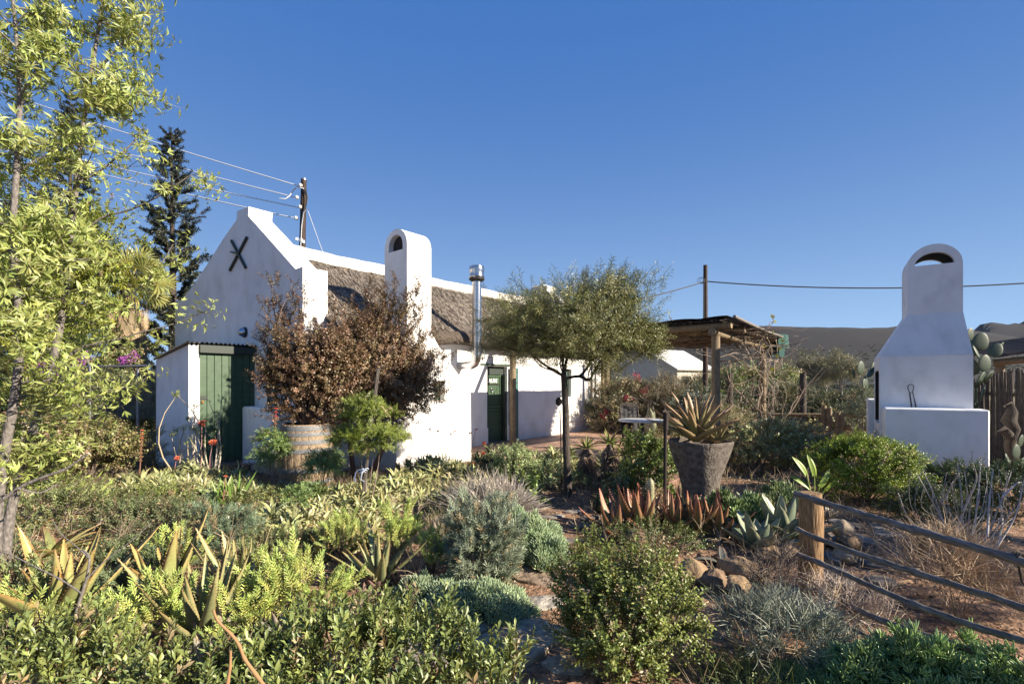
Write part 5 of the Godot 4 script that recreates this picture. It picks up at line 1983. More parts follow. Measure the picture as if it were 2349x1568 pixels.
func aloe(called: String, label: String, base: Vector3, kind: String, n: int, size: float, el0: float, el1: float, material: Material, opt := {}) -> Node3D:
	var o := thing(called, label, opt.get("category", "aloe"), base, rf(0, TAU) if not opt.has("turn") else opt.turn, opt.get("group", ""))
	var kd: Array = KIND[kind]
	if not leaf_store.has(kind):
		var set_ := []
		for v in 4:
			var f: float = [0.82, 1.0, 1.12, 0.95][v]
			var cv: float = [0.6, 1.0, 1.25, 1.6][v]
			set_.append(aloe_leaf(kd[0] * f, kd[1], kd[2], kd[3] * cv, kd[4], kd[5] * [1.08, 1.0, 0.92, 1.0][v], kd[6] * [0.85, 1.0, 1.15, 1.0][v], kd[7], kd[8], kd[9]))
		leaf_store[kind] = set_
	var sweep: float = opt.get("sweep", TAU)
	for k in n:
		var f := float(k) / maxf(1.0, n - 1.0)
		var a: float = (k * 2.39996) if sweep > 6.0 else opt.get("aim", 0.0) + sweep * (fmod(k * 0.618, 1.0) - 0.5)
		a += rf(-0.2, 0.2)
		var el := lerpf(el0, el1, pow(f, 0.8)) + rf(-0.09, 0.09)
		var d := Vector3(cos(a) * cos(el), sin(el), sin(a) * cos(el))
		var up := (Vector3.UP - d * d.y)
		up = up.normalized() if up.length() > 0.05 else -Vector3(cos(a), 0, sin(a))
		# leaf: y along d, z towards the plant's inner side
		var inner := up if el < 1.3 else -Vector3(cos(a), 0, sin(a))
		inner = (inner - d * inner.dot(d)).normalized()
		var b := Basis(d.cross(inner), d, inner)
		var s := size * lerpf(0.72, 1.0, sqrt(f)) * rf(0.85, 1.12)
		var rise: float = opt.get("rise", 0.0) * (1.0 - f)
		part("leaf", leaf_store[kind][rng.randi() % 4], material, o, Transform3D(b.scaled(Vector3(s, s, s)), Vector3(cos(a), 0, sin(a)) * 0.02 * size + Vector3(0, 0.02 + rise, 0)))
	return o

# ---------------------------------------------------------------- trees behind
func conifer(label: String, base: Vector3, h: float, w: float, n: int, lean := 0.0) -> void:
	var o := thing("conifer_tree", label, "tree", base)
	var m := MB.new()
	tube(m, [Vector3.ZERO, Vector3(lean * 0.3, h * 0.5, 0), Vector3(lean, h * 0.98, 0)], [0.16, 0.1, 0.015], 7)
	var xs := []
	var cs := []
	for k in n:
		var f := pow((k + rng.randf()) / n, 0.75)
		var y := lerpf(h * 0.12, h * 0.98, f)
		var a := k * 2.4 + rf(-0.3, 0.3)
		var reach := w * (1.0 - pow(f, 0.85)) * rf(0.4, 1.4) * (1.0 + 0.5 * lump.get_noise_2d(y * 30.0, a * 8.0)) + 0.12
		var d := Vector3(cos(a), rf(0.1, 0.45), sin(a)).normalized()
		var p0 := Vector3(lean * f, y, 0)
		var p1 := p0 + d * reach
		p1.y += reach * 0.15
		tube(m, [p0, p0.lerp(p1, 0.5) + Vector3(0, -0.05 * reach, 0), p1], [0.03 * (1.1 - f), 0.02 * (1.1 - f), 0.006], 4)
		var ns := int(3 + reach * 5.0)
		for j in ns:
			var t := lerpf(0.25, 1.0, float(j) / ns)
			var dd := (d + rdir() * 0.6 + Vector3(0, 0.25, 0)).normalized()
			var s := rf(0.5, 0.95) * (0.5 + 0.5 * (1.0 - f) + 0.15)
			xs.append(Transform3D(side_basis(dd, rf(0, TAU)).scaled(Vector3(s, s, s)), p0.lerp(p1, t) + rdir() * 0.06))
			var c := Color(1, 1, 1) * rf(0.6, 1.5)
			c.a = 1.0
			cs.append(c)
	part("trunk", m.mesh(), M.bark_dark, o)
	many("crown", SP.conifer, M.leaf, o, xs, cs)

func build_back_trees() -> void:
	conifer("dark ragged conifer standing right behind the cottage gable", Vector3((396 - CX) / F * 16.0, -0.2, -16.0), 10.2, 1.75, 105, -0.05)
	conifer("dark conifer half hidden behind the leafy tree, left of the other", Vector3((160 - CX) / F * 19.0, -0.2, -19.0), 13.2, 2.1, 110)
	# large yellow-green tree
	var o := thing("evergreen_tree", "large dense yellow-green tree behind the creeper hedge", "tree", Vector3((70 - CX) / F * 11.5, -0.2, -11.5))
	var ends := foliage(o, ["broad"], M.leaf, 3600, 1.25, Color(0.24, 0.26, 0.03), Color(0.13, 0.17, 0.03), Vector3(0, 4.0, 0), Vector3(2.3, 2.5, 1.9), {"clumps": 70, "clump_size": 0.2, "fill": 0.35, "name": "crown"})
	var m := MB.new()
	tube(m, [Vector3.ZERO, Vector3(0.1, 1.5, 0), Vector3(0, 3.0, 0)], [0.2, 0.16, 0.1], 8, Color(0.13, 0.1, 0.08))
	stems_to(m, Vector3(0, 2.0, 0), ends.slice(0, 26), 0.05, Color(0.13, 0.1, 0.08))
	part("trunk", m.mesh(), M.bark_plain, o)
	# fan palm with a skirt of dead leaves
	var pb := Vector3((292 - CX) / F * 12.5, -0.2, -12.5)
	o = thing("fan_palm", "fan palm with a thick skirt of dead brown fronds", "palm", pb)
	m = MB.new()
	tube(m, [Vector3.ZERO, Vector3(0.02, 2.0, 0), Vector3(0, 4.3, 0)], [0.2, 0.17, 0.15], 10)
	part("trunk", m.mesh(), M.bark_dark, o)
	for k in 20:
		var a := k * 2.4
		var el := lerpf(1.2, -0.35, k / 20.0)
		var d := Vector3(cos(a) * cos(el), sin(el), sin(a) * cos(el))
		part("frond", SP.fan0, M.leaf_thin, o, Transform3D(side_basis(d, rf(-0.6, 0.6)).scaled(Vector3.ONE * rf(0.8, 1.05)), Vector3(0, 4.2, 0)))
	var xs := []
	var cs := []
	for k in 230:
		var a := rf(0, TAU)
		var y := rf(2.0, 4.15)
		var d := Vector3(cos(a) * 0.33, -1.0, sin(a) * 0.33).normalized()
		var s := rf(0.6, 1.0)
		xs.append(Transform3D(side_basis(d, rf(0, TAU)).scaled(Vector3(s * 0.45, s, s * 0.45)), Vector3(cos(a) * 0.2, y, sin(a) * 0.2)))
		var c := Color.WHITE * rf(0.5, 1.3)
		c.a = 1.0
		cs.append(c)
	many("dead_fronds", SP.fan1, M.dry_leaf, o, xs, cs)
	# creeper hedge over the wire fence, with magenta flowers
	var hedge := [
		[[40, 11.0, 1.7, 2.3], "tangled creeper hedge at the far end under the yellow-green tree"],
		[[165, 10.6, 1.7, 2.35], "tangled creeper hedge with magenta flowers below the palm"],
		[[285, 10.9, 1.6, 2.45], "tangled creeper with magenta flowers spilling onto the shed roof"],
	]
	for q in hedge:
		var e: Array = q[0]
		var b := Vector3((e[0] - CX) / F * e[1], -0.15, -e[1])
		o = shrub("creeper_hedge", q[1], b, e[2], e[3], ["oval", "round"], M.leaf, 2300, 1.5, Color(0.16, 0.15, 0.06), Color(0.115, 0.15, 0.045), {"category": "creeper", "clumps": 60, "clump_size": 0.22, "fill": 0.3, "depth": 1.1, "up": 0.2, "stems": 30, "stem": 0.012, "stem_col": Color(0.2, 0.15, 0.11), "group": "creeper hedge on the wire fence", "low": 0.0})
		xs = []
		cs = []
		for k in 150:
			var p := Vector3(rf(-0.8, 0.8), rf(0.5, e[3] + 0.05), rf(0.25, 0.6))
			xs.append(Transform3D(side_basis(rdir(), 0).scaled(Vector3.ONE * rf(0.8, 1.8)), p))
			cs.append(Color(0.40, 0.28, 0.15) * rf(0.5, 1.3))
		many("dry_leaves", SP.litter, M.dry_leaf, o, xs, cs)
		for k in 7:
			var c := Vector3(rf(-0.7, 0.7), rf(1.1, e[3]), rf(0.4, 0.65))
			xs = []
			cs = []
			for j in 7:
				xs.append(Transform3D(side_basis(rdir(), 0).scaled(Vector3.ONE * rf(0.7, 1.2)), c + rdir() * 0.08))
				cs.append(Color(0.42, 0.06, 0.42).lerp(Color(0.5, 0.1, 0.5), rng.randf()))
			if k < 6 and e[0] > 100:
				for j in xs.size():
					part("blossom", SP.bract, M.petal, o, xs[j]).material_override = M.magenta if M.has("magenta") else magenta()
	# pipe rail and wire mesh of the old fence
	o = thing("wire_fence", "old pipe-and-wire fence half buried in the creeper", "fence")
	m = MB.new()
	tube(m, [at(120, 842, 10.0), at(352, 838, 9.9)], [0.025, 0.025], 8)
	part("rail", m.mesh(), M.zinc, o)
	for px in [205, 315]:
		m = MB.new()
		tube(m, [on(px, 9.95, -0.1), at(px, 838, 9.95)], [0.025, 0.025], 8)
		part("post", m.mesh(), M.zinc, o)
	m = MB.new()
	for k in 60:
		var px := lerpf(120, 400, k / 59.0)
		for s in [-1.0, 1.0]:
			tube(m, [at(px, 842, 9.95), at(px + s * 90.0, 960, 9.95)], [0.0018, 0.0018], 3)
	part("wire_mesh", m.mesh(), M.zinc, o)
	# trees beyond the cottage
	for q in [[1343, 24.0, 690, 612, 0.55, "grey-green conifer tip showing over the far cottage roof"], [1110, 22.0, 690, 640, 0.3, "sparse treetop just right of the steel flue"]]:
		var b := Vector3((q[0] - CX) / F * q[1], -0.2, -q[1])
		var top = EYE + (CY - q[3]) / F * q[1]
		o = thing("distant_tree", q[5], "tree", b)
		m = MB.new()
		tube(m, [Vector3.ZERO, Vector3(0.05, top * 0.6, 0), Vector3(0, top, 0)], [0.12, 0.07, 0.01], 5, Color(0.16, 0.13, 0.11))
		part("trunk", m.mesh(), M.bark_plain, o)
		xs = []
		cs = []
		for k in (420 if q[4] > 0.4 else 60):
			var f := rng.randf()
			var p := Vector3(gauss() * q[4] * (1.15 - f) * 0.8, lerpf(top * 0.5, top, f), gauss() * q[4] * 0.8)
			xs.append(Transform3D(side_basis(Vector3(p.x, 1.2, p.z) + rdir() * 0.4, rf(0, TAU)).scaled(Vector3.ONE * rf(0.9, 1.5)), p))
			cs.append(Color(0.10, 0.10, 0.085) * rf(0.6, 1.4))
		many("crown", SP.willow, M.leaf, o, xs, cs)

func magenta() -> StandardMaterial3D:
	var m := mat("magenta", lin(0.36, 0.07, 0.40), 0.6)
	m.backlight_enabled = true
	m.backlight = Color(0.4, 0.4, 0.4)
	var r := mat("scarlet", lin(0.42, 0.03, 0.03), 0.6)
	r.backlight_enabled = true
	r.backlight = Color(0.3, 0.3, 0.3)
	r = mat("coral", lin(0.50, 0.12, 0.06), 0.6)
	r.backlight_enabled = true
	r.backlight = Color(0.3, 0.3, 0.3)
	r = mat("crimson", lin(0.40, 0.015, 0.07), 0.6)
	r = mat("pale_pink", lin(0.5, 0.36, 0.36), 0.7)
	r = mat("yellow_petal", lin(0.55, 0.42, 0.02), 0.7)
	return m

# ---------------------------------------------------------------- the slender tree at the left edge
func limb_path(pts: Array, d0: float, d1: float) -> Array:
	var out := []
	for k in pts.size():
		out.append(at(pts[k][0], pts[k][1], lerpf(d0, d1, float(k) / (pts.size() - 1))))
	return out

func smooth(p: Array, sub := 4) -> Array:
	var out := []
	for k in p.size() - 1:
		var a: Vector3 = p[maxi(k - 1, 0)]
		var b: Vector3 = p[k]
		var c: Vector3 = p[k + 1]
		var e: Vector3 = p[mini(k + 2, p.size() - 1)]
		for j in sub:
			out.append(b.cubic_interpolate(c, a, e, float(j) / sub))
	out.append(p[-1])
	return out

func build_left_tree() -> void:
	var specs := [
		["slender grey-stemmed tree with long pale green leaves at the left edge", [[-12, 1320], [-8, 1180], [8, 1040], [38, 880], [42, 720], [28, 560], [36, 400], [44, 240], [38, 110], [22, -60]], 3.3, 3.5, 0.036],
		["second slender leafy stem, right of the one at the left edge", [[8, 1330], [22, 1180], [60, 1040], [108, 880], [140, 730], [158, 600], [172, 440], [188, 300], [210, 160], [232, 20], [250, -70]], 3.55, 3.9, 0.034],
	]
	for s in specs.size():
		var sp: Array = specs[s]
		var path := smooth(limb_path(sp[1], sp[2], sp[3]))
		var root: Vector3 = path[0]
		root.y = gy(root.x, root.z)
		var o := thing("leafy_tree", sp[0], "tree", root)
		var m := MB.new()
		var p := [Vector3(0, -0.08, 0)]
		var r := [sp[4] * 1.25]
		for k in path.size():
			p.append(path[k] - root)
			r.append(lerpf(sp[4], 0.008, float(k) / path.size()))
		tube(m, p, r, 9)
		var xs := [[], [], []]
		var cs := [[], [], []]
		var nb := 58 if s == 0 else 64
		for k in nb:
			var f := lerpf(0.16, 1.0, pow(rng.randf(), 0.85))
			var i := int(f * (path.size() - 1))
			var a: Vector3 = path[i] - root
			var hz := rf(0, TAU)
			var d := Vector3(cos(hz), rf(0.1, 0.9), sin(hz) * 0.75).normalized()
			var L := rf(0.22, 0.62) * (1.05 - 0.35 * f)
			# keep the crown's right side at the measured reach
			var bp := []
			var br := []
			var q := a
			for j in 6:
				bp.append(q)
				br.append(lerpf(0.0075, 0.002, j / 5.0))
				d = (d + rdir() * 0.28 + Vector3(0, -0.07, 0)).normalized()
				q += d * L / 5.0
			tube(m, bp, br, 4)
			for j in range(1, 6):
				var w := 1 + (rng.randi() % 2)
				for z in w:
					var dd := (d + rdir() * 0.9 + Vector3(0, -0.25, 0)).normalized()
					var v := rng.randi() % 3
					var sc := rf(0.6, 0.95)
					xs[v].append(Transform3D(side_basis(dd, rf(0, TAU)).scaled(Vector3(sc, sc, sc)), bp[j]))
					var c := Color(1.0, 1.0, 1.0).lerp(Color(0.8, 0.92, 0.7), rng.randf()) * rf(0.75, 1.25)
					c.a = 1.0
					cs[v].append(c)
		# two long side branches that reach towards the gable
		if s == 1:
			for e in [[[[146, 700], [215, 705], [270, 690], [330, 650], [372, 600], [395, 560]], 3.7], [[[160, 560], [230, 500], [300, 480], [380, 440], [440, 400], [470, 405]], 3.75], [[[120, 850], [180, 800], [260, 780], [330, 760], [400, 742], [475, 712]], 3.65], [[[100, 900], [170, 930], [240, 900], [310, 880], [345, 860]], 3.6], [[[176, 420], [230, 390], [300, 330], [330, 290]], 3.7], [[[205, 180], [260, 120], [320, 60], [335, 70]], 3.8]]:
				var bp := smooth(limb_path(e[0], e[1], e[1] + 0.15))
				var br := []
				for k in bp.size():
					bp[k] -= root
					br.append(lerpf(0.010, 0.0025, float(k) / bp.size()))
				tube(m, bp, br, 5)
				for k in bp.size():
					if k < 3 or (e[0][0][0] < 125 and k < bp.size() - 6 and k % 2):
						continue
					var v := rng.randi() % 3
					var sc := rf(0.45, 0.8)
					xs[v].append(Transform3D(side_basis(rdir() + Vector3(0.3, -0.2, 0), rf(0, TAU)).scaled(Vector3(sc, sc, sc)), bp[k]))
					cs[v].append(Color(0.95, 1.0, 0.85) * rf(0.75, 1.2))
		part("trunk", m.mesh(), M.bark_grey, o)
		for v in 3:
			many("foliage", SP["lance%d" % v], M.leaf_thin, o, xs[v], cs[v])
	# dead pale branches low on the left
	var o := thing("bare_bush", "bare grey forked branches low at the left edge", "bush", at(175, 1420, 2.9))
	var m := MB.new()
	for e in [[[[165, 1440], [178, 1390], [196, 1330], [204, 1280], [190, 1262]], 0.011], [[[196, 1330], [235, 1290], [300, 1240], [345, 1200]], 0.005], [[[185, 1360], [140, 1330], [80, 1300], [30, 1275], [-10, 1262]], 0.006], [[[204, 1280], [170, 1250], [140, 1225], [118, 1190]], 0.004], [[[178, 1390], [120, 1420], [80, 1440]], 0.004], [[[-20, 1165], [40, 1120], [95, 1095], [150, 1075], [200, 1040]], 0.012], [[[40, 1120], [90, 1130], [130, 1110]], 0.006]]:
		var bp := smooth(limb_path(e[0], 2.9, 3.0))
		var br := []
		for k in bp.size():
			bp[k] -= o.position
			br.append(e[1] * lerpf(1.0, 0.45, float(k) / bp.size()))
		tube(m, bp, br, 6)
	part("branches", m.mesh(), M.bark_grey, o)

# ---------------------------------------------------------------- the young tree in the middle
func build_centre_tree() -> void:
	var d := 6.9
	var o := thing("feathery_tree", "slim tree with a rounded crown of fine narrow leaves", "tree", on(1303, d, -0.05))
	var base := o.position
	var m := MB.new()
	var q := func(px: float, py: float, dd := 0.0) -> Vector3: return at(px, py, d + dd) - base
	var trunk := smooth([Vector3.ZERO, q.call(1301, 1080), q.call(1298, 1010), q.call(1297, 940), q.call(1294, 880), q.call(1292, 855)])
	var r := []
	for k in trunk.size():
		r.append(lerpf(0.058, 0.04, float(k) / trunk.size()))
	tube(m, trunk, r, 12)
	var tips := []
	for e in [[[1293, 862], [1270, 850], [1240, 830], [1210, 805], [1170, 775], [1130, 740]], [[1293, 860], [1290, 830], [1280, 780], [1262, 740], [1240, 700]], [[1295, 862], [1300, 820], [1320, 780], [1335, 730], [1345, 690]], [[1296, 868], [1330, 862], [1352, 872], [1362, 850], [1385, 820], [1410, 790], [1450, 760]], [[1330, 862], [1345, 845], [1370, 800], [1395, 740], [1420, 690]], [[1280, 780], [1220, 750], [1190, 710]], [[1335, 730], [1380, 690], [1390, 660]], [[1290, 830], [1300, 740], [1300, 690]], [[1410, 790], [1470, 790], [1500, 780]], [[1210, 805], [1170, 800], [1120, 770]]]:
		for z in 3:
			var dz := 0.0 if z == 0 else rf(-0.7, 0.7)
			var pts := []
			for k in e.size():
				var f = float(k) / (e.size() - 1)
				pts.append(q.call(e[k][0] + (rf(-25, 25) * f if z else 0.0), e[k][1] + (rf(-20, 20) * f if z else 0.0), dz * f))
			pts = smooth(pts, 3)
			r = []
			for k in pts.size():
				r.append(lerpf(0.022 if z == 0 else 0.012, 0.004, float(k) / pts.size()))
			tube(m, pts, r, 6)
			tips.append_array(pts.slice(pts.size() / 2))
	part("trunk", m.mesh(), M.bark_dark, o)
	var xs := []
	var cs := []
	var centre: Vector3 = q.call(1300, 745)
	for k in 3300:
		var p: Vector3
		if k % 3 == 0:
			p = tips[rng.randi() % tips.size()] + rdir() * rf(0.02, 0.25)
		else:
			var dd := rdir()
			var lumpy := 0.85 + 0.5 * lump.get_noise_3d(dd.x * 60.0, dd.y * 60.0, dd.z * 60.0)
			p = centre + dd * Vector3(1.22, 0.66, 1.0) * pow(rng.randf(), 0.4) * lumpy
			if p.y < centre.y - 0.45 and absf(p.x - centre.x) < 0.35 and rng.randf() < 0.7:
				continue
		var dir := ((p - centre).normalized() * 0.7 + rdir() * 0.5 + Vector3(0, 0.35, 0)).normalized()
		if rng.randf() < 0.3:
			dir.y -= 0.8
		xs.append(Transform3D(side_basis(dir, rf(0, TAU)).scaled(Vector3.ONE * rf(0.75, 1.3)), p))
		var c := Color(0.17, 0.19, 0.065).lerp(Color(0.26, 0.245, 0.11), rng.randf()) * rf(0.7, 1.3)
		c.a = 1.0
		cs.append(c)
	# leaning right-hand top
	for k in 380:
		var p: Vector3 = q.call(1412, 705) + Vector3(clampf(gauss(), -1.8, 1.8) * 0.28, clampf(gauss(), -2.0, 1.5) * 0.26, clampf(gauss(), -2.0, 2.0) * 0.3)
		xs.append(Transform3D(side_basis(rdir() * 0.6 + Vector3(0.4, 0.7, 0), rf(0, TAU)).scaled(Vector3.ONE * rf(0.8, 1.3)), p))
		cs.append(Color(0.15, 0.165, 0.055) * rf(0.7, 1.3))
	for k in 240:
		var p: Vector3 = q.call(rf(1440, 1490), rf(760, 800)) + rdir() * 0.12
		xs.append(Transform3D(side_basis(rdir() * 0.6 + Vector3(0.6, 0.1, 0), rf(0, TAU)).scaled(Vector3.ONE * rf(0.8, 1.2)), p))
		cs.append(Color(0.15, 0.165, 0.055) * rf(0.7, 1.3))
	many("crown", SP.willow, M.leaf, o, xs, cs)

# ---------------------------------------------------------------- beyond the patio
func build_background() -> void:
	magenta()
	var o: Node3D
	# hedge plants from left to right
	var rows := [
		["flowering_hedge", "bougainvillea bush with red flowers left of the pergola post", 1440, 15.5, 3.0, 1.8, ["round", "twig"], Color(0.115, 0.12, 0.055), Color(0.16, 0.12, 0.08), 1500, 2.0],
		["flowering_hedge", "tangled brown-green bush behind the garden table", 1545, 15.0, 2.6, 1.75, ["oval", "twig"], Color(0.115, 0.11, 0.06), Color(0.15, 0.12, 0.085), 1500, 2.0],
		["olive_bush", "rounded grey-green bush behind the potted aloe", 1600, 14.6, 2.4, 1.45, ["oval"], Color(0.11, 0.135, 0.10), Color(0.17, 0.19, 0.15), 2600, 1.7],
		["tall_shrub", "loose light green shrub beyond the hedge by the pergola", 1725, 20.0, 4.0, 2.2, ["round"], Color(0.17, 0.21, 0.05), Color(0.12, 0.15, 0.06), 1900, 2.4],
		["tall_shrub", "brownish shrub under the pergola roof, before the far house", 1590, 22.0, 4.2, 2.3, ["oval", "twig"], Color(0.14, 0.13, 0.08), Color(0.115, 0.125, 0.06), 1800, 2.4],
		["dark_hedge", "dark green hedge between the two pergola posts", 1710, 14.9, 2.2, 1.6, ["oval"], Color(0.045, 0.06, 0.028), Color(0.08, 0.095, 0.045), 2200, 2.0],
		["dark_hedge", "dark hedge to the right of the far pergola post", 1835, 14.6, 2.6, 1.5, ["oval", "twig"], Color(0.06, 0.075, 0.035), Color(0.10, 0.105, 0.055), 2300, 2.0],
		["dark_hedge", "dark olive hedge just left of the fireplace", 1960, 14.0, 2.4, 1.5, ["oval"], Color(0.055, 0.07, 0.035), Color(0.11, 0.125, 0.075), 2400, 1.9],
		["silver_bush", "silvery narrow-leaved bush touching the fireplace's left side", 2000, 10.8, 1.0, 1.6, ["willow"], Color(0.19, 0.21, 0.15), Color(0.12, 0.14, 0.09), 700, 0.8],
		["low_shrub", "brown and green scrubby shrub right of the palm trunk pot", 1730, 8.9, 1.5, 1.05, ["round", "oval"], Color(0.30, 0.25, 0.11), Color(0.22, 0.25, 0.12), 1100, 1.1],
		["low_shrub", "brown and green scrubby shrub in front of the pole barrier", 1840, 9.3, 1.6, 0.95, ["oval", "round"], Color(0.29, 0.24, 0.12), Color(0.21, 0.23, 0.11), 1000, 1.1],
		["low_shrub", "tangled scrub behind the aloe in the palm trunk pot", 1650, 10.5, 1.7, 1.1, ["oval", "twig"], Color(0.27, 0.23, 0.13), Color(0.2, 0.21, 0.11), 1000, 1.2],
	]
	for q in rows:
		var b := Vector3((q[2] - CX) / F * q[3], -0.15, -q[3])
		o = shrub(q[0], q[1], b, q[4], q[5], q[6], M.leaf, q[9], q[10], q[7], q[8], {"tone": 1.7, "dry": 0.16, "clumps": 44, "clump_size": 0.24, "fill": 0.35, "depth": q[4] * 0.55, "stems": 26, "stem": 0.014, "stem_col": Color(0.22, 0.18, 0.15), "low": 0.0, "up": 0.35})
		if q[2] == 1440:
			for k in 30:
				part("blossom", SP.bract, M.crimson, o, Transform3D(side_basis(rdir(), 0).scaled(Vector3.ONE * rf(0.8, 1.5)), Vector3([-0.9, 0.1, 0.35, -0.2][k % 4], [0.75, 1.9, 1.45, 1.2][k % 4], 0.75) + rdir() * 0.1))
	# bare twiggy vines hanging in front of the hedge
	for q in [[1480, 13.0, 1.6, 1.4, "bare grey twiggy vine behind the striped chair"], [1800, 13.0, 2.2, 1.7, "bare grey twigs woven along the pole rail"], [1700, 12.0, 1.4, 1.5, "bare pale twigs between the near and far pergola posts"]]:
		o = thing("bare_vine", q[4], "vine", Vector3((q[0] - CX) / F * q[1], -0.1, -q[1]))
		var m := MB.new()
		for k in 100:
			var a := Vector3(gauss() * q[2] * 0.35, rf(0.1, q[3]), gauss() * 0.3)
			var dd := Vector3(gauss(), rf(-0.2, 1.2), gauss() * 0.6).normalized()
			var p := []
			var r := []
			for j in 6:
				p.append(a)
				r.append(lerpf(0.006, 0.002, j / 5.0))
				dd = (dd + rdir() * 0.5).normalized()
				a += dd * rf(0.06, 0.16)
			tube(m, p, r, 4, Color(0.19, 0.16, 0.135) * rf(0.4, 1.3))
		part("stems", m.mesh(), M.bark_plain, o).set_meta("kind", "stuff")
	# agaves standing in the hedge
	for q in [[1493, 14.2, 1.15, 1.55, "tall pale agave leaf spike left of the grey bush"], [1545, 14.4, 1.15, 1.4, "tall pale agave spike before the far house window"], [1768, 13.6, 0.9, 1.0, "pale variegated agave in the dark hedge"], [1660, 13.2, 0.8, 0.9, "pale agave leaves low beside the pergola post"]]:
		aloe("agave", q[4], Vector3((q[0] - CX) / F * q[1], -0.1, -q[1]), "blue", 6, q[2] * 1.9, 1.5, 1.2, M.aloe_skin, {"category": "agave", "rise": 0.2})
	# far house with a pale roof
	var hb := at(1500, 878, 34.0)
	o = thing("distant_house", "cream house with pale sheet roof beyond the garden", "house", Vector3(hb.x, -0.1, hb.z), deg_to_rad(-55))
	var m := MB.new()
	bx(m, Vector3(-3.2, 0, -4.0), Vector3(1.9, 2.6, 0.0))
	prism(m, PackedVector2Array([Vector2(-3.2, 2.6), Vector2(1.9, 2.6), Vector2(-0.65, 4.0)]), func(p: Vector2) -> Vector3: return Vector3(p.x, p.y, -4.0), Vector3(0, 0, 4.0))
	part("wall", m.mesh(), M.cream_wall, o)
	m = MB.new()
	block(m, Transform3D(Basis(Vector3(0, 0, 1), atan2(-1.4, 2.55)), Vector3(0.75, 3.3, -2.0)), Vector3(3.2, 0.08, 4.6))
	block(m, Transform3D(Basis(Vector3(0, 0, 1), atan2(1.4, 2.55)), Vector3(-2.05, 3.3, -2.0)), Vector3(3.2, 0.08, 4.6))
	part("roof", m.mesh(), M.pale_roof, o)
	for k in 2:
		m = MB.new()
		bx(m, Vector3(1.9, 0.9, -3.2 + k * 1.7), Vector3(1.95, 2.1, -2.2 + k * 1.7))
		part("window", m.mesh(), M.soot_and_dark_room, o)
	# trees in the valley
	for q in [[1672, 70, 12, "small hazy tree under the pergola edge on the valley floor"], [1800, 75, 800, "slim pale tree alone on the valley floor"], [1862, 62, 795, "leafy grey-brown tree left of its larger neighbour in the valley"], [1930, 60, 788, "large grey-brown tree in the valley left of the fireplace"], [1895, 66, 805, "small tree between the two larger valley trees"]]:
		var dd: float = q[1]
		var b := Vector3((q[0] - CX) / F * dd, -0.6, -dd)
		var top: float = 4.5 if q[2] < 100 else EYE + (CY - q[2]) / F * dd
		o = thing("valley_tree", q[3], "tree", b)
		var ends := foliage(o, ["clump"], M.leaf, 420 if q[0] != 1800 else 160, 1.1, Color(0.17, 0.15, 0.095), Color(0.12, 0.13, 0.085), Vector3(0, top * 0.62, 0), Vector3(top * (0.36 if q[0] != 1800 else 0.2), top * 0.42, top * 0.34), {"clumps": 30, "clump_size": 0.24, "name": "crown"})
		m = MB.new()
		tube(m, [Vector3.ZERO, Vector3(0.05, top * 0.35, 0), Vector3(0, top * 0.6, 0)], [0.12, 0.09, 0.05], 5, Color(0.28, 0.25, 0.22))
		stems_to(m, Vector3(0, top * 0.2, 0), ends.slice(0, 12), 0.05, Color(0.28, 0.25, 0.22))
		part("trunk", m.mesh(), M.bark_plain, o)
	# rough pasture between hedge and hill
	var xs := []
	var cs := []
	for k in 1600:
		var dd := rf(24, 110)
		var x := rf(0.15, 1.2) * dd
		xs.append(Transform3D(Basis(Vector3.UP, rf(0, TAU)).scaled(Vector3(1, rf(0.5, 1.0), 1) * rf(0.25, 0.8)), Vector3(x, -0.5, -dd)))
		cs.append(Color(1.2, 1.3, 0.8) * rf(0.6, 1.3))
	var u := many("undergrowth", SP.far_bush, M.leaf, self, xs, cs)
	tag(u, "rough low bushes on the valley floor", "bushes", "", "stuff")

# ---------------------------------------------------------------- a tree beyond the right edge, whose dappled shade falls behind the fence
func build_shade_tree() -> void:
	var b := Vector3(9.9, -0.1, -1.8)
	var o := thing("shade_tree", "open-crowned tree beyond the right edge that dapples the fence corner", "tree", b)
	var ends := foliage(o, ["broad"], M.leaf, 430, 1.3, Color(0.12, 0.15, 0.05), Color(0.09, 0.12, 0.04), Vector3(0, 2.9, 0), Vector3(1.5, 1.0, 1.5), {"clumps": 40, "clump_size": 0.2, "fill": 0.5, "name": "crown"})
	var m := MB.new()
	tube(m, [Vector3.ZERO, Vector3(0.05, 1.0, 0), Vector3(0, 2.1, 0)], [0.13, 0.1, 0.08], 8, Color(0.14, 0.11, 0.09))
	stems_to(m, Vector3(0, 1.6, 0), ends.slice(0, 24), 0.03, Color(0.14, 0.11, 0.09))
	part("trunk", m.mesh(), M.bark_plain, o)

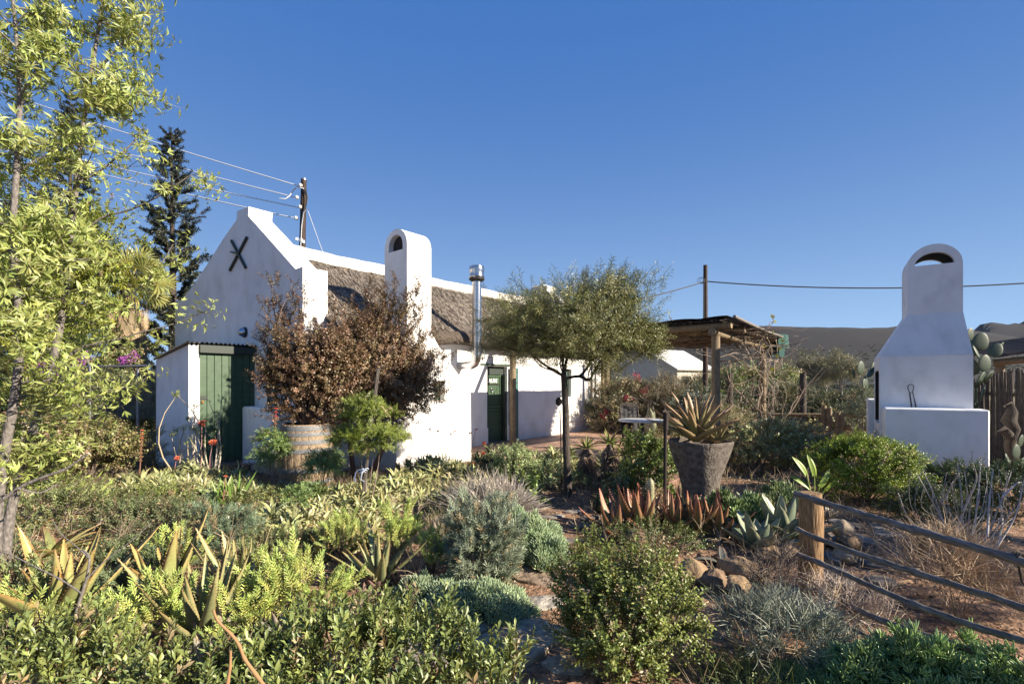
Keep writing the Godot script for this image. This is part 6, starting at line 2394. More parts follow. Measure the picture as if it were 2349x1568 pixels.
# ---------------------------------------------------------------- stones and path
func build_path() -> void:
	# flat stepping stones of the path, as parts of the path
	var m := MB.new()
	var rows := []
	for k in 9:
		var f := k / 8.0
		var c := Vector3(lerpf(0.05, 0.55, f), 0, -lerpf(2.2, 6.6, f))
		c.x += 0.18 * sin(f * 6.0)
		var w := lerpf(0.75, 0.45, f)
		rows.append([m.vert(Vector3(c.x - w, gy(c.x - w, c.z) + 0.012, c.z), Color(0.9, 0.9, 0.9)), m.vert(Vector3(c.x, gy(c.x, c.z) + 0.015, c.z)), m.vert(Vector3(c.x + w, gy(c.x + w, c.z) + 0.012, c.z), Color(0.95, 0.92, 0.9))])
	for k in 8:
		for q in 2:
			m.quad(rows[k][q], rows[k][q + 1], rows[k + 1][q + 1], rows[k + 1][q])
	var path := structure("path", m.mesh(), M.soil)
	# px, py on the ground, width, length, tone
	var slabs := [[1160, 1425, 0.40, 0.26, 0], [1245, 1385, 0.30, 0.16, 1], [1235, 1330, 0.34, 0.24, 2], [1150, 1490, 0.42, 0.3, 0], [1290, 1300, 0.2, 0.12, 1], [1225, 1460, 0.4, 0.22, 0], [1060, 1440, 0.36, 0.26, 0], [840, 1405, 0.3, 0.2, 0], [905, 1390, 0.3, 0.14, 0], [930, 1450, 0.34, 0.2, 1], [1215, 1305, 0.3, 0.16, 3], [1010, 1500, 0.4, 0.26, 1], [1280, 1275, 0.22, 0.14, 1], [1310, 1240, 0.34, 0.16, 4], [1275, 1220, 0.26, 0.14, 4], [1330, 1205, 0.36, 0.14, 4], [1270, 1188, 0.34, 0.13, 3], [1320, 1178, 0.34, 0.12, 3], [1225, 1162, 0.2, 0.13, 2], [1255, 1150, 0.22, 0.14, 2], [1215, 1150, 0.2, 0.12, 1], [1350, 1190, 0.3, 0.12, 4], [1300, 1530, 0.3, 0.2, 0], [1090, 1545, 0.36, 0.24, 0], [730, 1170, 0.3, 0.2, 2], [800, 1155, 0.4, 0.25, 2], [690, 1150, 0.28, 0.2, 1], [640, 1140, 0.25, 0.2, 1]]
	var tones := [Color(0.50, 0.42, 0.30), Color(0.52, 0.48, 0.41), Color(0.40, 0.30, 0.215), Color(0.36, 0.33, 0.29), Color(0.2, 0.18, 0.16)]
	for k in slabs.size():
		var q: Array = slabs[k]
		var d = 1.65 * F / (q[1] - CY)
		var p := on(q[0], d)
		m = MB.new()
		slab(m, q[2] * (1.6 if k < 13 else 1.1), q[3] * (1.6 if k < 13 else 1.15), 0.07 if k not in [13, 14, 15, 16, 17, 21] else 0.12, tones[q[4]])
		part("stone", m.mesh(), M.flagstone, path, Transform3D(Basis(Vector3.UP, rf(-0.4, 0.4)), p + Vector3(0, 0.03, 0)))
	# paving seen past the fence on the right
	for k in 34:
		var px := rf(1900, 2120)
		var py := rf(1185, 1345)
		var p := on(px, 1.65 * F / (py - CY))
		m = MB.new()
		slab(m, rf(0.2, 0.34), rf(0.14, 0.24), 0.06, tones[[3, 4, 2][rng.randi() % 3]] * rf(0.7, 1.1))
		part("stone", m.mesh(), M.flagstone, path, Transform3D(Basis(Vector3.UP, rf(0, TAU)), p + Vector3(0, 0.012 + 0.001 * k, 0)))
	# round border stones: each a thing of its own
	var rocks := [
		[1590, 1338, 0.26, 0.23, 0.24, "smooth round sandstone boulder left of the spotted aloe", 0],
		[1638, 1352, 0.22, 0.19, 0.2, "smaller shaded boulder under the spotted aloe", 1],
		[1700, 1325, 0.42, 0.2, 0.26, "long pale boulder right of the spotted aloe", 0],
		[1690, 1355, 0.26, 0.14, 0.2, "flat sandy stone before the long pale boulder", 0],
		[1760, 1282, 0.24, 0.17, 0.22, "pale stone at the foot of the blue agave", 0],
		[1806, 1278, 0.2, 0.2, 0.2, "cream stone close behind the fence post's left side", 0],
		[1935, 1232, 0.24, 0.2, 0.22, "cream rounded stone just right of the fence post top", 2],
		[1948, 1262, 0.22, 0.18, 0.2, "tan stone below the cream one beside the fence post", 1],
		[1940, 1290, 0.2, 0.15, 0.2, "speckled stone between the rails near the fence post", 2],
		[1370, 1102, 0.26, 0.17, 0.2, "pale stone right of the young tree's trunk", 2],
		[1245, 1120, 0.24, 0.1, 0.2, "flat ochre stone beside the small geranium", 1],
		[555, 1168, 0.3, 0.2, 0.26, "sunlit cream stone behind the strap-leaved plant", 2],
		[605, 1175, 0.3, 0.17, 0.26, "pale stone in the open patch before the barrel", 2],
		[300, 1160, 0.3, 0.22, 0.24, "light sandstone among the dark shrubs on the left", 2],
		[1035, 1178, 0.2, 0.1, 0.16, "pale stone at the dry grass tuft's left foot", 2],
		[1412, 1225, 0.24, 0.2, 0.22, "dark rock under the red aloes", 3],
		[1460, 1252, 0.3, 0.2, 0.24, "brown rock behind the round green bush", 1],
	]
	var rt := [Color(0.40, 0.285, 0.165), Color(0.28, 0.195, 0.125), Color(0.46, 0.385, 0.285), Color(0.14, 0.105, 0.08)]
	for k in rocks.size():
		var q: Array = rocks[k]
		var d = 1.65 * F / (q[1] - CY)
		m = MB.new()
		stone(m, Vector3(q[2], q[3], q[4]), k * 3.7 + 1.0, 0.0, rt[q[6]], 20, 12)
		single("rock", q[5], "rock", m.mesh(), M.boulder, on(q[0], d, q[3] * 0.34), rf(0, TAU), "border stones")
	# pebbles and litter on bare soil
	var xs := []
	var cs := []
	for k in 2200:
		var d := rf(2.4, 8.0)
		var x := rf(-1.0, 0.95) * d
		xs.append(Transform3D(Basis(Vector3.UP, rf(0, TAU)).scaled(Vector3.ONE * rf(0.3, 1.3)), Vector3(x, gy(x, -d) + 0.004, -d)))
		cs.append(Color(0.42, 0.32, 0.23) * rf(0.4, 1.2))
	var o := many("gravel", SP.pebble, M.boulder, self, xs, cs)
	tag(o, "small loose pebbles on the bare red soil", "gravel", "", "stuff")
	xs = []
	cs = []
	for k in 11000:
		var d := 2.0 + 8.0 * sqrt(rng.randf())
		var x := rf(-1.1, 1.05) * d
		if absf(x - 0.1) < 0.6 and d < 5.5 and rng.randf() < 0.85:
			continue
		xs.append(Transform3D(Basis(Vector3.UP, rf(0, TAU)) * Basis(Vector3.RIGHT, rf(-0.4, 0.4)) * Basis.from_scale(Vector3.ONE * rf(0.5, 1.3)), Vector3(x, gy(x, -d) + 0.008, -d)))
		cs.append(Color(0.36, 0.26, 0.16).lerp(Color(0.52, 0.43, 0.31), rng.randf()) * rf(0.5, 1.2))
	o = many("leaf_litter", SP.litter, M.dry_leaf, self, xs, cs)
	tag(o, "dry brown fallen leaves on the garden soil", "leaf litter", "", "stuff")

func slab(m: MB, w: float, l: float, t: float, col: Color) -> void:
	var n := 11
	var sd := rf(0, 900)
	var top := []
	var rim := []
	var low := []
	var c := m.vert(Vector3(0, 0.004, 0), col)
	for k in n:
		var a := TAU * k / n
		var r := 0.86 + 0.34 * lump.get_noise_2d(cos(a) * 70.0 + sd, sin(a) * 70.0)
		var p := Vector3(cos(a) * w * 0.5 * r, 0, sin(a) * l * 0.5 * r)
		top.append(m.vert(p * 0.93 + Vector3(0, rf(-0.003, 0.003), 0), col * rf(0.9, 1.08)))
		rim.append(m.vert(p + Vector3(0, -0.014, 0), col * 0.95))
		low.append(m.vert(p * 1.02 + Vector3(0, -t, 0), col * 0.9))
	for k in n:
		var j := (k + 1) % n
		m.tri(c, top[j], top[k])
		m.quad(top[k], top[j], rim[j], rim[k])
		m.quad(rim[k], rim[j], low[j], low[k])

func flower_stalk(o: Node3D, a: Vector3, b: Vector3, r: float, sprig: String, material: Material, size: float, n := 1, col := Color(0.2, 0.1, 0.08)) -> void:
	var m := MB.new()
	tube(m, [a, a.lerp(b, 0.5) + Vector3(gauss(), 0, gauss()) * 0.012, b], [r, r * 0.8, r * 0.6], 5, col)
	part("flower_stalk", m.mesh(), M.bark_plain, o)
	for k in n:
		part("flower_head", SP[sprig], material, o, Transform3D(side_basis(Vector3(gauss() * 0.2, 1, gauss() * 0.2), rf(0, TAU)).scaled(Vector3.ONE * size), b - Vector3(0, 0.03 * k, 0)))

# ---------------------------------------------------------------- planting
func build_garden() -> void:
	var o: Node3D
	var m: MB
	# --- the shrub in the barrel and its neighbour on the ground
	var bc := Vector3((702 - CX) / F * 7.45, 0.9, -7.45)
	o = thing("bronze_shrub", "bronze-leaved shrub growing out of the barrel", "shrub", bc)
	var brown := [Color(0.105, 0.08, 0.038), Color(0.215, 0.125, 0.085)]
	var ends := foliage(o, ["round"], M.leaf, 2300, 1.05, brown[0], brown[1], Vector3(0.08, 0.82, 0), Vector3(0.78, 0.85, 0.55), {"clumps": 60, "clump_size": 0.3, "fill": 0.7, "up": 0.7, "floor": -1.0, "tone": 1.35})
	for e in [[620, 640], [670, 655], [600, 700], [640, 690], [700, 670], [590, 760]]:
		ends.append(at(e[0], e[1], 7.4) - bc)
		for k in 34:
			var t := rng.randf()
			var q: Vector3 = Vector3(0, 0.3, 0).lerp(at(e[0], e[1], 7.4) - bc, 0.5 + 0.5 * t)
			part_in(o, "round", q + rdir() * 0.07, 0.9, brown)
	flush(o, "round", M.leaf)
	m = MB.new()
	stems_to(m, Vector3(0, -0.05, 0), ends, 0.018, Color(0.12, 0.085, 0.065))
	part("stems", m.mesh(), M.bark_plain, o).set_meta("kind", "stuff")
	var tb := on(852, 8.4)
	o = thing("bronze_shrub", "larger bronze-leaved shrub rising from the ground before the chimney", "shrub", tb)
	ends = foliage(o, ["round"], M.leaf, 4300, 1.05, brown[0], brown[1], at(868, 845, 8.35) - tb, Vector3(1.0, 1.05, 0.6), {"clumps": 100, "clump_size": 0.3, "fill": 0.55, "up": 0.6, "floor": -1.0, "tone": 1.35})
	for e in [[880, 668], [935, 672], [985, 690], [1012, 752], [1026, 828], [960, 655], [800, 690], [842, 662], [1005, 900], [985, 950], [760, 700], [905, 640]]:
		ends.append(at(e[0], e[1], 8.3) - tb)
		for k in 42:
			var t := rng.randf()
			var q: Vector3 = (at(868, 860, 8.35) - tb).lerp(at(e[0], e[1], 8.3) - tb, 0.45 + 0.57 * t)
			part_in(o, "round", q + rdir() * 0.06, 0.95, brown)
	flush(o, "round", M.leaf)
	var a1 := at(885, 1000, 7.9) - tb
	m = MB.new()
	var tr := smooth([Vector3(-0.05, -0.05, 0), at(872, 1040, 8.0) - tb, a1, at(880, 950, 7.9) - tb])
	tube(m, tr, [0.055, 0.053, 0.05, 0.048, 0.046, 0.044, 0.042, 0.04, 0.038, 0.036, 0.035, 0.034, 0.033], 8, Color(0.14, 0.105, 0.085))
	tube(m, smooth([Vector3(-0.3, -0.05, 0), at(800, 1000, 8.0) - tb, at(790, 900, 8.0) - tb], 4), [0.05, 0.048, 0.045, 0.042, 0.04, 0.038, 0.035, 0.03, 0.028], 7, Color(0.12, 0.09, 0.075))
	stems_to(m, at(880, 955, 7.9) - tb, ends.slice(0, 26), 0.02, Color(0.13, 0.1, 0.08))
	stems_to(m, at(790, 905, 8.0) - tb, ends.slice(26), 0.012, Color(0.13, 0.1, 0.08))
	part("trunk", m.mesh(), M.bark_plain, o)
	# --- staked sapling
	m = MB.new()
	var s0 := at(829, 1160, 6.15)
	var s1 := at(867, 846, 5.9)
	block(m, Transform3D(side_basis(s1 - s0, 0.4), (s0 + s1) * 0.5), Vector3(0.04, s0.distance_to(s1), 0.03), 0.004)
	o = single("wooden_stake", "leaning grey wooden stake tied to the green sapling", "stake", m.mesh(), M.lath_wood)
	m = MB.new()
	var kn := at(838, 1075, 6.06)
	for k in 3:
		var ring := []
		var rr := []
		for j in 13:
			var an := TAU * j / 12.0
			ring.append(kn + Vector3(0.035 * cos(an) - 0.02 * k, 0.012 * sin(an * 2.0) - 0.02 * k, 0.035 * sin(an)))
			rr.append(0.006)
		tube(m, ring, rr, 5, Color(0.45, 0.5, 0.62))
	tube(m, smooth([kn, kn + Vector3(-0.04, -0.06, 0.03), kn + Vector3(-0.05, -0.13, 0.02), kn + Vector3(-0.01, -0.15, 0.03)]), [0.006, 0.006, 0.006, 0.006, 0.006, 0.006, 0.006, 0.006, 0.006, 0.006, 0.006, 0.006, 0.006], 5, Color(0.42, 0.48, 0.6))
	tube(m, smooth([kn, kn + Vector3(-0.1, -0.02, 0.02), kn + Vector3(-0.13, -0.1, 0.02), kn + Vector3(-0.12, -0.16, 0.02)]), [0.005, 0.005, 0.005, 0.005, 0.005, 0.005, 0.005, 0.005, 0.005, 0.005, 0.005, 0.005, 0.005], 5, Color(0.16, 0.22, 0.42))
	single("rope_tie", "frayed blue and white rope knotted round the stake", "rope", m.mesh(), M.fabric)
	var sb := on(842, 6.15)
	o = thing("young_tree", "young sapling with tiers of feathery yellow-green leaves", "tree", sb)
	for q in [[845, 925, 0.26, 0.07, 260], [810, 950, 0.2, 0.06, 160], [870, 945, 0.2, 0.06, 150], [845, 985, 0.36, 0.10, 420], [800, 1005, 0.2, 0.07, 160], [890, 1000, 0.2, 0.06, 150], [850, 1020, 0.25, 0.06, 160]]:
		foliage(o, ["pinnate"], M.leaf, q[4] / 2, 0.85, Color(0.16, 0.195, 0.035), Color(0.115, 0.15, 0.03), at(q[0], q[1], 6.1) - sb, Vector3(q[2] * 1.25, q[3] * 0.75, q[2] * 1.2), {"clumps": 16, "clump_size": 0.22, "up": 0.0})
	m = MB.new()
	stems_to(m, Vector3.ZERO, [at(845, 930, 6.1) - sb, at(842, 1000, 6.1) - sb, at(815, 960, 6.1) - sb, at(872, 950, 6.1) - sb, at(860, 1010, 6.1) - sb], 0.01, Color(0.25, 0.21, 0.17), 0.04)
	part("stems", m.mesh(), M.bark_plain, o).set_meta("kind", "stuff")
	for q in [[622, 1025, 6.9, 0.34, 0.40, "feathery green sapling against the barrel's left side"], [742, 1062, 6.6, 0.36, 0.24, "feathery green sapling against the barrel's right side"], [690, 1150, 6.0, 0.5, 0.28, "low feathery green sprouts in front of the barrel"]]:
		var b := on(q[0], q[2])
		o = thing("feathery_sapling", q[5], "sapling", b, 0.0, "feathery saplings round the barrel")
		var c := at(q[0], q[1], q[2]) - b
		ends = foliage(o, ["pinnate"], M.leaf, 110, 1.35, Color(0.135, 0.19, 0.06), Color(0.10, 0.15, 0.05), c, Vector3(q[3] * 0.6, q[4] * 0.6, 0.2), {"clumps": 9, "clump_size": 0.25})
		m = MB.new()
		stems_to(m, Vector3.ZERO, ends, 0.008, Color(0.2, 0.16, 0.13), 0.1)
		part("stems", m.mesh(), M.bark_plain, o).set_meta("kind", "stuff")
	# --- big aloe in the palm-trunk pot
	var pd := 5.9
	var pc := at(1600, 878, pd)
	o = aloe("potted_aloe", "large spiky green and orange aloe in the palm trunk pot", Vector3(pc.x - 0.02, 0.82, pc.z), "potted", 32, 1.0, 1.5, 0.42, M.aloe_skin, {"turn": 0.6, "rise": 0.1})
	aloe("potted_aloe", "smaller orange-tipped aloe at the pot's right rim", Vector3(pc.x + 0.2, 0.82, pc.z + 0.08), "potted", 16, 0.62, 1.4, 0.3, M.aloe_skin)
	carpet("stonecrop", "tiny yellow-green stonecrop at the front of the pot rim", Vector3(pc.x + 0.12, 0.83, pc.z + 0.2), 0.16, 0.1, 0.05, ["needle"], M.succulent, 130, 0.5, Color(0.34, 0.38, 0.12), Color(0.42, 0.44, 0.2), {"category": "succulent"})
	# --- column cactus
	m = MB.new()
	var cols := 11
	var hh := 0.62
	for j in 15:
		var f := j / 14.0
		for k in cols * 2 + 1:
			var a := TAU * k / (cols * 2)
			var r: float = (0.047 if k % 2 == 0 else 0.036) * (1.0 - 0.12 * f) * (sqrt(maxf(0.0, 1.0 - pow(maxf(0.0, f - 0.86) / 0.14, 2.0))) if f > 0.86 else 1.0)
			m.vert(Vector3(cos(a) * r, f * hh, sin(a) * r), Color(0.30, 0.27, 0.085).lerp(Color(0.36, 0.35, 0.22), f))
	for j in 14:
		for k in cols * 2:
			var a := j * (cols * 2 + 1) + k
			m.quad(a, a + 1, a + cols * 2 + 2, a + cols * 2 + 1)
	o = thing("column_cactus", "single yellowish column cactus with pale spines", "cactus", on(1492, 5.35, -0.02))
	part("stem", m.mesh(), M.cactus_skin, o)
	m = MB.new()
	for k in 420:
		var a := TAU * (k % cols) / cols
		var y := rf(0.05, hh)
		var p := Vector3(cos(a) * 0.044, y, sin(a) * 0.044)
		var dd := Vector3(cos(a), rf(-0.4, 0.9), sin(a)).normalized()
		tube(m, [p, p + (dd + rdir() * 0.4) * rf(0.012, 0.026)], [0.0007, 0.0003], 3, Color(0.6, 0.52, 0.36))
	part("spines", m.mesh(), M.bark_plain, o)

	# --- aloes with leaves one can pick out: px, base py, kind, leaves, size, elevations, label
	var al := [
		[140, 1432, "tall", 17, 1.12, 1.5, 0.5, "broad yellow-green aloe with red-toothed leaves, nearest the left edge"],
		[372, 1392, "tall", 9, 0.95, 1.5, 0.95, "upright orange-edged aloe behind the yellow succulent mound"],
		[462, 1480, "slim", 22, 1.05, 1.5, 0.62, "large many-leaved aloe fanned to the right of the orange-edged one"],
		[548, 1390, "slim", 15, 0.98, 1.5, 0.8, "upright aloe cluster behind the large many-leaved aloe"],
		[120, 1272, "sprawl", 20, 1.15, 0.9, 0.1, "sprawling aloe with long pink-tipped leaves under the grey branches"],
		[60, 1215, "sprawl", 16, 0.9, 1.2, 0.3, "sprawling aloe at the left edge above the pink-tipped one"],
		[738, 1200, "recurved", 20, 1.3, 1.4, 0.35, "aloe with curled-back leaves left of the leaning stake's foot"],
		[836, 1180, "recurved", 22, 1.4, 1.4, 0.3, "orange-tinged aloe with curled leaves at the stake's foot"],
		[436, 1118, "recurved", 20, 1.5, 1.4, 0.2, "orange-tinged aloe with arching leaves below the coral flowers"],
		[350, 1112, "recurved", 16, 1.2, 1.4, 0.3, "green aloe with arching leaves left of the orange-tinged one"],
		[560, 1150, "recurved", 15, 1.1, 1.3, 0.3, "arching aloe just left of the stones before the barrel"],
		[955, 1130, "recurved", 16, 1.3, 1.4, 0.25, "arching aloe in the mat right of the stake"],
		[1045, 1118, "recurved", 16, 1.2, 1.4, 0.3, "arching aloe behind the bleached grass tuft"],
		[665, 1215, "recurved", 14, 1.1, 1.4, 0.3, "arching green aloe above the upright aloe cluster"],
		[910, 1270, "tall", 9, 0.62, 1.55, 1.1, "narrow upright aloe with ochre leaves behind the tall yellow succulent"],
		[870, 1345, "slim", 15, 0.95, 1.5, 0.5, "spreading green aloe right of the yellow succulent mound"],
		[745, 1290, "tall", 6, 0.6, 1.5, 1.1, "few pointed ochre aloe leaves above the yellow succulent mound"],
		[700, 1108, "green", 16, 0.95, 1.45, 0.3, "bright green aloe directly in front of the barrel"],
		[488, 1492, "grey", 9, 1.0, 1.4, 0.7, "pale grey-pink aloe with broad pointed leaves in the front bush"],
		[650, 1470, "grey", 8, 0.95, 1.3, 0.45, "pale aloe with broad leaves pointing right in the front bush"],
		[325, 1500, "grey", 8, 0.8, 1.4, 0.5, "pale grey aloe between the big aloe and front bush"],
		[468, 1530, "grey", 6, 0.75, 1.45, 0.9, "pale grey aloe low in the front bush"],
		[865, 1352, "purple", 12, 0.9, 1.3, 0.4, "small purple-brown rosette beside the flat path stones"],
		[842, 1388, "purple", 8, 0.9, 1.0, 0.2, "small purple-brown aloe lying at the path's left edge"],
		[928, 1350, "purple", 9, 1.0, 1.3, 0.5, "dark purplish aloe in the shade of the blue bush"],
		[1000, 1236, "grey", 7, 0.9, 1.35, 0.6, "pale broad-leaved aloe left of the blue-grey bush"],
		[545, 1130, "blue", 12, 0.75, 1.3, 0.35, "grey-green agave rosette behind the strap-leaved plant"],
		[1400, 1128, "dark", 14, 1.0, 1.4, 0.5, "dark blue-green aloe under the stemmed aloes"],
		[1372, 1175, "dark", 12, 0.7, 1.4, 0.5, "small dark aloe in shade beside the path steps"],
		[1470, 1218, "red", 18, 1.3, 1.4, 0.35, "red-tinged aloe in front of the column cactus"],
		[1415, 1225, "red", 12, 1.1, 1.3, 0.2, "red-tinged aloe at the path's right edge"],
		[1545, 1220, "red", 14, 1.15, 1.45, 0.35, "red-tinged aloe right of the one by the cactus"],
		[1600, 1224, "red", 14, 1.15, 1.45, 0.35, "red-tinged aloe above the round sandstone boulder"],
		[1650, 1230, "red", 12, 1.1, 1.4, 0.3, "red-tinged aloe above the spotted aloe"],
		[1660, 1300, "spotted", 9, 1.05, 0.9, 0.1, "flat spotted grey aloe with star-like leaves among boulders"],
		[1735, 1262, "blue", 15, 1.0, 1.25, 0.2, "blue-green agave left of its taller neighbour"],
		[1795, 1240, "blue", 17, 1.1, 1.4, 0.25, "taller blue-green agave beside the fence post"],
		[1930, 1262, "spotted", 9, 0.9, 1.2, 0.1, "spotted grey and red aloe just right of the fence post"],
		[1905, 1195, "grey", 14, 0.65, 1.45, 0.3, "pale green rosette succulent behind the fence post"],
	]
	for q in al:
		var d: float = 1.65 * F / (q[1] - CY)
		aloe("agave" if q[2] == "blue" else "aloe", q[7], on(q[0], d, -0.01), q[2], q[3], q[4], q[5], q[6], M.spotted_skin if q[2] == "spotted" else M.aloe_skin, {"category": "agave" if q[2] == "blue" else "aloe"})
	# --- stemmed aloes by the patio
	for q in [[1398, 7.6, 1020, "tall stemmed aloe with bright green head, left of the other"], [1438, 7.3, 1045, "tall stemmed aloe with drooping leaves before the table"], [1345, 8.0, 1030, "stemmed aloe rosette right of the young tree trunk"]]:
		var b := on(q[0], q[1])
		var hd := at(q[0], q[2], q[1]).y - b.y
		o = aloe("stemmed_aloe", q[3], b, "green", 18, 0.85, 1.4, 0.0, M.aloe_skin)
		for c in o.get_children():
			c.position.y += hd
		m = MB.new()
		tube(m, [Vector3(0, -0.05, 0), Vector3(0.02, hd * 0.5, 0), Vector3(0, hd, 0)], [0.05, 0.06, 0.05], 8, Color(0.12, 0.09, 0.075))
		part("stem", m.mesh(), M.bark_plain, o)
		var xs := []
		var cs := []
		for k in 60:
			var a := rf(0, TAU)
			xs.append(Transform3D(side_basis(Vector3(cos(a) * 0.5, -1, sin(a) * 0.5), rf(0, TAU)).scaled(Vector3(0.5, 0.6, 0.5)), Vector3(cos(a) * 0.05, rf(0.1, hd), sin(a) * 0.05)))
			cs.append(Color(0.22, 0.16, 0.12) * rf(0.4, 1.3))
		many("dead_leaves", SP.strap, M.dry_leaf, o, xs, cs)
	# --- mats of small trailing aloes
	var gold := [Color(0.22, 0.265, 0.12), Color(0.32, 0.30, 0.16)]
	for q in [
		[985, 7.9, 0.9, 0.65, 0.34, 190, "mat of yellow-green trailing aloes before the white chimney"],
		[900, 6.9, 0.8, 0.6, 0.22, 150, "mat of trailing aloes around the stake and sapling"],
		[1060, 7.6, 0.5, 0.4, 0.3, 60, "clump of trailing aloes left of the dry grass tuft"],
		[1265, 8.7, 0.85, 0.4, 0.5, 110, "bank of yellowing trailing aloes along the patio edge"],
		[1120, 8.3, 0.55, 0.45, 0.42, 70, "darker trailing aloes at the patio corner by the chimney"],
		[1390, 8.8, 0.45, 0.35, 0.42, 45, "brown-tipped trailing aloes behind the young tree trunk"],
		[430, 7.2, 1.2, 0.9, 0.3, 220, "mat of trailing aloes below the green shed door"],
		[290, 6.6, 0.9, 0.8, 0.26, 150, "mat of trailing aloes left of the shed door mat"],
		[560, 6.4, 0.9, 0.6, 0.22, 140, "mat of trailing aloes before the waste pipe"],
		[770, 6.2, 0.9, 0.7, 0.2, 160, "mat of trailing aloes right of the barrel's foot"],
		[1040, 6.2, 0.5, 0.4, 0.18, 50, "loose trailing aloes behind the pale broad aloe"],
		[650, 5.2, 0.8, 0.6, 0.2, 110, "trailing aloes behind the yellow succulent mound"]]:
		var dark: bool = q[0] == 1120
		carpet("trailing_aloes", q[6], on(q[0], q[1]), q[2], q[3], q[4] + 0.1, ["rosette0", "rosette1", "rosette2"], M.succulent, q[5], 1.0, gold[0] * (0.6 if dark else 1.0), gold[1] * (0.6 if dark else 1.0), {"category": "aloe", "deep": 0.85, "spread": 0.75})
	# --- strap-leaved plants with coral flowers
	for q in [[968, 8.5, "strap-leaved plant with coral flower spikes at the chimney foot", 0.85], [1008, 8.3, "dark strap-leaved plant with tall bent flower stalks by the chimney", 1.0], [1042, 8.2, "strap-leaved plant with coral flowers nearest the chimney corner", 0.8]]:
		var b := on(q[0], q[1])
		o = thing("strap_lily", q[2], "flower", b)
		var xs := []
		var cs := []
		for k in 5:
			xs.append(Transform3D(Basis(Vector3.UP, rf(0, TAU)).scaled(Vector3.ONE * q[3] * rf(0.9, 1.2)), Vector3(gauss() * 0.08, 0, gauss() * 0.06)))
			cs.append(Color(0.09, 0.155, 0.045) * rf(0.8, 1.2))
		many("leaves", SP.strap, M.leaf, o, xs, cs)
		for k in 2:
			var a := Vector3(gauss() * 0.06, 0.1, 0)
			var e := a + Vector3(0.18 + 0.1 * k, rf(0.55, 0.8), 0.05)
			flower_stalk(o, a, e, 0.005, "bells", M.coral, 0.7)
	o = thing("strap_lily", "bright orange flower spikes at the patio corner", "flower", on(1100, 8.0))
	for q in [[1110, 1012], [1108, 1035], [1085, 1060]]:
		flower_stalk(o, Vector3(-0.1, 0.0, 0), at(q[0], q[1], 8.0) - o.position, 0.004, "bells", M.coral, 0.9, 2)
	o = thing("strap_lily", "bright green strap-leaved clump beside the sunlit cream stone", "plant", on(530, 6.0))
	var sx := []
	var sc := []
	for k in 6:
		sx.append(Transform3D(Basis(Vector3.UP, rf(0, TAU)) * Basis(Vector3(0, 0, 1), -0.45) * Basis.from_scale(Vector3(1.4, 1.15, 1.4)), Vector3(gauss() * 0.06, 0, gauss() * 0.06)))
		sc.append(Color(0.19, 0.29, 0.06) * rf(0.85, 1.2))
	many("leaves", SP.strap, M.leaf, o, sx, sc)
	# --- yellow-green bottle-brush succulents
	for q in [[350, 1500, 0.5, 0.36, 110, "yellow-green brush-leaved succulent mound before the orange-edged aloe"], [690, 1430, 0.74, 0.42, 200, "largest yellow-green brush-leaved succulent mound"], [905, 1315, 0.34, 0.52, 90, "tall yellow-green succulent stems beside the blue-grey bush"], [985, 1330, 0.3, 0.34, 45, "small yellow-green succulent touching the blue-grey bush"], [20, 1490, 0.32, 0.3, 40, "yellow-green succulent at the lower left edge"], [410, 1330, 0.4, 0.32, 50, "yellow-green succulent glimpsed behind the upright aloes"], [790, 1290, 0.5, 0.36, 70, "yellow-green succulent behind the largest mound"], [232, 1470, 0.2, 0.22, 16, "single yellow-green succulent stem beside the broad aloe"], [560, 1480, 0.5, 0.3, 60, "yellow-green succulent between the front bush and the mounds"]]:
		var b := on(q[0], 1.65 * F / (q[1] - CY))
		shrub("brush_succulent", q[5], b, q[2], q[3], ["brush0", "brush1"], M.succulent, int(q[4] * 0.85), 0.92, Color(0.95, 0.98, 1.0), Color(1.08, 1.04, 1.0), {"category": "succulent", "tone": 0.98, "dry": 0.0, "clumps": 22, "up": 0.9, "clump_size": 0.3, "fill": 0.35, "stem": 0.007, "stem_col": Color(0.2, 0.15, 0.1), "floor": -0.3, "low": 0.05})
	# --- the glossy bush along the bottom
	var gl := [Color(0.19, 0.22, 0.07), Color(0.115, 0.15, 0.05)]
	for q in [[70, 2.2, 0.75, 0.42, 230, "glossy green bush in the lower left corner"], [270, 2.15, 0.5, 0.36, 160, "glossy green sprigs below the broad aloe"], [430, 2.1, 0.5, 0.34, 150, "glossy green sprigs along the bottom edge, right of the corner bush"], [600, 2.2, 0.6, 0.36, 170, "glossy green bush around the pale broad aloes"], [770, 2.4, 0.75, 0.46, 300, "densest glossy green bush below the yellow succulent mound"], [945, 2.5, 0.6, 0.38, 180, "glossy green bush beside the flat path stones"], [1090, 2.3, 0.5, 0.3, 120, "loose glossy sprigs at the bottom of the path"], [680, 2.0, 0.5, 0.3, 140, "glossy green sprigs at the very bottom, below the densest bush"], [880, 2.05, 0.5, 0.3, 130, "glossy green sprigs at the bottom by the path stones"]]:
		shrub("glossy_bush", q[5], on(q[0], q[1]), q[2], q[3], ["glossy0", "glossy1"], M.leaf, int(q[4] * 0.75), 0.95, gl[0], gl[1], {"dry": 0.09, "clumps": 30, "up": 1.2, "clump_size": 0.3, "fill": 0.35, "stem": 0.006, "stem_col": Color(0.24, 0.18, 0.1), "floor": -0.4, "group": "glossy bushes along the bottom"})
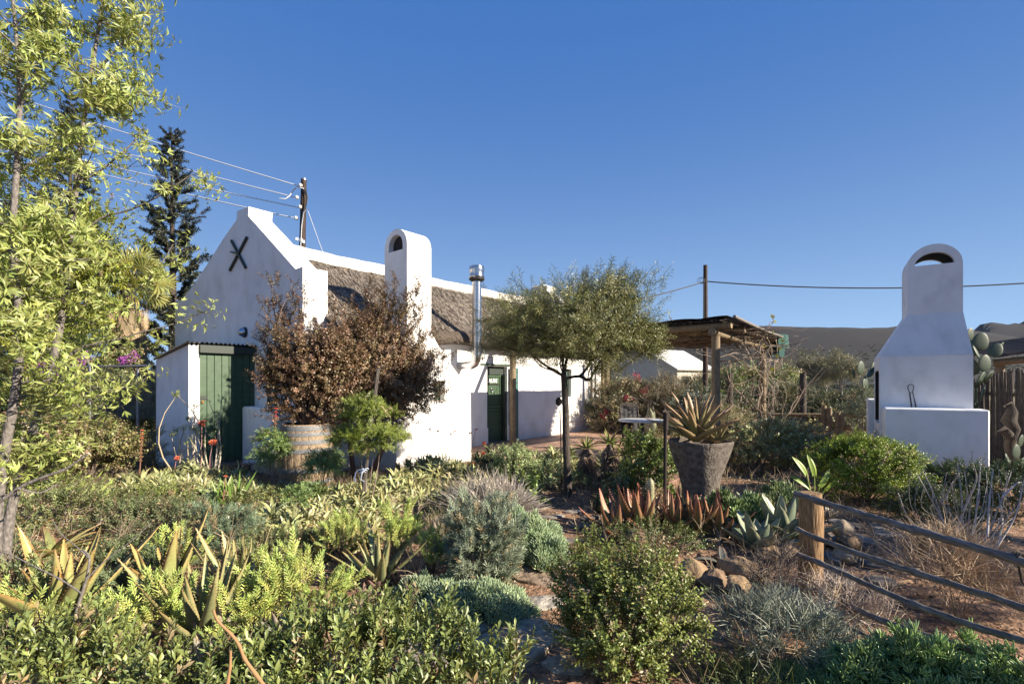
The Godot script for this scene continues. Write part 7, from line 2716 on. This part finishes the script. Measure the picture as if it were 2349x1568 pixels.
	# --- round green bush in the middle
	o = shrub("round_bush", "rounded green bush with small leaves and woody stems beside the path", on(1428, 2.75), 0.82, 0.74, ["oval"], M.leaf, 1700, 0.9, Color(0.165, 0.18, 0.045), Color(0.105, 0.14, 0.035), {"clumps": 110, "up": 1.1, "clump_size": 0.15, "fill": 0.34, "stem": 0.007, "stems": 80, "stem_col": Color(0.26, 0.19, 0.13), "floor": -0.95, "low": 0.03})
	# --- blue-grey bush and ice plants
	shrub("blue_bush", "bushy blue-grey succulent left of the path", on(1105, 4.0), 0.72, 0.66, ["needle"], M.succulent, 1200, 1.0, Color(0.16, 0.20, 0.14), Color(0.22, 0.25, 0.175), {"category": "succulent", "tone": 1.25, "dry": 0.12, "clumps": 80, "up": 0.8, "clump_size": 0.2, "fill": 0.35, "stem": 0.006, "floor": -0.95, "low": 0.0})
	var ice := [Color(0.24, 0.31, 0.18), Color(0.29, 0.36, 0.225)]
	var ip := [
		[1232, 4.55, 0.36, 0.5, 0.42, 1100, ice[0], ice[1], "pale green ice plant mound on the left bank of the path"],
		[1180, 5.1, 0.28, 0.3, 0.32, 320, ice[0], ice[1], "pale ice plant behind the blue-grey bush"],
		[1085, 3.45, 0.5, 0.3, 0.24, 1000, ice[0], ice[1], "pale ice plant mat with crimson flowers below the blue-grey bush"],
		[985, 3.6, 0.34, 0.26, 0.24, 480, Color(0.15, 0.2, 0.12), Color(0.2, 0.25, 0.16), "shaded ice plant at the left of the crimson-flowered mat"],
		[1678, 5.45, 0.6, 0.4, 0.46, 720, Color(0.125, 0.185, 0.075), Color(0.18, 0.235, 0.10), "green finger-leaved succulent mound beneath the pot"],
		[1790, 6.4, 0.45, 0.4, 0.34, 300, Color(0.15, 0.2, 0.09), Color(0.2, 0.24, 0.12), "green finger-leaved succulent behind the blue agaves"],
		[2180, 2.3, 0.55, 0.4, 0.56, 900, Color(0.17, 0.26, 0.09), Color(0.24, 0.33, 0.14), "fleshy-leaved ice plant in the lower right corner"],
		[1990, 2.45, 0.5, 0.35, 0.38, 700, Color(0.17, 0.25, 0.10), Color(0.24, 0.32, 0.15), "fleshy-leaved ice plant spilling over the fence's lowest rails"],
		[2330, 2.15, 0.4, 0.35, 0.6, 560, Color(0.17, 0.26, 0.09), Color(0.24, 0.33, 0.14), "fleshy-leaved ice plant cut by the right edge"],
		[1870, 2.2, 0.45, 0.25, 0.3, 460, Color(0.16, 0.235, 0.10), Color(0.22, 0.30, 0.14), "low ice plant at the bottom, left of the corner mass"],
		[1530, 2.3, 0.3, 0.2, 0.15, 130, Color(0.15, 0.21, 0.12), Color(0.22, 0.28, 0.18), "ice plant tips at the bottom edge below the round bush"],
		[1625, 2.25, 0.18, 0.14, 0.17, 60, Color(0.2, 0.26, 0.15), Color(0.25, 0.31, 0.19), "ice plant shoot with a crimson flower at the bottom edge"],
		[1420, 9.3, 0.5, 0.25, 0.16, 130, Color(0.11, 0.15, 0.09), Color(0.14, 0.19, 0.11), "low grey-green edging plants at the patio's far side"],
	]
	for q in ip:
		o = carpet("ice_plant", q[8], on(q[0], q[1]), q[2], q[3], q[4], ["ice"], M.succulent, int(q[5] * (1.7 if q[1] < 2.6 else 1.0)), (0.85 if q[1] < 2.6 else 1.1) if q[1] < 5.0 else 1.7, q[6], q[7], {"category": "succulent", "deep": 0.6 if q[4] > 0.5 else 0.45, "spread": 0.9 if q[1] < 2.6 else 0.5})
		if q[0] in [1090, 1625, 1235]:
			for k in (6 if q[0] == 1090 else 1):
				part("flower", SP.daisy, M.crimson, o, Transform3D(side_basis(Vector3(gauss() * 0.3, 1, 0.4), 0).scaled(Vector3.ONE * 1.1), Vector3(rf(-0.3, 0.35) if q[0] == 1090 else 0.02, q[4] + 0.06, rf(0.0, 0.15))))
	# --- grey twiggy succulent left of the fence, dry plants behind it
	shrub("grey_bush", "grey-green twiggy bush at the foot of the fence post", on(1790, 2.85), 0.7, 0.3, ["needle", "twig"], M.succulent, 520, 0.85, Color(0.15, 0.175, 0.13), Color(0.20, 0.21, 0.17), {"clumps": 50, "up": 0.8, "clump_size": 0.22, "fill": 0.35, "stem": 0.005, "stem_col": Color(0.2, 0.17, 0.15), "floor": -0.3})
	shrub("grey_bush", "dry brown-grey twigs standing left of the fence post", on(1785, 3.35), 0.3, 0.44, ["twig"], M.bark_plain, 90, 0.9, Color(0.17, 0.13, 0.105), Color(0.22, 0.18, 0.15), {"dry": 0.0, "tone": 1.0, "clumps": 26, "up": 1.0, "clump_size": 0.25, "fill": 0.4, "stem": 0.004, "stem_col": Color(0.18, 0.14, 0.11)})
	shrub("dry_bush", "dry straw-brown seeding plant behind the fence rails", on(2195, 3.3), 0.75, 0.52, ["twig", "grass"], M.bark_plain, 300, 0.8, Color(0.25, 0.185, 0.125), Color(0.33, 0.255, 0.18), {"clumps": 34, "up": 1.4, "clump_size": 0.25, "fill": 0.4, "stem": 0.004, "stem_col": Color(0.25, 0.19, 0.13)})
	shrub("dry_bush", "sparse dry seed heads just right of the fence post", on(1945, 3.1), 0.4, 0.34, ["twig"], M.bark_plain, 120, 0.8, Color(0.25, 0.2, 0.17), Color(0.3, 0.25, 0.21), {"clumps": 18, "up": 1.2, "clump_size": 0.25, "stem": 0.003, "stem_col": Color(0.2, 0.16, 0.13)})
	# dry grass tuft in the middle
	o = thing("dry_grass_tuft", "big tuft of bleached dry grass beside the path", "grass tuft", on(1125, 6.0))
	sx = []
	sc = []
	for k in 210:
		var a := rf(0, TAU)
		var r := sqrt(rng.randf())
		var d := Vector3(cos(a) * r * 0.9 + 0.15, 1.1, sin(a) * r * 0.9)
		sx.append(Transform3D(side_basis(d, rf(0, TAU)).scaled(Vector3.ONE * rf(1.2, 2.0)), Vector3(cos(a) * r * 0.3, 0.0, sin(a) * r * 0.2)))
		sc.append(Color(0.47, 0.42, 0.36) * rf(0.6, 1.25))
	many("blades", SP.grass, M.bark_plain, o, sx, sc)
	# --- white-stemmed bare shrub
	var wb := on(2215, 4.1)
	o = thing("white_stemmed_shrub", "nearly bare shrub with white upright stems before the fireplace", "shrub", wb)
	m = MB.new()
	sx = []
	sc = []
	for e in [[[2215, 1330], [2185, 1240], [2150, 1170], [2105, 1090]], [[2200, 1320], [2165, 1200], [2140, 1130], [2120, 1085]], [[2220, 1330], [2210, 1220], [2205, 1130], [2196, 1060]], [[2225, 1330], [2235, 1220], [2245, 1120], [2250, 1050]], [[2235, 1330], [2265, 1230], [2300, 1140], [2320, 1080]], [[2240, 1330], [2290, 1250], [2330, 1180], [2352, 1090]], [[2210, 1310], [2120, 1230], [2080, 1180], [2060, 1130]], [[2185, 1240], [2215, 1160], [2240, 1100], [2230, 1060]], [[2150, 1170], [2180, 1120], [2200, 1085]], [[2265, 1230], [2270, 1150], [2278, 1075]], [[2300, 1140], [2330, 1110], [2345, 1105]], [[2210, 1220], [2180, 1180], [2150, 1140]], [[2290, 1250], [2300, 1190], [2290, 1130]]]:
		var p := smooth(limb_path(e, 4.1 + rf(-0.2, 0.2), 4.1 + rf(-0.3, 0.3)), 5)
		var r := []
		for k in p.size():
			p[k] -= wb
			r.append(lerpf(0.010, 0.0035, float(k) / p.size()))
			if k > 3:
				for z in 2:
					sx.append(Transform3D(side_basis(rdir() + Vector3(0, 0.6, 0), rf(0, TAU)).scaled(Vector3.ONE * rf(0.3, 0.6)), p[k] + rdir() * 0.03))
					sc.append(Color(0.14, 0.17, 0.10) * rf(0.6, 1.4))
		tube(m, p, r, 5, Color(0.40, 0.37, 0.36))
	for k in 26:
		var px := rf(2075, 2345)
		var p := smooth(limb_path([[lerpf(px, 2215, 0.75), 1325], [lerpf(px, 2215, 0.4) + rf(-12, 12), rf(1200, 1250)], [px + rf(-14, 14), rf(1130, 1180)], [px + rf(-10, 10), rf(1055, 1120)]], 4.1, 4.1 + rf(-0.4, 0.4)), 4)
		var r := []
		for j in p.size():
			p[j] -= wb
			r.append(lerpf(0.0055, 0.0018, float(j) / p.size()))
			if j > 4 and rng.randf() < 0.5:
				sx.append(Transform3D(side_basis(rdir() + Vector3(0, 0.6, 0), rf(0, TAU)).scaled(Vector3.ONE * rf(0.25, 0.5)), p[j] + rdir() * 0.02))
				sc.append(Color(0.17, 0.2, 0.12) * rf(0.6, 1.4))
		tube(m, p, r, 4, Color(0.36, 0.33, 0.31) * rf(0.6, 1.1))
	part("stems", m.mesh(), M.bark_plain, o).set_meta("kind", "stuff")
	many("foliage", SP.oval, M.leaf, o, sx, sc)
	# --- clipped bright hedge and darker bushes by the fireplace
	var hb := on(1985, 6.7)
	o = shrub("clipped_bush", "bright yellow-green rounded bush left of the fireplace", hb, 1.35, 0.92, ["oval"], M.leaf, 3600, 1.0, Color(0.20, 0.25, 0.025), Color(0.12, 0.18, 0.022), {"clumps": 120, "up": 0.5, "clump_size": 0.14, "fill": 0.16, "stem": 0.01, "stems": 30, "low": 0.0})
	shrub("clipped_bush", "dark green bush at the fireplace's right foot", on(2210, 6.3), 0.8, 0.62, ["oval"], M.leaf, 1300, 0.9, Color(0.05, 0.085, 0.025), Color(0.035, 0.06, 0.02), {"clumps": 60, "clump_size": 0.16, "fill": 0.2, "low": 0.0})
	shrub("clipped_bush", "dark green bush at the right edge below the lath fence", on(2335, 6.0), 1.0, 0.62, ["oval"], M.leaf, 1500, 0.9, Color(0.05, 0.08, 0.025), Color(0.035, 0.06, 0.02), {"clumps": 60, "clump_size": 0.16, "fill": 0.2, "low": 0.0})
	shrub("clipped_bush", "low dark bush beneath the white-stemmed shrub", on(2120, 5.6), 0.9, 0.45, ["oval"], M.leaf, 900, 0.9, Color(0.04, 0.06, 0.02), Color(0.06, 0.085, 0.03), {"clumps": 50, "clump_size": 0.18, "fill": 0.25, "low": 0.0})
	# broad bright leaves beside the bright bush
	o = thing("broad_leaf_plant", "plant with a few broad bright green leaves by the rounded bush", "plant", on(1868, 6.3))
	for q in [[1850, 1058, 0.5], [1868, 1060, 0.2], [1880, 1085, -0.6], [1858, 1088, 0.9], [1892, 1092, -1.0]]:
		var p := at(q[0], q[1], 6.3) - o.position - Vector3(0, 0.2, 0)
		m = MB.new()
		tube(m, [Vector3.ZERO, p * 0.6 + Vector3(0, 0.02, 0), p + Vector3(0, 0.03, 0)], [0.012, 0.01, 0.007], 5, Color(0.2, 0.26, 0.06))
		part("leaf_stalk", m.mesh(), M.bark_plain, o)
		part("leaf", leaf_mesh_broad(), M.leaf_thin, o, Transform3D(Basis(Vector3(0, 0, 1), q[2]) * Basis(Vector3.UP, rf(-0.5, 0.5)) * Basis.from_scale(Vector3.ONE * 0.85), p + Vector3(0, 0.02, 0)))
	# --- bushes under and beside the pergola
	shrub("leafy_shrub", "dark glossy shrub with lit tips between table and pot", on(1478, 6.9), 0.95, 0.84, ["broad"], M.leaf, 420, 0.75, Color(0.075, 0.11, 0.025), Color(0.13, 0.17, 0.045), {"clumps": 40, "clump_size": 0.2, "fill": 0.3, "low": 0.0})
	shrub("leafy_shrub", "brown-leaved shrub top behind the standpipe", on(1520, 7.6), 0.7, 0.95, ["round"], M.leaf, 330, 0.9, Color(0.15, 0.11, 0.055), Color(0.12, 0.13, 0.05), {"clumps": 26, "clump_size": 0.22})
	shrub("jade_bush", "rounded jade-green bush at the patio's front edge", on(1180, 7.9), 0.8, 0.62, ["oval"], M.succulent, 1200, 1.0, Color(0.17, 0.22, 0.085), Color(0.23, 0.28, 0.12), {"clumps": 60, "clump_size": 0.18, "fill": 0.25, "low": 0.0})
	shrub("jade_bush", "low jade-green bush left of the young tree trunk", on(1262, 7.4), 0.6, 0.34, ["oval"], M.succulent, 520, 0.95, Color(0.15, 0.2, 0.085), Color(0.2, 0.25, 0.11), {"clumps": 34, "clump_size": 0.2, "fill": 0.25, "low": 0.0})
	shrub("geranium", "small round-leaved green geranium on bare soil by the path", on(1214, 6.6), 0.3, 0.26, ["broad"], M.leaf_thin, 34, 0.8, Color(0.16, 0.25, 0.06), Color(0.22, 0.29, 0.06), {"category": "plant", "clumps": 10, "clump_size": 0.3, "low": 0.1})
	# --- tall fleshy-stemmed plants at the shed door
	for q in [[425, 8.0, 905, 1060, "pale-stemmed succulent shrub left of the green shed door"], [488, 7.7, 915, 1080, "bare forked succulent stem before the green shed door"], [452, 7.8, 985, 1085, "leafy pale-stemmed succulent below the coral flowers"]]:
		var b := on(q[0], q[1])
		o = thing("stem_succulent", q[4], "succulent", b)
		m = MB.new()
		var tips := []
		for k in 8:
			var top := at(q[0] + rf(-38, 38), lerpf(q[2], q[3] - 40, rng.randf()), q[1]) - b
			if k == 0:
				top = at(q[0] + 4, q[2], q[1]) - b
			top.z = gauss() * 0.12
			tips.append(top)
		stems_to(m, Vector3.ZERO, tips, 0.017, Color(0.42, 0.37, 0.28), 0.2)
		part("stems", m.mesh(), M.bark_plain, o).set_meta("kind", "stuff")
		for t in tips:
			for k in (9 if q[0] != 488 else 2):
				part_in(o, "broad", t + rdir() * 0.03, 0.28, [Color(0.24, 0.28, 0.07), Color(0.30, 0.33, 0.10)])
		flush(o, "broad", M.succulent)
	for q in [[462, 965, 460, 1080, 7.6, 1.5, "tall coral bell flowers nearest the shed door"], [488, 1008, 480, 1090, 7.5, 1.5, "coral bell flowers low before the shed door"], [404, 1046, 398, 1100, 7.4, 1.0, "small coral bell flower left of the shed door plants"]]:
		o = thing("bell_flower", q[6], "flower", at(q[2], q[3], q[4]))
		flower_stalk(o, Vector3.ZERO, at(q[0], q[1], q[4]) - o.position, 0.008, "bells", M.coral, q[5] * 0.9, 2, Color(0.3, 0.15, 0.15))
	for q in [[632, 935, 628, 1060, 7.1, "scarlet aloe flower spike against the barrel", "scarlet", 8], [325, 985, 318, 1110, 7.0, "dried orange-brown aloe flower spike left of the shed", "coral", 9], [516, 1090, 508, 1180, 5.8, "brown dried flower spike before the grey-green agave", "coral", 1]]:
		var b := at(q[2], q[3], q[4])
		o = thing("flower_spike", q[5], "flower", b)
		var tip := at(q[0], q[1], q[4]) - b
		m = MB.new()
		tube(m, [Vector3.ZERO, tip * 0.5, tip], [0.009, 0.008, 0.005], 5, Color(0.2, 0.1, 0.07))
		part("flower_stalk", m.mesh(), M.bark_plain, o)
		for k in q[7]:
			part("flower_head", SP.bells, M[q[6]] if k < 3 else M.dried_flower, o, Transform3D(Basis.from_scale(Vector3.ONE * 0.55), tip * (1.0 - 0.07 * k)))
	# --- mixed shrubs that fill the left half
	var ls := [
		[60, 7.2, 1.5, 1.25, ["oval", "broad"], 900, 1.2, Color(0.13, 0.13, 0.05), Color(0.17, 0.12, 0.075), "leafy bush with pale pink flower heads at the left edge"],
		[200, 7.8, 1.5, 1.15, ["oval", "round"], 1000, 1.2, Color(0.12, 0.135, 0.045), Color(0.16, 0.13, 0.06), "brown-green bush below the creeper hedge"],
		[290, 8.4, 1.1, 1.0, ["oval"], 800, 1.1, Color(0.11, 0.13, 0.04), Color(0.155, 0.165, 0.06), "yellowish green bush left of the shed's shaded wall"],
		[140, 5.6, 1.3, 0.46, ["oval", "glossy0"], 800, 0.9, Color(0.115, 0.145, 0.05), Color(0.16, 0.17, 0.08), "low leafy shrub above the sprawling pink-tipped aloe"],
		[320, 5.5, 1.0, 0.36, ["oval"], 1000, 0.95, Color(0.085, 0.11, 0.045), Color(0.13, 0.15, 0.07), "dark small-leaved shrub right of the sprawling aloe"],
		[420, 5.2, 0.85, 0.44, ["oval"], 800, 0.85, Color(0.08, 0.105, 0.045), Color(0.125, 0.145, 0.07), "dark dense small-leaved shrub below the trailing aloes"],
		[505, 4.7, 0.6, 0.55, ["needle"], 520, 1.0, Color(0.12, 0.17, 0.11), Color(0.16, 0.2, 0.13), "fine blue-green needle-leaved bush left of the strap lily"],
		[250, 4.1, 0.6, 0.26, ["oval", "needle"], 560, 0.9, Color(0.095, 0.125, 0.055), Color(0.13, 0.15, 0.075), "dark leafy shrub behind the broad red-toothed aloe"],
		[-20, 4.3, 0.5, 0.4, ["oval", "needle"], 460, 0.95, Color(0.10, 0.135, 0.06), Color(0.15, 0.16, 0.08), "leafy shrub at the left edge below the grey trunks"],
		[330, 3.75, 0.6, 0.36, ["needle", "oval"], 360, 0.9, Color(0.10, 0.14, 0.075), Color(0.14, 0.17, 0.09), "low blue-green shrub behind the upright aloes"],
		[10, 3.3, 0.5, 0.42, ["needle", "glossy1"], 280, 0.9, Color(0.11, 0.15, 0.07), Color(0.15, 0.18, 0.08), "green tangle at the left edge beside the broad aloe"],
		[640, 4.4, 0.7, 0.34, ["oval", "needle"], 480, 0.9, Color(0.10, 0.13, 0.05), Color(0.15, 0.17, 0.07), "low mixed shrub behind the largest yellow succulent"],
		[610, 6.0, 0.8, 0.32, ["oval"], 520, 0.95, Color(0.11, 0.135, 0.05), Color(0.16, 0.165, 0.07), "low leafy plants with tiny yellow flowers before the pipe"],
		[800, 5.0, 0.6, 0.26, ["oval", "rosette1"], 240, 0.9, Color(0.13, 0.155, 0.06), Color(0.19, 0.19, 0.085), "low mixed plants at the leaning stake's foot"],
		[395, 6.4, 0.9, 0.34, ["oval", "glossy1"], 620, 0.95, Color(0.12, 0.155, 0.045), Color(0.175, 0.2, 0.07), "low green shrub under the coral bell flowers"],
		[1050, 5.2, 0.5, 0.3, ["oval", "twig"], 300, 0.9, Color(0.12, 0.14, 0.055), Color(0.18, 0.16, 0.08), "small scrub between dry grass and trailing aloes"],
		[1320, 7.6, 0.6, 0.24, ["oval"], 340, 0.9, Color(0.10, 0.14, 0.06), Color(0.14, 0.17, 0.08), "low grey-green plants around the young tree's base"],
		[1440, 6.2, 0.7, 0.35, ["broad", "oval"], 380, 0.7, Color(0.055, 0.085, 0.03), Color(0.08, 0.115, 0.04), "dark low foliage in shade behind the cactus"],
		[1590, 5.5, 0.7, 0.22, ["twig", "oval"], 360, 0.9, Color(0.10, 0.095, 0.07), Color(0.08, 0.1, 0.05), "dark twiggy litter plant beneath the pot stump"],
		[1500, 4.9, 0.9, 0.2, ["oval"], 420, 0.9, Color(0.075, 0.105, 0.035), Color(0.11, 0.135, 0.05), "low green filler between the red aloes and boulders"],
		[1690, 2.55, 0.5, 0.14, ["oval", "grass"], 130, 0.7, Color(0.08, 0.11, 0.035), Color(0.13, 0.14, 0.06), "sparse low weeds on the shaded soil left of the grey bush"],
	]
	for q in ls:
		o = shrub("mixed_shrub", q[9], on(q[0], q[1], -0.04), q[2], q[3], q[4], M.leaf, int(q[5] * 0.8), q[6], q[7], q[8], {"tone": 1.75, "dry": 0.16, "clumps": 44, "clump_size": 0.22, "fill": 0.36, "low": 0.0, "stem": 0.007, "stems": 30, "stem_col": Color(0.19, 0.155, 0.125)})
		if q[0] == 60:
			for k in 26:
				part("flower_head", SP.bract, M.pale_pink, o, Transform3D(side_basis(rdir(), 0).scaled(Vector3.ONE * rf(0.6, 1.1)), Vector3(rf(-0.6, 0.7), rf(0.5, 1.2), rf(0.4, 0.75))))
		if q[0] == 610:
			for k in 5:
				part("flower_head", SP.daisy, M.yellow_petal, o, Transform3D(Basis.from_scale(Vector3.ONE * 0.9), Vector3(rf(-0.1, 0.35), rf(0.3, 0.4), rf(0.1, 0.4))))
	# --- the orange twig in the foreground
	for e in [[[[488, 1398], [500, 1425], [530, 1455], [548, 1480], [560, 1510], [585, 1545], [640, 1620]], 1.5, 0.0055, "bent orange-brown twig in the front bush"], [[[528, 1492], [527, 1530], [522, 1560], [515, 1620]], 1.5, 0.0058, "short orange-brown twig at the bottom edge"]]:
		m = MB.new()
		var p := smooth(limb_path(e[0], e[1], e[1]))
		var r := []
		for k in p.size():
			r.append(e[2] * lerpf(0.62, 1.1, float(k) / p.size()) * (1.0 + (0.25 if k % 4 == 0 else 0.0)))
		tube(m, p, r, 8, Color(0.30, 0.175, 0.08))
		single("bare_twig", e[3], "twig", m.mesh(), M.bark_plain)
	# --- what covers the soil between
	var xs := []
	var cs := []
	for k in 3400:
		var d := 2.6 + 7.5 * sqrt(rng.randf())
		var r := rf(-1.12, 1.0)
		var px := CX + r * F
		var x := r * d
		# the path and the bare soil stay open
		if px > 1130 and px < 1420 and d < 7.2:
			continue
		if px > 1420 and px < 1850 and d < 4.6:
			continue
		if px > 1850 and d > 3.0:
			continue
		if (Basis(Vector3.UP, -house_turn) * (Vector3(x, 0, -d) - HOUSE)).z < 0.3 and (Basis(Vector3.UP, -house_turn) * (Vector3(x, 0, -d) - HOUSE)).x > -0.3:
			continue
		var s := rf(0.6, 1.3)
		xs.append(Transform3D(side_basis(Vector3(gauss() * 0.4, 1, gauss() * 0.4), rf(0, TAU)).scaled(Vector3(s, s, s)), Vector3(x, gy(x, -d), -d)))
		var c := Color(0.17, 0.20, 0.08).lerp(Color(0.30, 0.25, 0.13), rng.randf()) * rf(0.7, 1.3)
		c.a = 1.0
		cs.append(c)
	var ds := []
	var dc := []
	for k in 1500:
		var d := 2.3 + 6.5 * sqrt(rng.randf())
		var r := rf(-1.12, 1.02)
		var x := r * d
		if absf(x - 0.15) < 0.55 and d < 6.5:
			continue
		if (Basis(Vector3.UP, -house_turn) * (Vector3(x, 0, -d) - HOUSE)).z < 0.3 and (Basis(Vector3.UP, -house_turn) * (Vector3(x, 0, -d) - HOUSE)).x > -0.3:
			continue
		if x > 5.2 and d > 6.0:
			continue
		ds.append(Transform3D(side_basis(Vector3(gauss() * 0.5, 1, gauss() * 0.5), rf(0, TAU)).scaled(Vector3.ONE * rf(0.6, 1.4)), Vector3(x, gy(x, -d) + rf(0.0, 0.12 if x < 0.0 else 0.03), -d)))
		dc.append(Color(0.34, 0.27, 0.19) * rf(0.4, 1.3))
	var dv := many("dry_stalks", SP.twig, M.bark_plain, self, ds, dc)
	tag(dv, "dry broken stalks standing among the garden plants", "dry stalks", "", "stuff")
	var u := many("undergrowth", SP.oval, M.leaf, self, xs, cs)
	tag(u, "low mixed undergrowth covering the garden beds", "undergrowth", "", "stuff")

var pend_x := []
var pend_c := []
func part_in(_o: Node3D, _s: String, p: Vector3, size: float, tones: Array) -> void:
	pend_x.append(Transform3D(side_basis(rdir() * 0.7 + Vector3.UP * 0.8, rf(0, TAU)).scaled(Vector3.ONE * size * rf(0.7, 1.2)), p))
	var c: Color = tones[0].lerp(tones[1], rng.randf()) * rf(0.75, 1.25)
	c.a = 1.0
	pend_c.append(c)

func flush(o: Node3D, s: String, material: Material) -> void:
	many("foliage", SP[s], material, o, pend_x, pend_c)
	pend_x = []
	pend_c = []

var _broad_leaf: ArrayMesh
func leaf_mesh_broad() -> ArrayMesh:
	if _broad_leaf == null:
		_broad_leaf = aloe_leaf(0.34, 0.11, 0.003, -0.4, 0.25, Color(0.26, 0.36, 0.06), Color(0.30, 0.38, 0.06), Color(0.26, 0.34, 0.06), 0, 0.6)
	return _broad_leaf
